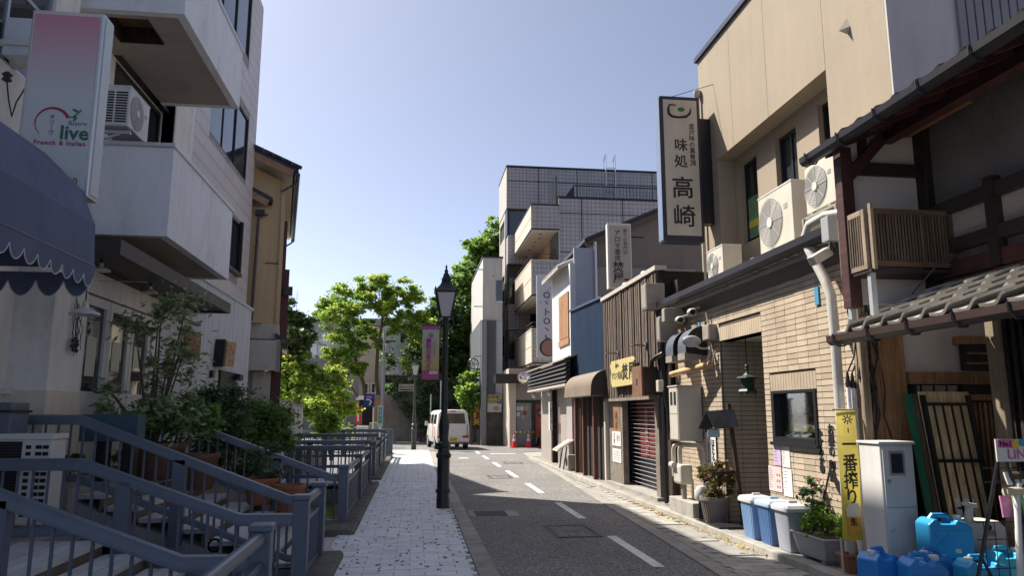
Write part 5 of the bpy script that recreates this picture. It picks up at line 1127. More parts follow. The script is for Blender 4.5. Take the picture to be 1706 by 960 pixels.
cs, rs = blob((4.24,10.32,.66),.30,30,61,(.95,.95,.85),(.06,.1),.15); t = bush('reddish_bush','round reddish-green bush growing in the grey ribbed pot','shrub',(4.22,10.35,.4),cs,rs,[90]*30,.034,leafmat('nandina_leaf',(.13,.115,.04),.5,.3),62,.007,14)
cs2, rs2 = blob((4.26,10.3,.78),.25,12,63,(1,1,.5),(.05,.09),.1); leaves('tips_foliage', t, cs2, rs2, [44]*12, .032, m_leafr, 64)
MB().box(4.0,4.42,10.12,10.6,.083,.095); mt2 = solo('door_mat', MB().box(4.02,4.55,10.0,10.62,.083,.094), m_black, 'dark mat under the ribbed pot and the sign stand', 'mat')
wc = thing('watering_can', 'white watering can with a dark spout behind the ribbed pot', 'watering can', (4.02,10.75,.2)); MB().lathe([(.08,0),(.10,.03),(.10,.14),(.06,.2),(.03,.21)],(4.17,10.72,.34),16).build('body', m_lid, wc, True); MB().bar((4.17,10.66,.38),(4.16,10.45,.12),.06,.05).build('spout', m_black, wc)
MB().cyl((4.17,10.72,.085),(4.17,10.72,.345),.05).build('stand', m_black, wc)
# water jugs
m_jug = mat('jug_blue',(.03,.22,.56),.35,.06,5); m_jugc = mat('jug_cyan',(.04,.40,.60),.35,.06,5); m_jug2 = mat('jug_sky',(.03,.29,.56),.35,.06,5); m_cap = mat('cap_white',(.6,.6,.57),.5,.05)
def jug(x, y, z, l, m, w=.33, d=.19, h=.34, rz=0., cap=1, cross=False):
    t = thing('water_jug', l, 'jug', (x,y,z), 'plastic water jugs by the old house')
    hw, hd = w/2, d/2
    pr = [(-hw,.02),(-hw+.02,0),(hw-.02,0),(hw,.02),(hw,h*.72),(hw-.05,h*.84),(hw*.30,h*.90),(hw*.22,h*.80),(-hw*.45,h*.80),(-hw*.55,h*.92),(-hw+.05,h*.92),(-hw,h*.80)]
    MB().prism([(x+a,z+b) for a,b in pr],'y',y-hd,y+hd).build('body', m, t, bev=.02)
    MB().tube([(x-hw*.62,y,z+h*.88),(x-hw*.5,y,z+h*.97),(x+hw*.15,y,z+h*.97),(x+hw*.32,y,z+h*.86)],.022,8).build('handle', m, t, True)
    cx = x + hw*.62*cap; MB().lathe([(.03,0),(.034,.005),(.034,.035),(.026,.04)],(cx,y-.01,z+h*.87),14).build('cap', m_cap, t, True); MB().lathe([(.026,0),(.026,.03)],(cx,y-.01,z+h*.85),12).build('neck', m, t)
    MB().box(x+.02,x+.07,y-hd-.003,y-hd,z+.05,z+.085).build('label', m_cap, t)
    if cross:
        for s in (-1,1): MB().obox((x-hw*.45,y-hd-.003,z+h*.42),(.15,.008,.014),(0,s*.75,0)).build('moulded_rib', m, t)
    MB().box(x-hw+.03,x+hw-.03,y-hd-.004,y-hd,z+h*.64,z+h*.66).build('moulded_rib', m, t)
    t.rotation_euler = (0,0,rz); return t
jug(4.46,6.02,.40,'sky-blue water jug standing on top of the row of blue jugs',m_jug2,.37,.22,.35,R(-6),1,True)
jug(3.74,5.84,.09,'deep blue jug at the left end, in front of the steel cabinet',m_jug,.30,.19,.44,R(18),-1)
jug(3.98,5.66,.09,'deep blue jug with a white tag, second from the left',m_jug,.32,.19,.42,R(-4),1)
jug(4.22,5.86,.09,'deep blue jug behind the white-tagged one',m_jug,.30,.19,.42,R(10),-1)
jug(4.46,5.62,.09,'sky-blue jug in the front row directly under the topmost jug',m_jug2,.36,.2,.40,R(-5),-1)
jug(4.86,5.86,.09,'bright cyan jug behind the white rack leg',m_jugc,.34,.2,.42,R(5),1)
jug(4.48,6.0,.09,'blue jug at the bottom of the stack carrying the topmost jug',m_jug,.33,.19,.31,0,1)
wj = thing('white_canister', 'white plastic canister with a tall spout behind the topmost blue jug', 'canister', (4.85,6.1,.3)); m_wj = mat('canister_white',(.55,.53,.49),.45,.06,3,dirt=('#8f877b',.3))
MB().prism([(4.70,.40),(5.06,.40),(5.08,.44),(5.08,.62),(5.02,.68),(4.72,.66),(4.68,.60),(4.68,.44)],'y',6.05,6.35).build('body', m_wj, wj, bev=.02); MB().box(4.68,5.08,6.04,6.36,.09,.40).build('base', m_wj, wj, bev=.02)
MB().cyl((4.80,6.15,.65),(4.82,6.15,.80),.038,.032).build('spout', m_wj, wj, True); MB().obox((4.80,6.12,.81),(.11,.07,.035),(0,.15,0)).build('spout_lip', m_wj, wj, bev=.01); MB().disc((4.90,6.046,.63),.025,'y',.02,14).build('filler_hole', m_brownm, wj); MB().box(4.88,4.96,6.04,6.05,.56,.60).build('stain_label', mat('label_rust',(.30,.20,.17),.7), wj)
# leaning panels
lp = thing('leaning_panel', 'tan board with a black iron grille leaning in the old house entrance', 'panel', (4.95,6.75,.1)); m_tanb = mat('tan_board',(.60,.44,.24),.6,.1,3,grain='z')
def lean(xa, xb, y0, y1, z1, th): return [(xa,y0,.09),(xb,y0,.09),(xb-.06,y1,z1),(xa-.06,y1,z1),(xa,y0+th,.09),(xb,y0+th,.09),(xb-.06,y1+th,z1),(xa-.06,y1+th,z1)]
BF = [(0,1,2,3),(7,6,5,4),(0,4,5,1),(1,5,6,2),(2,6,7,3),(3,7,4,0)]
MB().add(lean(4.90,5.42,6.52,6.70,1.80,.03),BF).build('board', m_tanb, lp)
def on(u, v, o=-.015): return (4.90+.52*u-.06*v, 6.52+.18*v+o, .09+1.71*v)
for u in (.03,.95): MB().bar(on(u,.03),on(u,.98),.04,.04).build('stile', m_black, lp)
for u in (.22,.40,.58,.76): MB().bar(on(u,.05),on(u,.93),.014,.014).build('grille_bar', m_black, lp)
for v in (.93,.62): MB().bar(on(.02,v,-.03),on(.96,v,-.03),.025,.03).build('rail', m_black, lp)
MB().bar(on(.3,.37,-.02),on(.62,.37,-.02),.02,.012).build('latch_bar', m_black, lp)
for v in (.40,.345): MB().add([on(.28,v-.025,-.006),on(.66,v-.025,-.006),on(.66,v+.02,-.006),on(.28,v+.02,-.006)],[(0,1,2,3)]).build('label', m_cap, lp)
lg = thing('green_sheet', 'green-edged sheet leaning beside the tan board', 'panel', (4.85,6.7,.1)); MB().add(lean(4.78,4.845,6.56,6.74,1.78,.03),BF).build('sheet', mat('sheet_green',(.02,.13,.07),.5,.1), lg); MB().add(lean(4.845,4.89,6.55,6.73,1.78,.03),BF).build('edge', m_bamb, lg)
# leaflet rack at the right edge
rc = thing('leaflet_rack', 'black wire leaflet rack with an arched white pole and a colourful header card', 'rack', (4.3,5.1,.08))
MB().tube([(3.86,5.05,.09),(4.19,5.02,1.24),(4.20,5.02,1.40)],.014,8).build('leg', m_black, rc, True); MB().tube([(4.52,5.05,.09),(4.30,5.02,1.10),(4.25,5.02,1.30)],.012,8).build('leg', m_black, rc, True); MB().tube([(4.0,5.03,.58),(4.25,5.03,.09)],.01,8).build('brace', m_black, rc, True)
for k in range(7): MB().cyl((4.08+.085*k,5.08,.1),(4.08+.085*k,5.08,.82),.0035,n=5).build('wire', m_black, rc)
for z in (.3,.5,.7,.82,1.1,1.2): MB().cyl((4.02 if z<.9 else 4.12,5.08,z),(4.7,5.08,z),.004,n=5).build('wire', m_black, rc)
MB().tube([(4.235,5.0,.09),(4.30,5.0,1.02),(4.33,5.0,1.1)],.022,10).build('white_pole', m_cap, rc, True)
MB().box(4.18,4.72,5.005,5.015,1.25,1.41).build('header_card', m_paper, rc); MB().cyl((4.2,4.99,1.04),(4.7,4.99,1.06),.03).build('roll', mat('roll_cream',(.5,.45,.33),.6,.05), rc, True); MB().cyl((4.30,5.05,1.14),(4.7,5.05,1.15),.035).build('roll', m_bamb, rc, True)
text('No1', .055, (4.255,4.999,1.375), '-y', m_ink, rc, bold=.01); text('LINE', .10, (4.36,4.999,1.30), '-y', mat('card_pink',(.55,.12,.28),.6), rc); MB().prism([(4.195,1.35),(4.315,1.345),(4.32,1.405),(4.2,1.408)],'y',5.001,5.004).build('pink_bubble', mat('card_pink_light',(.55,.13,.33),.6), rc); MB().disc((4.34,5.002,1.375),.032,'y',.003,14).build('yellow_spot', mat('card_yellow',(.6,.5,.05),.6), rc); MB().disc((4.39,5.002,1.385),.028,'y',.003,14).build('blue_spot', mat('card_blue',(.05,.3,.5),.6), rc)
q = random.Random(8)
for k in range(5): MB().obox((4.26+.1*k,5.06,.93),(.085,.012,.15),(-.1,0,0)).build('leaflet', mat('leaflet_%s'%'abcde'[k],[(.5,.2,.35),(.3,.5,.2),(.55,.5,.45),(.5,.3,.5),(.25,.4,.55)][k],.6,.3,30), rc)
for k in range(3): MB().obox((4.30+.12*k,5.03,1.13),(.10,.012,.09),(-.3,0,0)).build('leaflet', m_paper, rc)
# ================================================================== the row of shops further along on the right
m_lat = mat('weathered_slat', (.10,.074,.058), .85,.25,6,.2,50,grain='z',rnd=.45)
m_slatd = mat('slat_backing', (.02,.016,.014), .9,.2)
m_bluec = mat('blue_corrugated', (.022,.055,.115), .5,.12,3,.05,60,streak=.25,dirt=('#3a3a3a',.3))
m_canvas = mat('taupe_awning', (.20,.155,.115), .7,.1,4,.1,80,streak=.2)
m_postg = mat('old_post_grey', (.20,.17,.14), .85,.25,6,.3,40,grain='z')
sh = thing('incense_shop', 'narrow shop faced with weathered vertical slats above a barred entrance', 'shop', (4.4,14.5,0))
MB().box(4.30,4.36,12.62,16.5,1.92,4.14).build('backing', m_slatd, sh)
n = 27; w = 3.85/n
for k in range(n): 
    a = 12.66+k*w; MB().box(4.235+rng.uniform(-.008,.012),4.30,a+w*.12,a+w*rng.uniform(.62,.82),1.90+rng.uniform(-.01,.01),4.12).build('slat', m_lat, sh)
MB().box(4.20,4.42,12.6,16.55,4.12,4.20).build('capping', m_steelb, sh); MB().box(4.36,8.5,12.6,12.66,0,4.1).box(4.36,8.5,16.44,16.5,0,4.1).box(4.36,8.5,12.66,16.44,3.6,3.75).build('wall', m_slatd, sh)
MB().box(4.22,4.34,12.62,16.5,1.84,1.90).build('soffit_beam', m_postg, sh)
for y, z in ((13.6,4.24),(14.9,4.24)): MB().ball((4.32,y,z),.07,10,6,(1,1.4,.7)).build('cap_end', m_steelb, sh, True)
MB().box(4.28,4.52,12.9,13.12,.06,1.84).build('post', m_postg, sh, bev=.01); MB().box(4.30,4.42,15.3,16.4,.06,1.84).build('post_panel', m_postg, sh); MB().box(4.22,4.36,16.42,16.54,.06,1.84).build('post', m_steelb, sh)
MB().box(4.6,4.66,13.1,15.3,.06,1.84).build('door_wall', mat('red_door_cloth',(.15,.016,.016),.8,.2,3,.1,30), sh); MB().box(4.585,4.6,13.12,15.28,.06,.72).build('lower_panel', m_black, sh)
for k in range(21): MB().cyl((4.5,13.12,.14+k*.082),(4.5,15.32,.14+k*.082),.007,n=6).build('shutter_bar', m_alu, sh)
MB().box(4.2,4.62,12.85,16.4,.06,.14).build('step', m_kerb, sh)
vtext('焚香専門店',.20,(4.575,14.55,1.2),'-x',mat('door_letters',(.35,.26,.22),.7),sh,line=.9)
vtext('香房',.20,(4.295,15.75,1.42),'-x',m_ink,MB().box(4.297,4.3,15.5,16.1,1.15,1.78).build('door_board', m_boardw, sh),line=1.)
for (z0,z1,l,c) in ((.9,1.2,'white shop notice with pink writing on the weathered post panel','pink'),(.56,.84,'plain shop notice below the pink one','grey')):
    p = thing('shop_notice', l, 'notice', (4.29,15.75,z0), 'notices on the weathered post panel'); MB().box(4.288,4.296,15.42,16.1,z0,z1).build('sheet', m_paper, p)
    if c=='pink': text('香り',.15,(4.286,15.6,1.06),'-x',mat('card_pink',0),p); vtext('お香',.12,(4.286,15.92,1.06),'-x',m_ink,p)
    else:
        for k in range(5): MB().box(4.285,4.287,15.5,16.02,z0+.06+.04*k,z0+.068+.04*k).build('printed_line', m_grey, p)
wsn = thing('yellow_shop_board', 'pale yellow carved board sign fixed over the slatted shop front', 'sign', (4.15,14.6,2.1))
MB().prism([(15.5,2.18),(15.42,2.12),(14.0,2.13),(13.82,2.17),(13.80,2.30),(13.86,2.46),(13.80,2.60),(13.9,2.67),(15.46,2.67),(15.56,2.58),(15.48,2.44),(15.54,2.3)],'x',4.13,4.17).build('board', mat('board_yellow',(.50,.42,.18),.6,.06,4), wsn, bev=.008)
text('焚',.34,(4.126,14.42,2.38),'-x',m_ink,wsn,bold=.02,sx=1.2); text('屋',.36,(4.126,13.98,2.38),'-x',m_ink,wsn,bold=.02,sx=1.0); text('アロマ香房',.17,(4.126,15.03,2.34),'-x',mat('board_ink_green',(.10,.11,.05),.7),wsn); text('香りの',.09,(4.126,15.0,2.55),'-x',mat('board_ink_green',0),wsn)
bxn = thing('wooden_sign_box', 'brown wooden box projecting beside the yellow board', 'box', (4.1,12.9,1.9)); MB().box(3.96,4.24,12.72,13.25,1.90,2.40).build('case', m_woodd, bxn, bev=.006); MB().box(3.93,3.96,12.70,13.27,1.88,2.42).build('front', mat('box_front',(.20,.10,.06),.6,.15,5,grain='z'), bxn); MB().box(3.925,3.93,12.95,13.02,2.08,2.20).build('slot', m_dark, bxn)
for y in (13.3,15.2): 
    t = thing('spot_arm', 'thin rusty bracket above the yellow board, %s one' % ('nearer' if y<14 else 'farther'), 'bracket', (4.2,y,2.8), 'brackets above the yellow board'); MB().tube([(4.22,y,2.82),(3.98,y,2.84),(3.94,y,2.80)],.018,6).build('arm', m_postg, t, True); MB().box(4.2,4.24,y-.04,y+.04,2.77,2.88).build('plate', m_postg, t)
# gap full of dark pipes between the slatted shop and the brick wall
gpp = thing('gap_pipes', 'dark pipes and cables in the narrow gap beside the slatted shop', 'pipe', (4.5,12.5,0))
MB().box(4.5,4.56,12.3,12.62,0,3.9).build('gap_boarding', m_slatd, gpp); MB().box(4.32,4.5,12.36,12.56,.08,1.7).build('lower_pier', m_woodd, gpp)
for k,(x,y,r,z0,z1) in enumerate(((4.22,12.44,.035,.1,3.5),(4.31,12.35,.025,1.4,3.5),(4.42,12.5,.04,.1,3.4))): MB().tube([(x,y,z0),(x,y,z1-.2),(x+.02,y+.02,z1),(x+.12,y+.06,z1+.06)],r,8).build('pipe', m_gut if k!=1 else m_graybox, gpp, True)
MB().tube([(4.15,12.8,2.35),(4.1,12.6,2.5),(4.12,12.4,2.55),(4.2,12.3,2.6)],.04,8).build('hose', m_gut, gpp, True)
q = random.Random(5); cb2 = MB()
for k in range(12):
    p=[(4.2+q.uniform(0,.2),12.3+q.uniform(0,.2),q.uniform(2.6,3.6))]
    for j in range(5): p.append((p[-1][0]+q.uniform(-.05,.05),p[-1][1]+q.uniform(-.04,.04),p[-1][2]-.3))
    cb2.tube(p,.012,5)
stuff(cb2.build('cables', m_cableg, gpp)); MB().box(4.12,4.22,12.36,12.5,1.95,2.15).build('white_socket', m_steelb, gpp, bev=.015)
# hanging shop sign facing the street end
hs = thing('hanging_shop_sign', 'white upright sign with black brush characters above the slatted shop', 'sign', (4.7,16.6,4.4))
MB().box(4.41,4.97,16.55,16.72,4.42,6.0).build('case', m_alu, hs, bev=.008); MB().box(4.455,4.945,16.54,16.55,4.47,5.94).build('face', mat('sign_face_grey',(.45,.415,.40),.5,.05,2), hs); MB().box(4.40,4.41,16.56,16.71,4.44,5.98).build('side_face', m_cap, hs)
vtext('焚屋',.27,(4.64,16.535,4.80),'-y',m_ink,hs,line=.95,bold=.012); vtext('アロマ香房',.155,(4.63,16.535,5.45),'-y',m_ink,hs,line=.98); vtext('香りの専門店',.105,(4.82,16.535,5.55),'-y',m_grey,hs,line=1.0); MB().box(4.78,4.88,16.536,16.54,4.62,4.68).build('red_seal', m_red, hs)
for z in (4.7,5.7): MB().cyl((4.97,16.64,z),(5.3,16.64,z),.02,n=8).build('bracket', m_gut, hs)
# blue corrugated cafe with taupe barrel awning
cf = thing('corrugated_cafe', 'cafe clad in dark blue corrugated sheet above a curved taupe awning', 'cafe', (4.4,18.3,0))
co = MB(); ys = [16.52+ (20.1-16.52)*i/120 for i in range(121)]
pts = [(4.25+.016*math.sin(i*math.pi/2), y) for i,y in enumerate(ys)]
for (xa,ya),(xb,yb) in zip(pts,pts[1:]): co.quad((xa,ya,2.4),(xb,yb,2.4),(xb,yb,4.2+.15*(yb-16.52)/3.58),(xa,ya,4.2+.15*(ya-16.52)/3.58))
co.build('corrugated_sheet', m_bluec, cf)
MB().add([(4.2,16.5,4.2),(4.4,16.5,4.2),(4.4,20.12,4.35),(4.2,20.12,4.35),(4.2,16.5,4.26),(4.4,16.5,4.26),(4.4,20.12,4.41),(4.2,20.12,4.41)],[(0,3,2,1),(4,5,6,7),(0,1,5,4),(1,2,6,5),(2,3,7,6),(3,0,4,7)]).build('capping', mat('blue_capping',(.03,.055,.10),.5), cf)
MB().box(4.3,4.36,16.54,20.1,0,4.2).box(4.36,8.0,20.0,20.1,0,4.3).box(4.36,8,16.54,20.0,3.9,4.0).build('wall', m_slatd, cf)
ap = [(4.25,2.56)] + [(4.25-.36*math.sin(a), 2.15+.40*math.cos(a)) for a in [i*math.pi/16 for i in range(1,9)]] + [(3.88,1.98),(4.25,1.98)]
an = thing('barrel_awning', 'curved taupe barrel awning over the cafe door', 'awning', (4.1,17.8,2)); MB().prism(ap,'y',16.35,19.3).build('canvas', m_canvas, an); MB().prism([(a*.999+.004,b) for a,b in ap],'y',16.335,16.349).build('end_panel', mat('awning_end_dark',(.045,.035,.035),.7,.1), an)
MB().box(3.87,3.9,16.33,19.32,1.955,1.98).build('frame_bar', m_black, an)
for y in (17.25,18.35,19.25): MB().box(4.14,4.24,y-.05,y+.05,.085,2.0).build('post', mat('red_brown_post',(.13,.05,.03),.6,.15,4,grain='z'), cf)
dd = MB().box(4.5,4.56,17.3,18.3,.1,1.95).build('door', m_woodd, cf); MB().box(4.485,4.5,17.38,18.22,1.22,1.72).build('door_sign', m_cap, dd); text('GNOME',.19,(4.48,17.78,1.47),'-x',m_ink,dd); text('the local cafe',.07,(4.48,17.8,1.32),'-x',m_grey,dd); MB().cyl((4.46,18.2,.9),(4.46,18.2,1.1),.02).build('handle', m_alu, dd)
for i in range(22): MB().box(4.28,4.30,19.35,20.05,.1+i*.085,.17+i*.085).build('brick_course', mat('dark_red_brick',(.10,.055,.045),.8,.2,8,rnd=.2), cf)
# white wall with timber shutters, its blind end wall and roof edge
wh = thing('white_house', 'narrow white shop-house with closed tan timber shutters', 'house', (4.3,21.5,0))
m_whs = mat('white_house_wall',(.55,.56,.58),.85,.05,1.5,.1,60,streak=.08)
MB().box(4.25,4.4,20.12,22.9,2.4,5.75).box(4.4,4.9,20.28,20.34,2.4,6.2).build('wall', m_whs, wh); MB().box(4.4,8,20.34,22.9,0,5.7).build('side_wall', m_stuc, wh)
m_shut = mat('shutter_timber',(.36,.19,.09),.65,.1,3,grain='z',rnd=.12)
fr = MB().box(4.21,4.25,19.98+.3,21.75,3.50,3.68).build('shutter_sill', m_shut, wh)
for k in range(6): MB().box(4.215,4.25,20.32+k*.225,20.53+k*.225,3.7,4.98).build('shutter_board', m_shut, wh)
MB().prism([(3.95,5.62),(4.9,6.05),(4.9,6.15),(3.95,5.70)],'y',20.4,23.1).build('roof', m_kaw, wh)
for k in range(11): MB().tube([(3.95,20.5+k*.25,5.70),(4.9,20.5+k*.25,6.14)],.05,7).build('roof_roll', m_kaw, wh, True)
MB().box(4.39,4.95,20.22,20.30,4.30,6.22).build('blind_panel', mat('blue_grey_panel',(.36,.39,.46),.6,.06,2), wh); MB().cyl((5.0,20.2,4.3),(5.0,20.2,6.4),.05,n=10).build('downpipe', m_alu, wh); MB().box(4.15,4.35,20.1,20.22,2.95,3.15).build('pipe_elbow', m_graybox, wh, bev=.03)
# dark gabled house behind
gh = thing('gabled_house', 'brown rendered house with a low gable rising behind the slatted shop', 'house', (7,20.6,0))
m_brr = mat('brown_render',(.22,.175,.15),.9,.07,1.2,.2,60,streak=.12)
MB().prism([(5.0,0),(9.5,0),(9.5,7.6),(7.5,7.55),(5.0,6.45)],'y',20.5,27).build('wall', m_brr, gh)
MB().add([(4.7,20.2,6.40),(7.7,20.2,7.74),(7.7,27,7.74),(4.7,27,6.40),(4.7,20.2,6.50),(7.7,20.2,7.84),(7.7,27,7.84),(4.7,27,6.50)],[(0,3,2,1),(4,5,6,7),(0,1,5,4),(1,2,6,5),(2,3,7,6),(3,0,4,7)]).build('roof', m_gut, gh); MB().bar((4.75,20.3,6.34),(7.7,20.3,7.65),.06,.14).build('barge_board', mat('barge_brown',(.13,.085,.065),.7,.1), gh)
for x in (5.6,6.6): MB().box(x,x+.12,20.28,20.5,6.55+(x-5)*.44-.1,6.67+(x-5)*.44-.1).build('purlin_end', m_brr, gh)
# shop with black louvred canopy
lv = thing('louvred_shop', 'low shop with a black louvred canopy and dark doorway', 'shop', (4.4,22.5,0))
MB().box(4.26,4.4,20.15,20.9,.0,2.5).build('wall', mat('lilac_grey_wall',(.33,.30,.31),.8,.06,2), lv); MB().box(4.26,4.42,23.05,23.25,0,2.45).build('slate_pier', m_slatd, lv); MB().box(4.6,4.66,20.9,26,0,2.5).build('wall', m_slatd, lv); MB().box(4.4,8,22.9,26,0,3.2).build('rear_wall', m_stuc, lv)
for k in range(14): MB().box(4.245,4.26,23.05,23.25,.12+k*.165,.27+k*.165).build('slate', m_gut, lv)
for k in range(5): MB().prism([(3.92,2.40+k*.115),(3.95,2.40+k*.115),(4.03,2.49+k*.115),(4.0,2.49+k*.115)],'y',19.4,26.1).build('louvre', mat('louvre_black',(.03,.027,.025),.45,.15), lv)
MB().box(4.04,4.07,19.4,26.1,2.36,3.0).build('canopy_back', m_black, lv); MB().prism([(3.9,2.99),(4.3,3.12),(4.3,3.16),(3.9,3.03)],'y',19.35,26.2).build('canopy_roof', m_graybox, lv); MB().box(3.93,4.26,19.4,26.1,2.30,2.36).build('soffit', m_steelb, lv)
lt = thing('long_vertical_sign', 'narrow white vertical sign on the slate pier of the louvred shop', 'sign', (4.2,23.1,1)); MB().box(4.16,4.24,23.0,23.2,1.05,1.95).build('case', m_cap, lt); vtext('おでん',.16,(4.2,22.995,1.5),'-y',m_ink,lt,sx=.5)
for y,l in ((25.6,'far'),(22.6,'near')):
    t = thing('clip_lamp', 'small bright clip lamp under the louvred canopy, %s one' % l, 'lamp', (4.1,y,2.2), 'clip lamps under the canopy'); MB().cyl((4.12,y,2.3),(4.1,y,2.22),.015).build('stem', m_black, t); MB().ball((4.08,y-.03,2.17),.075,10,6,(1,1,1)).build('head', m_alu, t, True)
nb = thing('white_banner_pole', 'slim white banner pole with a pink patch outside the louvred shop', 'banner', (4.12,21.2,0)); MB().cyl((4.12,21.2,.08),(4.12,21.2,1.75),.025).build('pole', m_cap, nb); MB().box(4.09,4.15,21.18,21.19,1.0,1.3).build('pink_patch', mat('poster_red',0), nb)
ch = thing('menu_easel', 'folding menu board with a tilted top outside the louvred shop', 'sign', (4.1,20.4,0)); MB().obox((4.05,20.4,.72),(.55,.7,.03),(0,-.55,0)).build('board', m_steelb, ch); MB().obox((4.035,20.4,.745),(.45,.6,.006),(0,-.55,0)).build('menu_sheet', mat('menu_pink',(.45,.30,.26),.7,.2,14), ch)
for y in (20.12,20.68): MB().bar((4.0,y,.09),(4.1,y,.7),.03,.03).build('leg', m_black, ch)
sp2 = thing('bucket_planter', 'round-holed grey appliance standing behind the menu easel', 'appliance', (4.2,19.9,0)); MB().box(4.05,4.3,19.75,20.1,.09,.5).build('case', m_graybox, sp2, bev=.03); MB().disc((4.045,19.93,.3),.1,'x',.01).build('opening', m_dark, sp2)

# ================================================================== tiled four-storey building at the corner
tb4 = thing('tiled_building', 'grey tiled four-storey corner building with stacked balconies and a roof ladder', 'building', (8,36,0))
m_tf = tilemat('grey_tile_front', (.36,.335,.34), '#5d5b62', 'y', .21, .21, .011, .07)
m_tw = tilemat('beige_tile_side', (.46,.42,.36), '#a0968a', 'x', .21, .21, .010, .06)
m_pb = mat('beige_panel', (.50,.44,.36), .8,.05,1.2,.1,50,streak=.08)
# street corner tower (X 4.42-5.7) set back behind the balconies; main block from X 7.0; joints between panels
def panels_y(Y, x0, x1, z0, z1, nx, zs, par, t=.2):
    zz = [z0] + [z for z in zs if z0 < z < z1] + [z1]
    for i in range(nx):
        for a, b in zip(zz, zz[1:]): MB().box(x0+(x1-x0)*i/nx+.025, x0+(x1-x0)*(i+1)/nx-.025, Y, Y+t, a+.025, b-.025).build('tile_panel', m_tf, par)
# stair tower and top floor (front at Y 40.5), main block (front at Y 34.5) and balconies along its street side
MB().box(5.06,12.5,41.4,44.3,0,15.3).box(6.5,18,40.62,41.4,11.5,15.38).build('core', m_slatd, tb4)
panels_y(40.5, 4.97, 6.8, 13.02, 15.47, 1, [14.65], tb4, .9); panels_y(40.5, 6.8, 18, 11.0, 15.47, 5, [14.65], tb4)
MB().box(4.92,18,40.46,44.4,15.47,15.57).build('parapet_cap', m_black, tb4)
for z0,z1 in ((9.81,11.5),(6.1,7.56),(3.1,4.5)): panels_y(40.5, 5.0, 6.3, z0, z1, 1, [], tb4, .9)
MB().wall_x(4.97,5.06,41.4,44.3,0,13.0,[(41.7,44.0,11.6,12.7),(41.7,44.0,7.9,9.4),(41.7,44.0,4.8,6.0)]).build('side_wall', m_tw, tb4); MB().box(4.94,5.0,40.5,44.3,13.05,15.45).build('side_panel', m_tw, tb4)
for z0,z1 in ((11.5,13.02),(7.56,9.81),(4.5,6.1)):
    w = MB().box(5.02,5.11,40.52,40.62,z0,z1).box(6.24,6.33,40.52,40.62,z0,z1).box(4.98,5.02,40.5,41.4,z0,z1).build('window_frame', m_black, tb4); MB().box(5.11,6.24,40.8,40.85,z0,z1).build('pane', m_gl, w); MB().box(5.2,6.1,40.9,40.95,z0,z1).build('curtain', m_curtain, w)
for i,(x0,x1) in enumerate(((6.78,7.9),(7.9,9.97),(9.97,12.1),(12.1,16))):
    for a,b in ((3.2,6.8),(6.8,9.27),(9.27,11.2),(11.2,11.95)):
        if i == 1 and a == 6.8: MB().box(x0+.025,x1-.025,34.5,34.7,a+.02,7.33).build('tile_panel', m_tf, tb4); continue
        MB().box(x0+.025,x1-.025,34.5,34.7,a+.02 if not (i == 1 and a == 9.27) else 9.43,b-.02).build('tile_panel', m_tf, tb4)
MB().wall_y(34.56,40.5,6.78,16,3.2,11.92,[(7.9,9.97,7.35,9.41)]).build('block_core', m_slatd, tb4); MB().box(7.9,9.97,35.5,35.6,7.2,9.5).build('room_wall', m_curtain, tb4)
MB().box(6.75,6.80,34.47,36.5,2.9,11.96).build('block_edge', m_tw, tb4); MB().box(6.73,16,34.44,40.4,11.95,12.03).build('parapet_cap', m_black, tb4)
w = window_y(tb4, 34.5, 7.93, 9.95, 7.35, 9.4, 2, 1, m_black, see_glass('far_window_glass',(.5,.55,.58),.2), .06); MB().box(8.0,8.38,34.62,34.66,7.45,9.33).box(9.5,9.88,34.62,34.66,7.45,9.33).build('curtain', m_curtain, w)
rl = MB()
for k in range(46): rl.box(7.7+k*.17,7.72+k*.17,34.75,34.77,12.03,12.67)
for z in (12.05,12.67): rl.box(7.6,16,34.74,34.78,z,z+.05)
stuff(rl.build('roof_railing', m_black, tb4)); MB().prism([(7.1,12.03),(7.6,12.03),(7.6,12.72)],'y',34.74,34.8).build('rail_end', m_black, tb4)
ld = thing('roof_ladder', 'grey steel ladder with looped tops on the roof of the tiled building', 'ladder', (10.9,40.4,12))
for x in (10.74,11.3): MB().tube([(x,40.43,12.03),(x,40.43,16.5),(x-.05,40.7,16.1),(x-.05,40.8,15.57)],.032,6).build('stile', m_alu, ld, True)
for k in range(10): MB().cyl((10.74,40.43,12.4+k*.36),(11.3,40.43,12.4+k*.36),.02,n=6).build('rung', m_alu, ld)
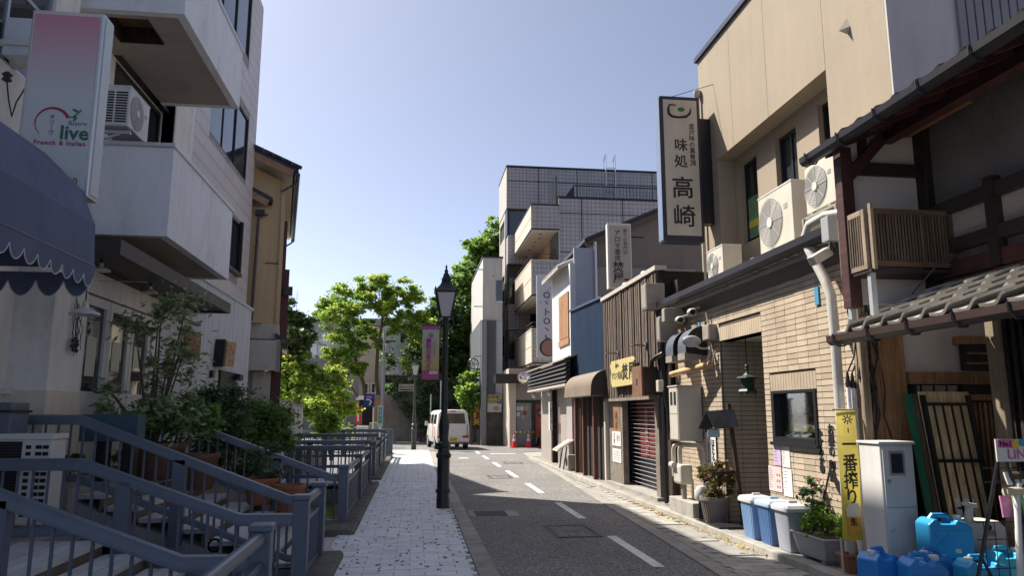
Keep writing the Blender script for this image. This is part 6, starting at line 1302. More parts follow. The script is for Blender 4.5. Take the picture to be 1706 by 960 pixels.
for zb,zt,r in ((10.28,11.5,0),(7.05,8.75,1),(3.85,5.45,1)):
    b = MB().box(5.42,6.74,34.35,34.47,zb+.05,zt).box(5.40,5.52,34.47,40.48,zb+.05,zt).build('balcony', m_pb, tb4)
    zm = (zb+zt)/2 if not r else zt-.9
    for k in range(2): MB().box(5.46+k*.65,6.08+k*.65,34.33,34.35,zb+.07,zm).box(5.46+k*.65,6.08+k*.65,34.33,34.35,zm+.03,zt-.02).build('tile_panel', m_tf, b)
    for z0,z1 in ((zb+.07,(zb+zt)/2-.02),((zb+zt)/2+.02,zt-.02)): MB().box(5.385,5.40,34.4,40.45,z0,z1).build('side_panel', m_pb, b)
    MB().box(5.42,6.74,34.36,40.48,zb-.05,zb+.05).build('soffit', m_steelb, b); MB().box(5.37,6.76,34.3,34.5,zt,zt+.06).box(5.37,5.55,34.5,40.45,zt,zt+.06).build('coping', m_black if not r else m_pb, b); MB().box(5.38,6.76,34.31,34.4,zb+.0,zb+.06).box(5.375,5.42,34.4,40.45,zb,zb+.06).build('drip_edge', m_black, b)
    for k in range(5): MB().disc((5.95+.08*(k%2),35.0+k*.9,zb-.055),.07,'z',.02,10).build('downlight', m_gut, b)
    if r:
        for z in (zt+.18,zt+.36): MB().tube([(5.45,40.4,z),(5.45,34.42,z),(6.70,34.42,z)],.025,6).build('top_rail', m_brownm, b)
    MB().box(6.64,6.72,34.6,36.4,zt+.06,zt+1.6).build('glazed_screen', m_gl, b)
MB().box(6.70,6.745,36.5,40.45,3.2,11.8).build('street_wall', m_boardw, tb4)
# ground floor entrance, canopy, mirror
MB().box(4.45,4.75,35.2,35.5,0,3.0).box(6.35,6.6,35.2,35.5,0,3.0).build('pilaster', m_pb, tb4); MB().box(4.75,6.35,35.45,35.6,2.2,3.0).build('transom_panel', m_stuc, tb4); MB().box(4.75,6.35,35.55,35.62,2.05,2.2).box(5.55,5.75,35.5,35.6,0,2.05).box(4.75,4.82,35.5,35.6,0,2.05).box(6.25,6.35,35.5,35.6,0,2.05).build('door_frame', m_black, tb4)
MB().box(4.82,5.55,35.56,35.58,.05,2.05).build('door', mat('door_grey',(.22,.225,.225),.4,.06), tb4); MB().box(5.75,6.25,35.56,35.58,.05,2.05).build('door', m_gl, tb4); MB().box(4.46,6.74,35.64,40.45,0,3.7).build('lobby', m_pb, tb4)
for k,(x,z,c) in enumerate(((4.9,1.8,m_paper),(5.08,1.8,m_paper),(5.3,1.82,mat('sticker_yellow',(.4,.3,.1),.6)),(4.9,1.52,m_paper),(5.22,1.58,mat('sticker_red',(.35,.03,.03),.6)),(5.15,1.4,mat('menu_pink',0)))): MB().box(x-.07,x+.08,35.545,35.556,z-.1,z+.09).build('sticker', c, tb4)
for x in (5.5,5.8): MB().cyl((x,35.5,.9),(x,35.5,1.3),.015,n=6).build('handle', m_alu, tb4)
rb = thing('red_banner', 'rust-red cloth banner with a dark round crest in the entrance of the tiled building', 'banner', (6.0,35.45,.5)); MB().box(5.72,6.18,35.42,35.44,.45,1.95).build('cloth', mat('rust_cloth',(.28,.06,.035),.8,.15,6), rb); MB().disc((5.95,35.415,1.62),.17,'y',.006).build('crest', m_black, rb); MB().disc((5.95,35.41,1.6),.08,'y',.006).build('crest_mark', mat('crest_pink',(.4,.25,.24),.7), rb); vtext('営業中',.2,(5.95,35.415,1.0),'-y',mat('banner_faint',(.40,.16,.12),.8),rb)
eb = thing('entrance_canopy', 'black flat canopy over the entrance of the tiled building', 'canopy', (5.2,35,2.9)); MB().box(3.75,6.6,34.55,35.9,2.98,3.36).build('deck', m_black, eb); MB().box(3.72,6.62,34.5,34.55,2.94,3.38).build('fascia', mat('fascia_dark',(.025,.022,.022),.4), eb)
tm = thing('traffic_mirror', 'round convex traffic mirror with an orange rim below the lowest balcony', 'mirror', (5.1,34.3,3.2)); MB().lathe([(.30,-.02),(.31,.0),(.30,.03)],(0,0,0),24,False); mbm = MB().disc((5.02,34.35,3.20),.31,'y',.05,28).build('rim', mat('mirror_orange',(.40,.17,.05),.5), tm); 
ms = MB().lathe([(.001,.09),(.12,.078),(.2,.055),(.27,.0)],(0,0,0),28,False); ms.v = [(5.02+x, 34.325-z, 3.20+y) for x,y,z in ms.v]; ms.build('mirror_face', mat('mirror_metal',(.75,.75,.72),.04,.02,metal=1.), tm, True); MB().cyl((5.02,34.38,3.2),(5.02,34.6,3.2),.03).build('arm', m_gut, tm)
vs_ = thing('projecting_sign', 'tall narrow white sign with black dots and a brown disc on the tiled building', 'sign', (5.9,33.2,4)); MB().box(5.45,6.32,33.2,33.36,4.05,7.85).build('case', m_alu, vs_, bev=.01); MB().box(5.5,6.28,33.18,33.2,4.1,7.8).build('face', mat('sign_pale_lilac',(.47,.46,.50),.5,.05,1.5), vs_); 
vtext('O丶トO丶ト',.42,(5.9,33.17,5.9),'-y',m_ink,vs_,line=.95); MB().disc((5.96,33.172,4.5),.40,'y',.008,24).build('disc_edge', m_black, vs_); MB().disc((6.0,33.168,4.5),.36,'y',.01,24).build('brown_disc', mat('disc_brown',(.28,.15,.12),.7), vs_); q = random.Random(2)
for k in range(8): MB().disc((5.6+q.uniform(0,.6),33.176,7.0+q.uniform(-.5,.5)),.06,'y',.004,10).build('petal_dot', mat('dot_pink',(.42,.33,.38),.7), vs_)
MB().cyl((6.3,33.28,4.1),(7.1,33.28,4.1),.04).build('arm', m_cap, vs_); MB().cyl((6.3,33.28,7.8),(7.1,33.28,7.95),.02).build('arm', m_cap, vs_)
# traffic cones and bar
m_cone = mat('cone_red',(.55,.035,.03),.45,.08,6); m_conew = mat('cone_white',(.6,.56,.55),.5,.05)
cone0 = None
for i,(x,y,l) in enumerate(((4.62,34.75,'leftmost of the three red and white traffic cones'),(5.28,34.8,'middle one of the three red and white traffic cones'),(5.98,35.0,'rightmost traffic cone, in front of the rust-red banner'))):
    if cone0 is None:
        cone0 = thing('traffic_cone', l, 'traffic cone', (x,y,0), 'traffic cones at the corner entrance'); MB().lathe([(.145,.03),(.085,.30)],(x,y,0),16).build('cone_body', m_cone, cone0, True); MB().lathe([(.086,.30),(.062,.44)],(x,y,0),16).build('white_band', m_conew, cone0, True); MB().lathe([(.063,.44),(.053,.5)],(x,y,0),16).build('red_band', m_cone, cone0, True); MB().lathe([(.054,.5),(.04,.6)],(x,y,0),16).build('white_band', m_conew, cone0, True); MB().lathe([(.041,.6),(.03,.69),(.001,.69)],(x,y,0),16).build('tip', m_cone, cone0, True); MB().box(x-.18,x+.18,y-.18,y+.18,0,.035).build('base', m_cone, cone0, bev=.01)
    else: dup(cone0,(x,y,0),0,l)
bz = thing('striped_bar', 'yellow and black striped bar resting across the traffic cones', 'bar', (5.1,34.7,.7))
for k in range(10): MB().cyl((4.66+k*.095,34.75,.70),(4.66+(k+1)*.095,34.75,.70),.022,n=8).build('stripe', mat('bar_yellow',(.55,.42,.03),.5) if k%2==0 else m_black, bz)
fg = thing('stone_cat', 'small white stone figure at the foot of the entrance pilaster', 'figure', (6.3,34.9,0)); MB().ball((6.3,34.9,.13),.13,10,8,(1.2,.8,1)).build('body', m_cap, fg, True); MB().ball((6.3,34.85,.29),.07,10,6).build('head', m_cap, fg, True)
# grey and white building beyond with its parking notice
gb = thing('grey_building', 'white and dark grey corner building between the tiled block and the trees', 'building', (4,38.5,0)); m_whb = mat('offwhite_wall',(.46,.45,.43),.85,.05,1.5,streak=.15)
MB().box(3.40,4.42,38,46,6.3,9.6).build('upper_wall', m_whb, gb); MB().box(3.36,4.46,37.95,46,9.6,9.68).build('coping', m_gut, gb); MB().box(3.30,4.08,37.9,46,1.9,6.3).build('grey_wall', mat('blue_grey_wall',(.10,.11,.125),.7,.06,1.5,streak=.1), gb); MB().box(3.32,3.58,37.6,37.9,0,6.25).build('grey_pier', mat('pier_grey',(.20,.21,.23),.7,.06,2), gb); MB().box(4.08,4.44,38.1,46,0,6.4).build('panel_wall', m_balc, gb); MB().box(4.12,4.4,38.06,38.1,3.4,6.3).build('metal_panel', m_angle, gb)
MB().box(3.45,4.45,38.0,46,0,1.9).build('base_wall', m_stone, gb); MB().box(4.1,4.42,37.94,38.0,7.3,8.4).build('window', m_gl, gb); MB().box(4.06,4.44,37.9,38.0,7.24,7.3).build('window_sill', m_alu, gb)
for z in (8.95,7.0): MB().box(2.95,3.40,38.0,38.1,z,z+.05).build('wall_bracket', m_alu, gb)
MB().box(3.9,3.98,37.98,38.0,8.6,8.64).build('vent', m_gut, gb)
pk_ = thing('parking_notice', 'parking notice board with a blue letter P on the concrete base wall', 'sign', (4.0,37.9,1.6)); MB().box(3.66,4.38,37.86,37.9,1.62,2.5).build('board', m_paper, pk_); MB().box(3.67,4.37,37.845,37.86,2.05,2.49).build('header', mat('board_yellow',0), pk_); text('駐車場',.2,(3.95,37.84,2.36),'-y',m_ink,pk_); MB().box(4.16,4.34,37.838,37.845,2.07,2.25).build('blue_square', mat('sign_blue',(.015,.03,.14),.5), pk_); text('P',.17,(4.25,37.834,2.16),'-y',m_cap,pk_,bold=.02); text('月極契約',.13,(3.87,37.84,2.15),'-y',m_green,pk_); MB().disc((4.1,37.85,1.82),.14,'y',.01,16,.8).build('pink_spot', mat('menu_pink',0), pk_)
og = thing('orange_flag', 'dark narrow flag with yellow characters by the corner building', 'flag', (3.2,38.4,.3)); MB().box(2.95,3.28,38.3,38.32,.75,2.5).build('cloth', mat('flag_brown',(.06,.02,.015),.8,.15), og); vtext('宝麺美',.34,(3.15,38.29,1.45),'-y',mat('flag_yellow',(.55,.36,.05),.7),og,bold=.02); MB().disc((3.12,38.295,2.25),.15,'y',.006,16).build('ring_mark', mat('flag_orange',(.35,.14,.05),.7), og); MB().cyl((3.3,38.31,0),(3.3,38.31,2.6),.015).build('pole', m_gut, og)
wg = thing('iron_emblem', 'round wrought-iron emblem on an arm over the lane', 'sign', (3.0,37.8,4)); 
em = MB().tube([(2.92+.26*math.cos(a),37.8,4.05+.26*math.sin(a)) for a in [i*math.pi/12 for i in range(25)]],.025,6)
for a in range(3): em.bar((2.92-.25*math.cos(a*1.05),37.8,4.05-.25*math.sin(a*1.05)),(2.92+.25*math.cos(a*1.05),37.8,4.05+.25*math.sin(a*1.05)),.025,.025)
em.build('ring', m_gut, wg); MB().tube([(3.35,37.8,4.45),(3.0,37.8,4.42),(2.92,37.8,4.32)],.02,6).build('arm', m_gut, wg)
# ================================================================== street lamps, banner, van
m_lamp = mat('lamp_dark_green', (.012,.020,.022), .4,.15,5,spec=.5); m_lampg = mat('lamp_olive', (.05,.06,.04), .45,.15,5)
def street_lamp(x, y, l, m, foot=None):
    t = thing('street_lamp', l, 'street lamp', (x,y,.0), 'old-style street lamps')
    MB().lathe([(.115,0),(.112,.18),(.105,.20),(.105,.84),(.125,.86),(.13,.90),(.105,.93),(.098,.95),(.098,1.02),(.118,1.04),(.12,1.09),(.085,1.12),(.075,1.14),(.082,1.28),(.09,1.36),(.085,1.44),(.062,1.55),(.055,1.58)],(x,y,0),16).build('base_column', m, t, True)
    MB().lathe([(.058,.28),(.124,.28),(.128,.31),(.118,.34),(.10,.345)],(x,y,.0),16).build('base_ring', m, t, True)
    MB().lathe([(.055,1.55),(.05,2.2),(.046,3.05),(.06,3.08),(.06,3.13),(.045,3.15),(.045,3.22)],(x,y,0),14).build('pole', m, t, True)
    for s in (-1,1): MB().tube([(x+s*.03,y,3.0),(x+s*.12,y,3.06),(x+s*.14,y,3.16),(x+s*.11,y,3.23)],.013,6).build('scroll_bracket', m, t, True)
    MB().lathe([(.12,3.215),(.125,3.24)],(x,y,0),4,True,1,1,math.pi/4).build('lantern_base', m, t)
    gl = see_glass('frosted_lamp_glass',(.75,.75,.77),.3)
    for k in range(4):
        a0, a1 = math.pi/4+k*math.pi/2, math.pi/4+(k+1)*math.pi/2; p = lambda r,a,z: (x+r*math.cos(a), y+r*math.sin(a), z)
        MB().quad(p(.115,a0,3.25),p(.115,a1,3.25),p(.235,a1,3.66),p(.235,a0,3.66)).build('glass_pane', mat('frosted_pane',(.50,.49,.51),.35,.05), t)
        MB().bar(p(.122,a0,3.23),p(.245,a0,3.68),.022,.022).build('corner_bar', m, t)
    MB().lathe([(.27,3.66),(.285,3.69),(.25,3.71),(.15,3.80),(.11,3.86),(.10,3.87),(.115,3.89),(.075,3.97),(.06,4.0)],(x,y,0),4,True,1,1,math.pi/4).build('lantern_roof', m, t)
    MB().lathe([(.06,4.0),(.03,4.02),(.035,4.06),(.012,4.10),(.02,4.13),(.001,4.18)],(x,y,0),10).build('finial', m, t, True)
    for k in range(4):
        a = math.pi/4+k*math.pi/2; MB().lathe([(.001,0),(.02,.01),(.012,.05),(.001,.07)],(x+.265*math.cos(a),y+.265*math.sin(a),3.69),6).build('corner_finial', m, t, True)
    return t
street_lamp(.51,12.9,'tall near dark green street lamp with a square lantern carrying the festival banner', m_lamp)
bpy.data.objects['street_lamp'].children[0]
t = bpy.data.objects['street_lamp']; 
MB().lathe([(.118,.0),(.118,.012),(.10,.02)],(.51,12.9,.018),16).build('foot_plate', mat('rust_foot',(.13,.075,.055),.8,.4,12,dirt=('#3a2a22',.5)), t)
street_lamp(.01,33.45,'far olive-green street lamp with a lit white lantern by the van', m_lampg)
fb = thing('festival_banner', 'pink and yellow vertical festival banner with purple characters hung from the near lamp', 'banner', (.26,12.9,2.1))
m_ban = grad_mat('banner_fade', (.50,.36,.10), (.46,.44,.40), 2.35, 2.95); m_bpk = mat('banner_pink',(.42,.10,.24),.7,.06,4); m_bpu = mat('banner_purple',(.35,.04,.26),.7)
MB().box(.115,.405,12.895,12.905,2.155,3.085).build('cloth', m_ban, fb); MB().box(.115,.405,12.888,12.895,3.02,3.085).build('top_band', m_bpk, fb); MB().box(.115,.405,12.888,12.895,2.155,2.32).build('bottom_band', m_bpk, fb)
MB().box(.24,.385,12.884,12.888,2.25,2.305).build('white_patch', m_conew, fb); MB().cyl((.10,12.9,3.095),(.50,12.9,3.095),.012,n=8).build('arm', m_lamp, fb); MB().cyl((.10,12.9,2.15),(.50,12.9,2.15),.009,n=8).build('arm', m_lamp, fb)
vtext('昆布ひまつり',.105,(.225,12.882,2.58),'-y',m_bpu,fb,line=.88,bold=.02); vtext('せせひま',.062,(.325,12.882,2.68),'-y',mat('banner_lilac',(.30,.14,.36),.7),fb,line=.95); MB().ball((.265,12.888,2.92),.045,10,6,(1,.1,1)).build('emblem', mat('emblem_grey',(.28,.20,.26),.7), fb, True)
fp = thing('direction_plate', 'small grey street-name plate on the far lamp', 'sign', (-.35,33.4,2.5)); MB().box(-.70,-.04,33.36,33.40,2.53,2.84).build('plate', m_graybox, fp); text('長町せせらぎ通',.085,(-.37,33.35,2.71),'-y',m_ink,fp); MB().box(-.66,-.08,33.352,33.36,2.57,2.62).build('printed_line', m_ink, fp)
# white one-box van seen from behind
vn_ = thing('white_van', 'white box van with a yellow number plate driving away down the street', 'van', (1.62,34.3,0))
m_vw = mat('van_white',(.62,.60,.57),.3,.04,2,spec=.6); m_vg = glassy('van_glass',(.012,.013,.016)); m_vt = mat('tyre',(.02,.02,.02),.8,.1); m_tail = mat('tail_red',(.35,.02,.03),.25,.1); m_plast = mat('bumper_grey',(.10,.10,.105),.6,.1)
VX, VY = 1.62, 33.4
sec = [(-.70,.30),(-.735,.42),(-.735,.95),(-.715,1.12),(-.66,1.55),(-.60,1.66),(-.48,1.715),(0,1.735),(.48,1.715),(.60,1.66),(.66,1.55),(.715,1.12),(.735,.95),(.735,.42),(.70,.30)]
def ring(y, sx, z1, z0=.30, lean=0): return [(VX+a*sx, VY+y+lean*max(0,b-.95), z0+(b-.30)*(z1-z0)/1.435) for a,b in sec]
rings = [ring(.0,.97,1.71,lean=.16), ring(.07,1.0,1.735,lean=.12), ring(1.6,1.0,1.735), ring(2.5,1.0,1.72), ring(2.95,.98,1.55), ring(3.25,.96,1.02), ring(3.32,.9,.8)]
b = MB(); n = len(sec); b.v = [p for r in rings for p in r]; b.f = [(i*n+k,i*n+(k+1)%n,(i+1)*n+(k+1)%n,(i+1)*n+k) for i in range(len(rings)-1) for k in range(n)]+[tuple(range(n)),tuple(range((len(rings)-1)*n,len(rings)*n))]
b.build('body', m_vw, vn_, True)
def vq(x,z,o=-.012): return (VX+x, VY+.16*max(0,z-.95)+o, z)
MB().add([vq(-.55,1.12),vq(.55,1.12),vq(.50,1.56),vq(-.50,1.56),vq(-.55,1.12,.03),vq(.55,1.12,.03),vq(.50,1.56,.03),vq(-.50,1.56,.03)],BF).build('rear_window', m_vg, vn_, bev=.01)
MB().box(VX-.14,VX+.14,VY+.11,VY+.17,1.63,1.67).build('brake_light', m_tail, vn_); tg = MB().box(VX-.66,VX+.66,VY-.03,VY+.1,.32,.52).build('bumper', m_vw, vn_, bev=.03); MB().box(VX-.62,VX+.62,VY+.0,VY+.1,.24,.32).build('underbody', m_plast, vn_)
for s in (-1,1): MB().box(VX+s*.42,VX+s*.69,VY-.036,VY-.01,.50,.60).build('tail_light', m_tail, vn_, bev=.006)
np_ = MB().box(VX-.17,VX+.17,VY-.045,VY-.03,.37,.53).build('number_plate', mat('plate_yellow',(.55,.42,.03),.5), vn_); text('51-43',.10,(VX,VY-.049,.43),'-y',m_ink,np_)
MB().box(VX-.10,VX+.10,VY-.02,VY,.80,.83).build('tailgate_handle', m_alu, vn_); MB().box(VX+.3,VX+.48,VY-.014,VY,.86,.89).build('badge', m_alu, vn_); MB().box(VX+.62,VX+.64,VY-.01,VY+.02,.55,1.1).box(VX-.64,VX-.62,VY-.01,VY+.02,.55,1.1).build('door_seam', m_plast, vn_)
for s in (-1,1):
    for y0_,y1_ in ((.35,1.15),(1.25,2.05),(2.15,2.75)): MB().add([(VX+s*.722,VY+y0_,1.10),(VX+s*.722,VY+y1_,1.10),(VX+s*.668,VY+y1_-.03,1.52),(VX+s*.668,VY+y0_+.05,1.52),(VX+s*.70,VY+y0_,1.10),(VX+s*.70,VY+y1_,1.10),(VX+s*.64,VY+y1_-.03,1.52),(VX+s*.64,VY+y0_+.05,1.52)],BF).build('side_window', m_vg, vn_)
    MB().box(VX+s*.72,VX+s*.745,VY+1.2,VY+1.215,.45,1.1).build('door_seam', m_plast, vn_); MB().box(VX+s*.76,VX+s*.90,VY+2.55,VY+2.65,1.0,1.2).build('mirror', m_vw, vn_, bev=.02)
    for yy in (.62,2.75):
        w = MB().cyl((VX+s*.74,VY+yy,.28),(VX+s*.58,VY+yy,.28),.275,n=24).build('wheel', m_vt, vn_, True); MB().cyl((VX+s*.75,VY+yy,.28),(VX+s*.73,VY+yy,.28),.17,n=18).build('rim', m_alu, w, True)
MB().prism([(.55,.5),(1.0,.6),(.95,.95),(.6,.9)],'x',VX-.742,VX-.738).v
sd = MB().add([(VX-.741,VY+.35,.55),(VX-.741,VY+1.1,.55),(VX-.741,VY+1.1,.98),(VX-.741,VY+.5,.98)],[(0,1,2,3)]).build('side_print', mat('van_pink_print',(.55,.28,.30),.5,.15,9), vn_)
vn_.rotation_euler = (0,0,R(7))

# ================================================================== left side beyond the apartment block
yh = thing('yellow_house', 'ochre rendered house with a tiled gable roof and pink eave boards past the apartment block', 'house', (-3.72,20.6,0))
m_och = mat('ochre_render',(.55,.40,.23),.85,.05,1.2,.15,60,streak=.1); m_evp = mat('eave_pink_timber',(.36,.20,.13),.7,.12,4,grain='x'); m_ktn = mat('navy_kawara',(.022,.024,.05),.35,.2,5,rnd=.2); m_mar = mat('maroon_wall',(.085,.028,.03),.6,.1,3)
MB().prism([(-9,3.95),(-3.72,3.95),(-3.78,7.95),(-4.9,8.45),(-9,8.45)],'y',20.6,28.0).build('wall', m_och, yh); MB().box(-3.76,-3.66,20.55,20.66,3.95,7.9).build('corner_trim', m_och, yh); MB().box(-9,-3.7,20.58,20.6,5.60,5.63).build('belt_joint', m_gut, yh)
MB().add([(-5.6,19.95,8.98),(-3.42,19.95,8.10),(-3.42,28.4,8.10),(-5.6,28.4,8.98),(-5.6,19.95,9.06),(-3.42,19.95,8.18),(-3.42,28.4,8.18),(-5.6,28.4,9.06)],[(0,3,2,1),(4,5,6,7),(0,1,5,4),(1,2,6,5),(2,3,7,6),(3,0,4,7)]).build('roof', m_ktn, yh)
MB().bar((-5.6,20.0,8.88),(-3.5,20.0,8.03),.05,.2).build('barge_board', m_evp, yh); MB().add([(-4.9,20.0,8.62),(-3.5,20.0,8.02),(-3.5,28.3,8.02),(-4.9,28.3,8.62),(-4.9,20.0,8.66),(-3.5,20.0,8.06),(-3.5,28.3,8.06),(-4.9,28.3,8.66)],[(0,3,2,1),(4,5,6,7),(0,1,5,4),(1,2,6,5),(2,3,7,6),(3,0,4,7)]).build('soffit', m_steelb, yh)
for k in range(34): MB().tube([(-3.36,20.05+k*.245,8.14),(-4.2,20.05+k*.245,8.48)],.055,7).build('roof_tile', m_ktn, yh, True)
for k in range(9): MB().obox((-5.4+k*.25,19.93,9.0-.1*k+.02),(.26,.12,.07),(0,.38,0)).build('verge_tile', m_ktn, yh)
MB().tube([(-3.38,20,8.0),(-3.38,28.3,8.0)],.07,8).build('gutter', m_ktn, yh, True)
for y in (20.4,28.0): MB().tube([(-3.40,y,7.95),(-3.42,y,7.85),(-3.78,y,7.6)],.03,6).build('gutter_arm', m_gut, yh)
MB().add([(-5.2,20.0,7.78),(-4.02,20.0,7.22),(-4.02,20.62,7.22),(-5.2,20.62,7.78),(-5.2,20.0,7.88),(-4.02,20.0,7.32),(-4.02,20.62,7.32),(-5.2,20.62,7.88)],[(0,3,2,1),(4,5,6,7),(0,1,5,4),(1,2,6,5),(2,3,7,6),(3,0,4,7)]).build('side_roof', m_ktn, yh)
MB().bar((-5.2,20.05,7.68),(-4.1,20.05,7.16),.05,.2).build('side_barge', m_evp, yh); MB().box(-9,-4.12,20.35,20.6,3.95,7.1).build('side_bay', m_och, yh)
for k in range(3): MB().tube([(-4.0,20.1+k*.2,7.26),(-4.3,20.1+k*.2,7.4)],.055,7).build('roof_tile', m_ktn, yh, True)
MB().box(-4.4,-4.18,20.2,20.4,6.85,7.0).build('vent_box', m_gut, yh); MB().tube([(-4.1,20.3,6.9),(-4.32,20.28,6.8),(-4.33,20.28,6.6),(-4.36,20.28,4.0)],.035,8).build('downpipe', mat('downpipe_brown',(.09,.06,.06),.5), yh, True)
MB().box(-9,-3.65,20.6,28.0,3.55,3.95).build('floor_band', m_steelb, yh); MB().box(-9,-4.05,21.0,25,.3,3.55).build('lower_wall', m_steelb, yh); MB().add([(-3.75,20.4,3.62),(-3.40,20.4,3.45),(-3.40,25,3.45),(-3.75,25,3.62),(-3.75,20.4,3.70),(-3.40,20.4,3.52),(-3.40,25,3.52),(-3.75,25,3.70)],[(0,3,2,1),(4,5,6,7),(0,1,5,4),(1,2,6,5),(2,3,7,6),(3,0,4,7)]).build('pent_roof', m_ktn, yh)
MB().prism([(20.4,2.7),(20.5,2.7),(20.5,3.5),(20.4,3.5)],'x',-4.4,-3.6).build('canopy_fascia', m_steelb, yh); MB().box(-3.72,-3.6,20.4,24,2.72,3.52).build('canopy_side', m_steelb, yh)
for k in range(3): MB().box(-4.28+k*.16,-4.13+k*.16,20.9,20.95,.4,2.7).build('door_board', m_steelb, yh)
MB().box(-3.9,-3.55,22,24,.2,3.4).build('maroon_wall', m_mar, yh); MB().box(-3.73,-3.45,24.0,25.0,3.9,6.1).box(-3.73,-3.58,24.1,25.0,6.1,7.7).build('maroon_end', m_mar, yh); MB().box(-3.6,-3.33,23.8,24.0,5.25,5.52).build('bracket_box', m_gut, yh)
yh.rotation_euler = (0,0,R(9.7))
# canal-side garden wall behind the shrubs
gwl = thing('garden_wall', 'low pale sloping-topped garden wall behind the shrubs', 'wall', (-4.4,26.6,0)); MB().prism([(-4.95,0),(-3.8,0),(-3.8,1.78),(-4.95,2.08)],'y',26.5,26.7).build('wall', m_plas, gwl); MB().bar((-5.0,26.6,2.11),(-3.75,26.6,1.80),.3,.06).build('coping', m_alu, gwl)

# ------------------------------------------------------------------ trees
def limb(mb, p, q_, r0, r1, seed, n=5, wob=.12):
    q = random.Random(seed); p = Vector(p); q_ = Vector(q_); L = (q_-p).length; pts = []
    for i in range(n+1):
        u = i/n; pts.append(p.lerp(q_,u)+Vector((q.uniform(-1,1),q.uniform(-1,1),q.uniform(-.4,.4)))*wob*L*.3*math.sin(math.pi*u)+Vector((0,0,L*.06*math.sin(math.pi*u))))
    mb.tube(pts,[r0+(r1-r0)*i/n for i in range(n+1)],7); return pts
def tree(label, base, trunks, clumps, per, size, m, seed, m2=None, frac=.3, **k):
    t = thing('street_tree', label, 'tree', base, 'trees at the end of the street'); mb = MB()
    tips = []
    for i,(a,b_,r0,r1) in enumerate(trunks): tips.append(limb(mb,a,b_,r0,r1,seed+i)); 
    q = random.Random(seed); nodes = [p for tp in tips for p in tp[2:]]
    for (c,r) in clumps:
        c = Vector(c); nr = min(nodes, key=lambda p:(p-c).length + (1.2 if p.z>c.z else 0)); limb(mb, nr, c, .045, .012, q.randrange(999), 4, .2)
        for j in range(3): limb(mb, c.lerp(nr,.25), c+Vector((q.uniform(-1,1),q.uniform(-1,1),q.uniform(-.2,.8)))*r*.8, .02, .006, q.randrange(999), 3, .2)
    mb.build('trunk', m_bark, t, True)
    sub = []; rad = []
    for c,r in clumps:
        for j in range(13):
            v = Vector((q.gauss(0,1),q.gauss(0,1),q.gauss(0,.75))).normalized()*r*q.uniform(.25,1.3); sub.append(Vector(c)+v); rad.append(r*q.uniform(.28,.62))
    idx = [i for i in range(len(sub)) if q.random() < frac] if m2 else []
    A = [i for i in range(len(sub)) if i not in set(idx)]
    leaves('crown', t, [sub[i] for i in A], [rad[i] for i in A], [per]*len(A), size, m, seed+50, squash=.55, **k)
    if idx: leaves('crown_second_tone', t, [sub[i] for i in idx], [rad[i] for i in idx], [per]*len(idx), size, m2, seed+51, squash=.55, **k)  # randomly picked clumps in the second leaf colour
    return t
Y0 = 44.0
cl = [((-4.9,Y0,7.9),.75),((-4.3,Y0-.5,7.5),.9),((-3.9,Y0+.6,8.6),.8),((-3.0,Y0,8.9),.85),((-2.3,Y0-.4,9.3),.6),((-1.6,Y0+.4,8.8),.75),((-.7,Y0,8.6),.7),((-.2,Y0-.3,8.2),.65),((-3.4,Y0-.7,7.6),.9),((-4.4,Y0-.6,6.8),.95),((-4.0,Y0+.3,6.0),.75),((-2.2,Y0+.5,8.0),.8),((-1.2,Y0-.5,7.7),.75),((-.3,Y0+.2,7.2),.7),((.4,Y0,7.0),.7),((-2.9,Y0+.5,6.7),.7),((-1.4,Y0+.4,6.8),.6),((-.5,Y0-.4,6.4),.6),((.2,Y0,6.1),.6),((-4.3,Y0-.2,4.9),.6),((-3.7,Y0-.6,4.3),.6),((-4.9,Y0-.3,4.9),.45),((-3.2,Y0-.5,4.0),.4),((.9,Y0,6.3),.6),((-2.0,Y0-.5,5.6),.45),((-.35,Y0-.6,4.3),.3),((-3.3,Y0,5.5),.6),((-5.3,Y0,7.3),.5)]
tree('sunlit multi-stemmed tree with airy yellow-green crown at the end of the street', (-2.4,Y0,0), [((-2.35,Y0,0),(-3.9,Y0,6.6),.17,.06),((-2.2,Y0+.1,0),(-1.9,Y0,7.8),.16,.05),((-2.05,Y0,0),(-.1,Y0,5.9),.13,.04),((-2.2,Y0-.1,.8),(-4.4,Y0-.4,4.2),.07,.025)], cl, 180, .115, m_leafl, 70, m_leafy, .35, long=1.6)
Y1 = 49
cl = []; q = random.Random(33)
for k in range(190):
    x = 1.9+q.random()*5.2; z = 2.2+q.random()*12.5
    top = 10.2+(x-2.0)*1.05
    if z < top: cl.append(((x, Y1+q.uniform(-1.8,1.8), z), q.uniform(.6,1.0)))
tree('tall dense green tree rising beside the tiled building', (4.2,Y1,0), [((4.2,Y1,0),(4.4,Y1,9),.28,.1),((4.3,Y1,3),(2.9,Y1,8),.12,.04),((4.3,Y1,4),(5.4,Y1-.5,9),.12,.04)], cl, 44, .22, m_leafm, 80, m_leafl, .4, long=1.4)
cl = [((x,47+d,z),r) for x,d,z,r in ((.9,0,6.9,.8),(1.5,.5,7.6,.8),(2.0,0,6.4,.9),(1.3,-.4,5.8,.9),(.7,.3,5.6,.8),(2.1,.3,5.0,.9),(1.4,0,4.6,.9),(2.4,0,7.8,.7),(.5,0,4.8,.6),(2.6,.5,3.6,.9),(2.9,0,2.8,.8),(.9,.6,7.8,.4),(-.1,.4,5.4,.7),(.1,.6,6.3,.7),(.4,.5,7.0,.5),(-.5,.6,4.8,.5),(1.0,.5,3.9,.8),(2.0,.5,3.6,.9))]
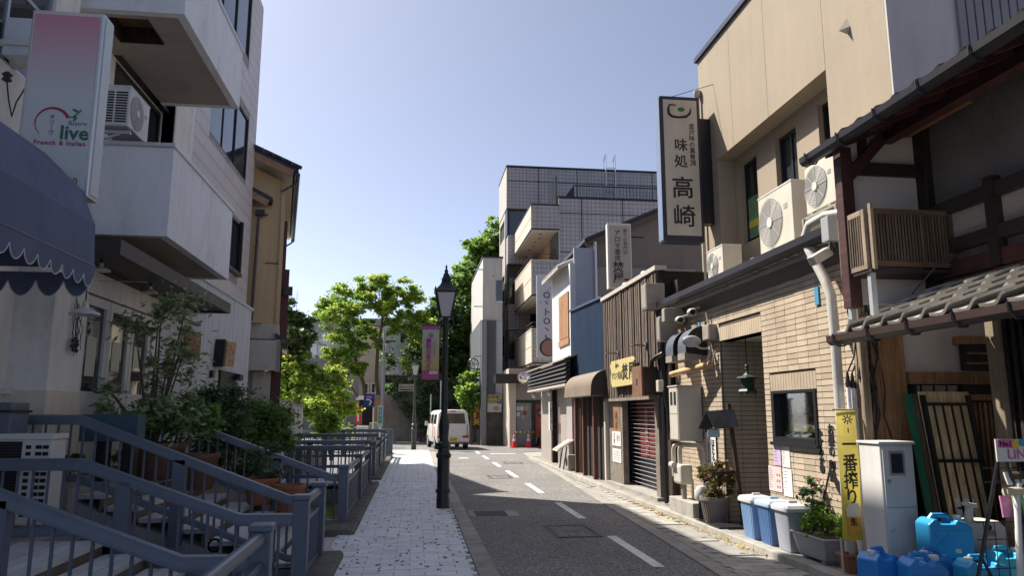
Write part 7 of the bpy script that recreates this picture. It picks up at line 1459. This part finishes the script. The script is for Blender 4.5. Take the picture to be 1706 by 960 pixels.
tree('darker tree between the sunlit tree and the tall dense one', (1.6,47,0), [((1.6,47,0),(1.5,47,6.5),.16,.05)], cl, 130, .19, m_leafd, 90, m_leafm, .35, long=1.4)
cl = [((2.55,38.2,2.3),.42),((2.85,38.0,2.9),.45),((2.6,38.4,3.2),.38),((2.95,38.3,3.5),.35),((2.4,38.0,2.7),.35),((3.05,38.1,2.3),.35),((2.75,38.3,1.8),.35)]
tree('small bright round-headed tree at the mouth of the lane behind the van', (2.85,38.3,0), [((2.9,38.3,0),(2.7,38.3,2.9),.07,.03)], cl, 70, .12, m_leafl, 100, m_leafm, .3, long=1.3)
cl = [((-5.0+q.uniform(-.5,.5)*1.3,30+q.uniform(-.7,.7),z),.5) for z in (4.2,4.6,5.0,5.3,3.8,4.4,4.9,3.5,5.5,4.1,4.7)] + [((-4.5,30,4.7),.4),((-4.35,30,4.3),.33),((-4.5,30,5.1),.35)]
tree('dark drooping evergreen tree behind the ochre house', (-4.9,30,0), [((-4.9,30,0),(-4.7,30,5),.13,.05)], cl, 110, .14, m_leafd, 110, long=1.9, droop=.3)
cl = [((x,y,z),r) for x,y,z,r in ((-4.5,29,3.3,.5),(-4.0,29.5,3.0,.5),(-3.6,29,2.7,.45),(-4.9,29.5,2.9,.5),(-4.2,28.6,2.5,.45),(-3.2,29.2,2.5,.4),(-4.7,29,2.3,.4),(-3.0,29.6,2.9,.35))]
tree('bright maple overhanging the canal left of the level railings', (-4.4,29.3,0), [((-4.5,29.4,0),(-4.2,29.2,2.8),.09,.03)], cl, 120, .12, m_leafl, 120, m_leafy, .3, long=1.2)
cl = [((x,36,z),r) for x,z,r in ((-4.0,2.6,.5),(-3.4,3.0,.5),(-3.9,3.5,.45),(-3.3,2.2,.45),(-4.4,2.0,.45),(-3.6,1.6,.45),(-3.0,1.7,.4))]
tree('young yellow-green tree in front of the far street', (-3.7,36,0), [((-3.7,36,0),(-3.6,36,2.8),.05,.02),((-3.9,36.1,0),(-3.9,36,2.6),.04,.02)], cl, 56, .13, m_leafy, 130, m_leafl, .4, long=1.3)
for (c,r,n,s,l,mm,sz) in (((-3.75,19.4,1.3),.6,24,140,'broad mid-green shrub left of the level bridge railing',m_leafm,.08),((-4.3,23.0,1.7),.6,22,142,'dark shrub below the maple by the canal',m_leafd,.09),((-3.3,32.5,.95),.75,26,144,'clipped yellow-green hedge bush by the far railing',m_leafl,.09),((-2.6,24.8,1.25),.5,16,146,'small bright shrub against the garden wall',m_leafl,.08)):
    cs, rs = blob(c,r,n,s,(1.1,1.,.72),(.2,.34),.25); bush('canal_shrub', l, 'shrub', (c[0],c[1],.1), cs, rs, [130]*n, sz, mm, s+1, .02, 9, 'shrubs along the canal')
q = random.Random(91)
for i,(x,y,h,w,l,ma,mb2) in enumerate(((-8.2,52,3.6,1.5,'bright round tree left of the far junction in front of the grey block wall',m_leafl,m_leafy),(-6.2,49,3.0,1.2,'low yellow-green tree beside the no-entry sign',m_leafy,m_leafl),(-10.6,57,4.6,1.7,'darker broad tree far left before the grey block wall',m_leafm,m_leafd),(-.6,48.5,5.8,1.6,'dark green tree filling the gap behind the sunlit tree stems',m_leafd,m_leafm),(.6,56,7.4,1.7,'leafy tree rising over the concrete building',m_leafm,m_leafl))):
    cl = [((x+q.uniform(-1,1)*w, y+q.uniform(-.6,.6), h*q.uniform(.45,1.0)), q.uniform(.45,.7)) for k in range(12)]
    tree(l, (x,y,0), [((x,y,0),(x+.2,y,h*.8),.10,.04)], cl, 70, .15, ma, 150+i*3, mb2, .35, long=1.4)
# ivy-clad dark hedge wall at the junction
iv = thing('ivy_wall', 'dark ivy-covered wall at the corner behind the far lamp', 'wall', (.2,43,0)); MB().prism([(-1.2,3.4),(2.6,3.4),(2.6,0),(.4,0),(-.5,1.5),(-1.2,2.4)],'y',42.9,44).build('wall', m_stone, iv); MB().box(-2.2,3,43.8,44.0,0,2.6).build('concrete_base', m_conc, iv)
cs = []; q = random.Random(77)
while len(cs) < 150:
    x = q.uniform(-1.3,2.6); z = q.uniform(.1,3.7)
    if z > 1.5-1.3*(x+.5) or x > .4: cs.append((x,42.75+q.uniform(-.2,.15),z))
leaves('ivy', iv, cs, [q.uniform(.25,.4) for _ in cs], [70]*150, .11, m_leafd, 78, long=1.1)

# ================================================================== the far end: buildings, poles, signs
m_fw = mat('far_white',(.52,.53,.55),.8,.06,.5,streak=.12); m_fb = mat('far_blue_white',(.42,.46,.53),.8,.05,.4); m_fg = mat('far_grey',(.23,.235,.25),.8,.08,.5,streak=.1); m_fc = mat('far_beige',(.40,.33,.26),.8,.06,.5)
def block(name, label, cat, x0, x1, y0, y1, h, m, wins=(), roof=None, z0=0):
    t = thing(name, label, cat, ((x0+x1)/2,y0,z0)); MB().box(x0,x1,y0,y1,z0,h).build('wall', m, t); MB().box(x0-.15,x1+.15,y0-.15,y1+.15,h,h+.25).build('roof', roof or m_fg, t)
    for a,b_,c,d in wins:
        w = MB().box(a-.08,b_+.08,y0-.06,y0-.004,c-.08,c).box(a-.08,b_+.08,y0-.06,y0-.004,d,d+.08).box(a-.08,a,y0-.06,y0-.004,c,d).box(b_,b_+.08,y0-.06,y0-.004,c,d).build('window', m_alu, t); MB().box(a,b_,y0-.03,y0-.006,c,d).build('pane', m_gl, w)
    return t
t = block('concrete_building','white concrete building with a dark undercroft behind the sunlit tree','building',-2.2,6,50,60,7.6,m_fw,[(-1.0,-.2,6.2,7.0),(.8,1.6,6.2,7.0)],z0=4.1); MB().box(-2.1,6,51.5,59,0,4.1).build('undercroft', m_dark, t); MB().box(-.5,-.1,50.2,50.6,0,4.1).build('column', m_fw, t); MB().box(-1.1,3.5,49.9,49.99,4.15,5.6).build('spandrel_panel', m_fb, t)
for x in (-.2,1.1): MB().box(x,x+.05,49.88,49.9,4.15,5.6).build('panel_joint', m_fg, t)
t = block('narrow_tower','narrow sunlit beige building end wall behind the tree stems','building',-3.9,-2.25,54,64,7.9,m_fc,[(-3.5,-3.3,3.0,3.6),(-3.0,-2.8,3.0,3.6),(-3.5,-3.3,2.0,2.6),(-3.0,-2.8,2.0,2.6)])
t = block('retaining_block','long grey concrete block wall with clutter on its roof at the street end','building',-14,-3.6,60,66,5.6,m_fg,()); 
for k in range(7): MB().box(-10.5+k*.9,-10.1+k*.9,60.5,61,5.85,6.3+.25*(k%3)).build('roof_box', (m_fw,m_fc,m_dark)[k%3], t)
t = block('far_office','distant bluish white stepped office building above the street end','building',-22,-3,120,140,14.3,m_fb,[(-19,-14,8.5,9.6),(-19,-14,11.2,12.2)]); MB().box(-21,-13,118.5,120,0,11.2).build('front_wing', m_fw, t); MB().box(-19.5,-3.5,119.4,140,14.55,16.4).build('penthouse', m_fg, t); 
for k in range(5): MB().box(-12.8,-3.2,119.9,120,3+k*2.4,4.2+k*2.4).build('ribbon_window', m_fg, t)
t = block('beige_far_building','beige building with a stepped top in front of the far office','building',-10.6,-6.6,95,105,11.3,m_fc,[(-10,-9.2,8,9.4),(-8.4,-7.4,8,9.4)]); MB().box(-10.6,-9.4,94.8,96,11.5,12.8).build('roof_house', m_fc, t)
t = block('pale_far_building','pale far building with thin wires before it','building',-16,-10.8,85,95,9.2,m_fw,[(-15,-14,6,7.2),(-13,-12,6,7.2)])
wt = thing('water_tank','pink-beige rooftop water tank on stilts far beyond the ochre house','tank',(-14.4,90,9)); MB().box(-15.0,-14.0,90,91,12.3,13.6).build('tank', m_fc, wt, bev=.05)
for x in (-14.9,-14.1): MB().box(x-.05,x+.05,90.1,90.2,9,12.3).build('leg', m_fg, wt)
MB().cyl((-14.1,90,13.6),(-14.1,90,15.8),.03,n=5).build('antenna', m_fg, wt)
sm = thing('gabled_hut','small house with a white-edged tiled gable at the end of the street','house',(-6.6,70,0)); MB().prism([(-8.6,0),(-4.6,0),(-4.6,4.2),(-6.6,5.3),(-8.6,4.2)],'y',70,78).build('wall', m_fw, sm); MB().bar((-9.0,69.8,4.15),(-6.6,69.8,5.5),.4,.16).build('roof_edge', m_cap, sm); MB().bar((-4.2,69.8,4.15),(-6.6,69.8,5.5),.4,.16).build('roof_edge', m_cap, sm); MB().box(-7.4,-5.8,69.9,69.99,1.4,3.4).build('green_front', mat('green_awning_far',(.09,.17,.05),.7), sm)
up = thing('utility_pole','thin utility pole with cross-arms and wires at the end of the street','utility pole',(-5.8,60,0)); MB().cyl((-5.8,60,0),(-5.8,60,6.3),.12,.09,10).build('pole', m_fg, up, True); 
for z in (5.4,5.9): MB().box(-6.5,-5.1,59.95,60.05,z,z+.08).build('cross_arm', m_gut, up)
for k in range(4): MB().lathe([(.05,0),(.07,.06),(.03,.14)],(-6.4+k*.4,60,5.98),8).build('insulator', m_cap, up)
for k,(a,b_) in enumerate((((-6.4,60,6.0),(-20,64,7.5)),((-5.2,60,6.0),(-1,52,7)),((-6.0,60,5.5),(-14,85,8.5)))):
    a=Vector(a); b_=Vector(b_); MB().tube([a.lerp(b_,i/10)-Vector((0,0,math.sin(math.pi*i/10)*.5)) for i in range(11)],.018,4).build('wire', m_cableg, up)
for k,(x,y,h,l) in enumerate(((-1.68,41,6.0,'grey utility pole right of the sunlit tree stems'),(-4.9,66,5.2,'wooden-looking pole behind the young tree'),(-4.5,64,5.4,'second pole close beside the wooden-looking one'),(-10.2,80,10.5,'tall far pole above the grey block wall'))):
    t = thing('utility_pole', l, 'utility pole', (x,y,0), 'utility poles at the far end'); MB().cyl((x,y,0),(x,y,h),.11,.085,10).build('pole', m_fg if k!=1 else m_bark, t, True); MB().box(x-.6,x+.6,y-.04,y+.04,h-.6,h-.52).build('cross_arm', m_gut, t); MB().cyl((x+.2,y-.15,h-1.2),(x+.2,y-.15,h-.7),.16).build('transformer', m_fg, t, True)
nv = thing('lane_sign','blue square traffic sign with white arrows in front of the tree stems','traffic sign',(-2.1,36,0)); MB().box(-2.36,-1.86,35.97,36.0,1.86,2.48).build('panel', mat('sign_blue',0), nv, bev=.01); MB().tube([(-2.1,35.955,1.95),(-2.02,35.955,2.1),(-2.08,35.955,2.2),(-2.25,35.955,2.2)],.035,5).build('white_arrow', m_cap, nv); MB().box(-2.25,-1.98,35.955,35.965,2.28,2.38).build('pink_mark', mat('banner_lilac',0), nv); MB().cyl((-1.9,36.04,0),(-1.9,36.04,2.5),.03).build('pole', m_alu, nv)
ns = thing('no_entry_sign','small round red no-entry sign down the far street','traffic sign',(-5.0,56,0)); MB().disc((-4.95,55.9,2.1),.30,'y',.03,20).build('red_disc', m_cone, ns); MB().box(-5.15,-4.75,55.87,55.885,2.05,2.15).build('white_bar', m_cap, ns); MB().cyl((-4.95,56,0),(-4.95,56,5.2),.035).build('pole', m_fg, ns)
gs = thing('green_panel_sign','bright green panel sign at the far junction','sign',(-3.6,58,2)); MB().box(-3.9,-3.1,57.9,58,2.15,2.45).build('panel', mat('green_panel',(.06,.40,.10),.6), gs); MB().cyl((-3.5,58,0),(-3.5,58,2.2),.03).build('pole', m_fg, gs)
rs_ = thing('red_nobori','red vertical flag beside the roadside kiosk','flag',(-2.9,40,0)); MB().box(-3.05,-2.72,40,40.02,1.0,1.9).build('cloth', m_cone, rs_); MB().box(-2.93,-2.84,39.985,39.995,1.15,1.75).build('white_mark', m_cap, rs_); MB().cyl((-2.7,40.01,0),(-2.7,40.01,2.0),.015).build('pole', m_fg, rs_)
ks = thing('roadside_kiosk','small roadside stall with a white canopy and orange board by the tree','kiosk',(-2.1,42,0)); MB().box(-3.1,-1.6,42,43,0,.9).build('counter', m_stuc, ks); MB().box(-2.2,-1.6,42.4,43,.9,2.4).build('orange_board', m_shut, ks); MB().prism([(-3.2,2.3),(-2.3,2.3),(-2.35,2.5),(-3.0,2.52)],'y',41.8,43).build('canopy', m_cap, ks); MB().box(-3.05,-2.3,42.8,43,.9,2.3).build('dark_back', m_dark, ks)
wbx = thing('white_cabinet','white roadside equipment cabinet beside the blue traffic sign','cabinet',(-2.4,37,0)); MB().box(-2.72,-2.18,36.8,37.2,0,.95).build('case', m_cab, wbx, bev=.02); MB().box(-2.70,-2.2,36.785,36.8,.08,.9).build('door', m_cap, wbx)
gcx = thing('grey_cabinet','tall grey roadside cabinet next to the white one','cabinet',(-1.9,37.2,0)); MB().box(-2.12,-1.66,37,37.4,0,1.12).build('case', m_graybox, gcx, bev=.02); MB().box(-2.10,-1.68,36.985,37,.08,1.05).build('door', m_graybox, gcx)
tsn = thing('turquoise_sign','slim pale turquoise vertical sign by the grey cabinet','sign',(-1.6,36.6,0)); MB().box(-1.72,-1.48,36.55,36.6,.95,1.95).build('panel', mat('pale_turquoise',(.30,.48,.46),.6), tsn); MB().cyl((-1.6,36.6,0),(-1.6,36.6,1.0),.03).build('pole', m_alu, tsn); vtext('有料駐車',.2,(-1.6,36.54,1.45),'-y',m_green,tsn)
for k,(x,y,h) in enumerate(((.9,41.5,2.6),(1.45,41.8,3.4))): solo('sign_pole', MB().cyl((x,y,0),(x,y,h),.05,n=8), m_alu, ('shorter','taller')[k]+' bare pale pole standing before the ivy wall', 'pole', 'bare poles before the ivy wall', True)
sc_ = thing('parked_scooter','dark scooter parked under the hedge at the far junction','scooter',(-3.8,52,0)); MB().prism([(-4.3,.25),(-3.5,.25),(-3.3,.75),(-3.5,.8),(-3.7,.5),(-3.95,.5),(-4.05,.78),(-4.45,.72)],'y',51.9,52.2).build('body', m_gut, sc_, bev=.03)
for x in (-4.25,-3.45): MB().cyl((x,51.98,.25),(x,52.12,.25),.24,n=16).build('wheel', m_vt, sc_, True)
MB().bar((-3.45,52.05,.75),(-3.5,52.05,1.0),.05,.05).bar((-3.5,51.8,1.0),(-3.5,52.3,1.0),.04,.04).build('handlebar', m_alu, sc_)
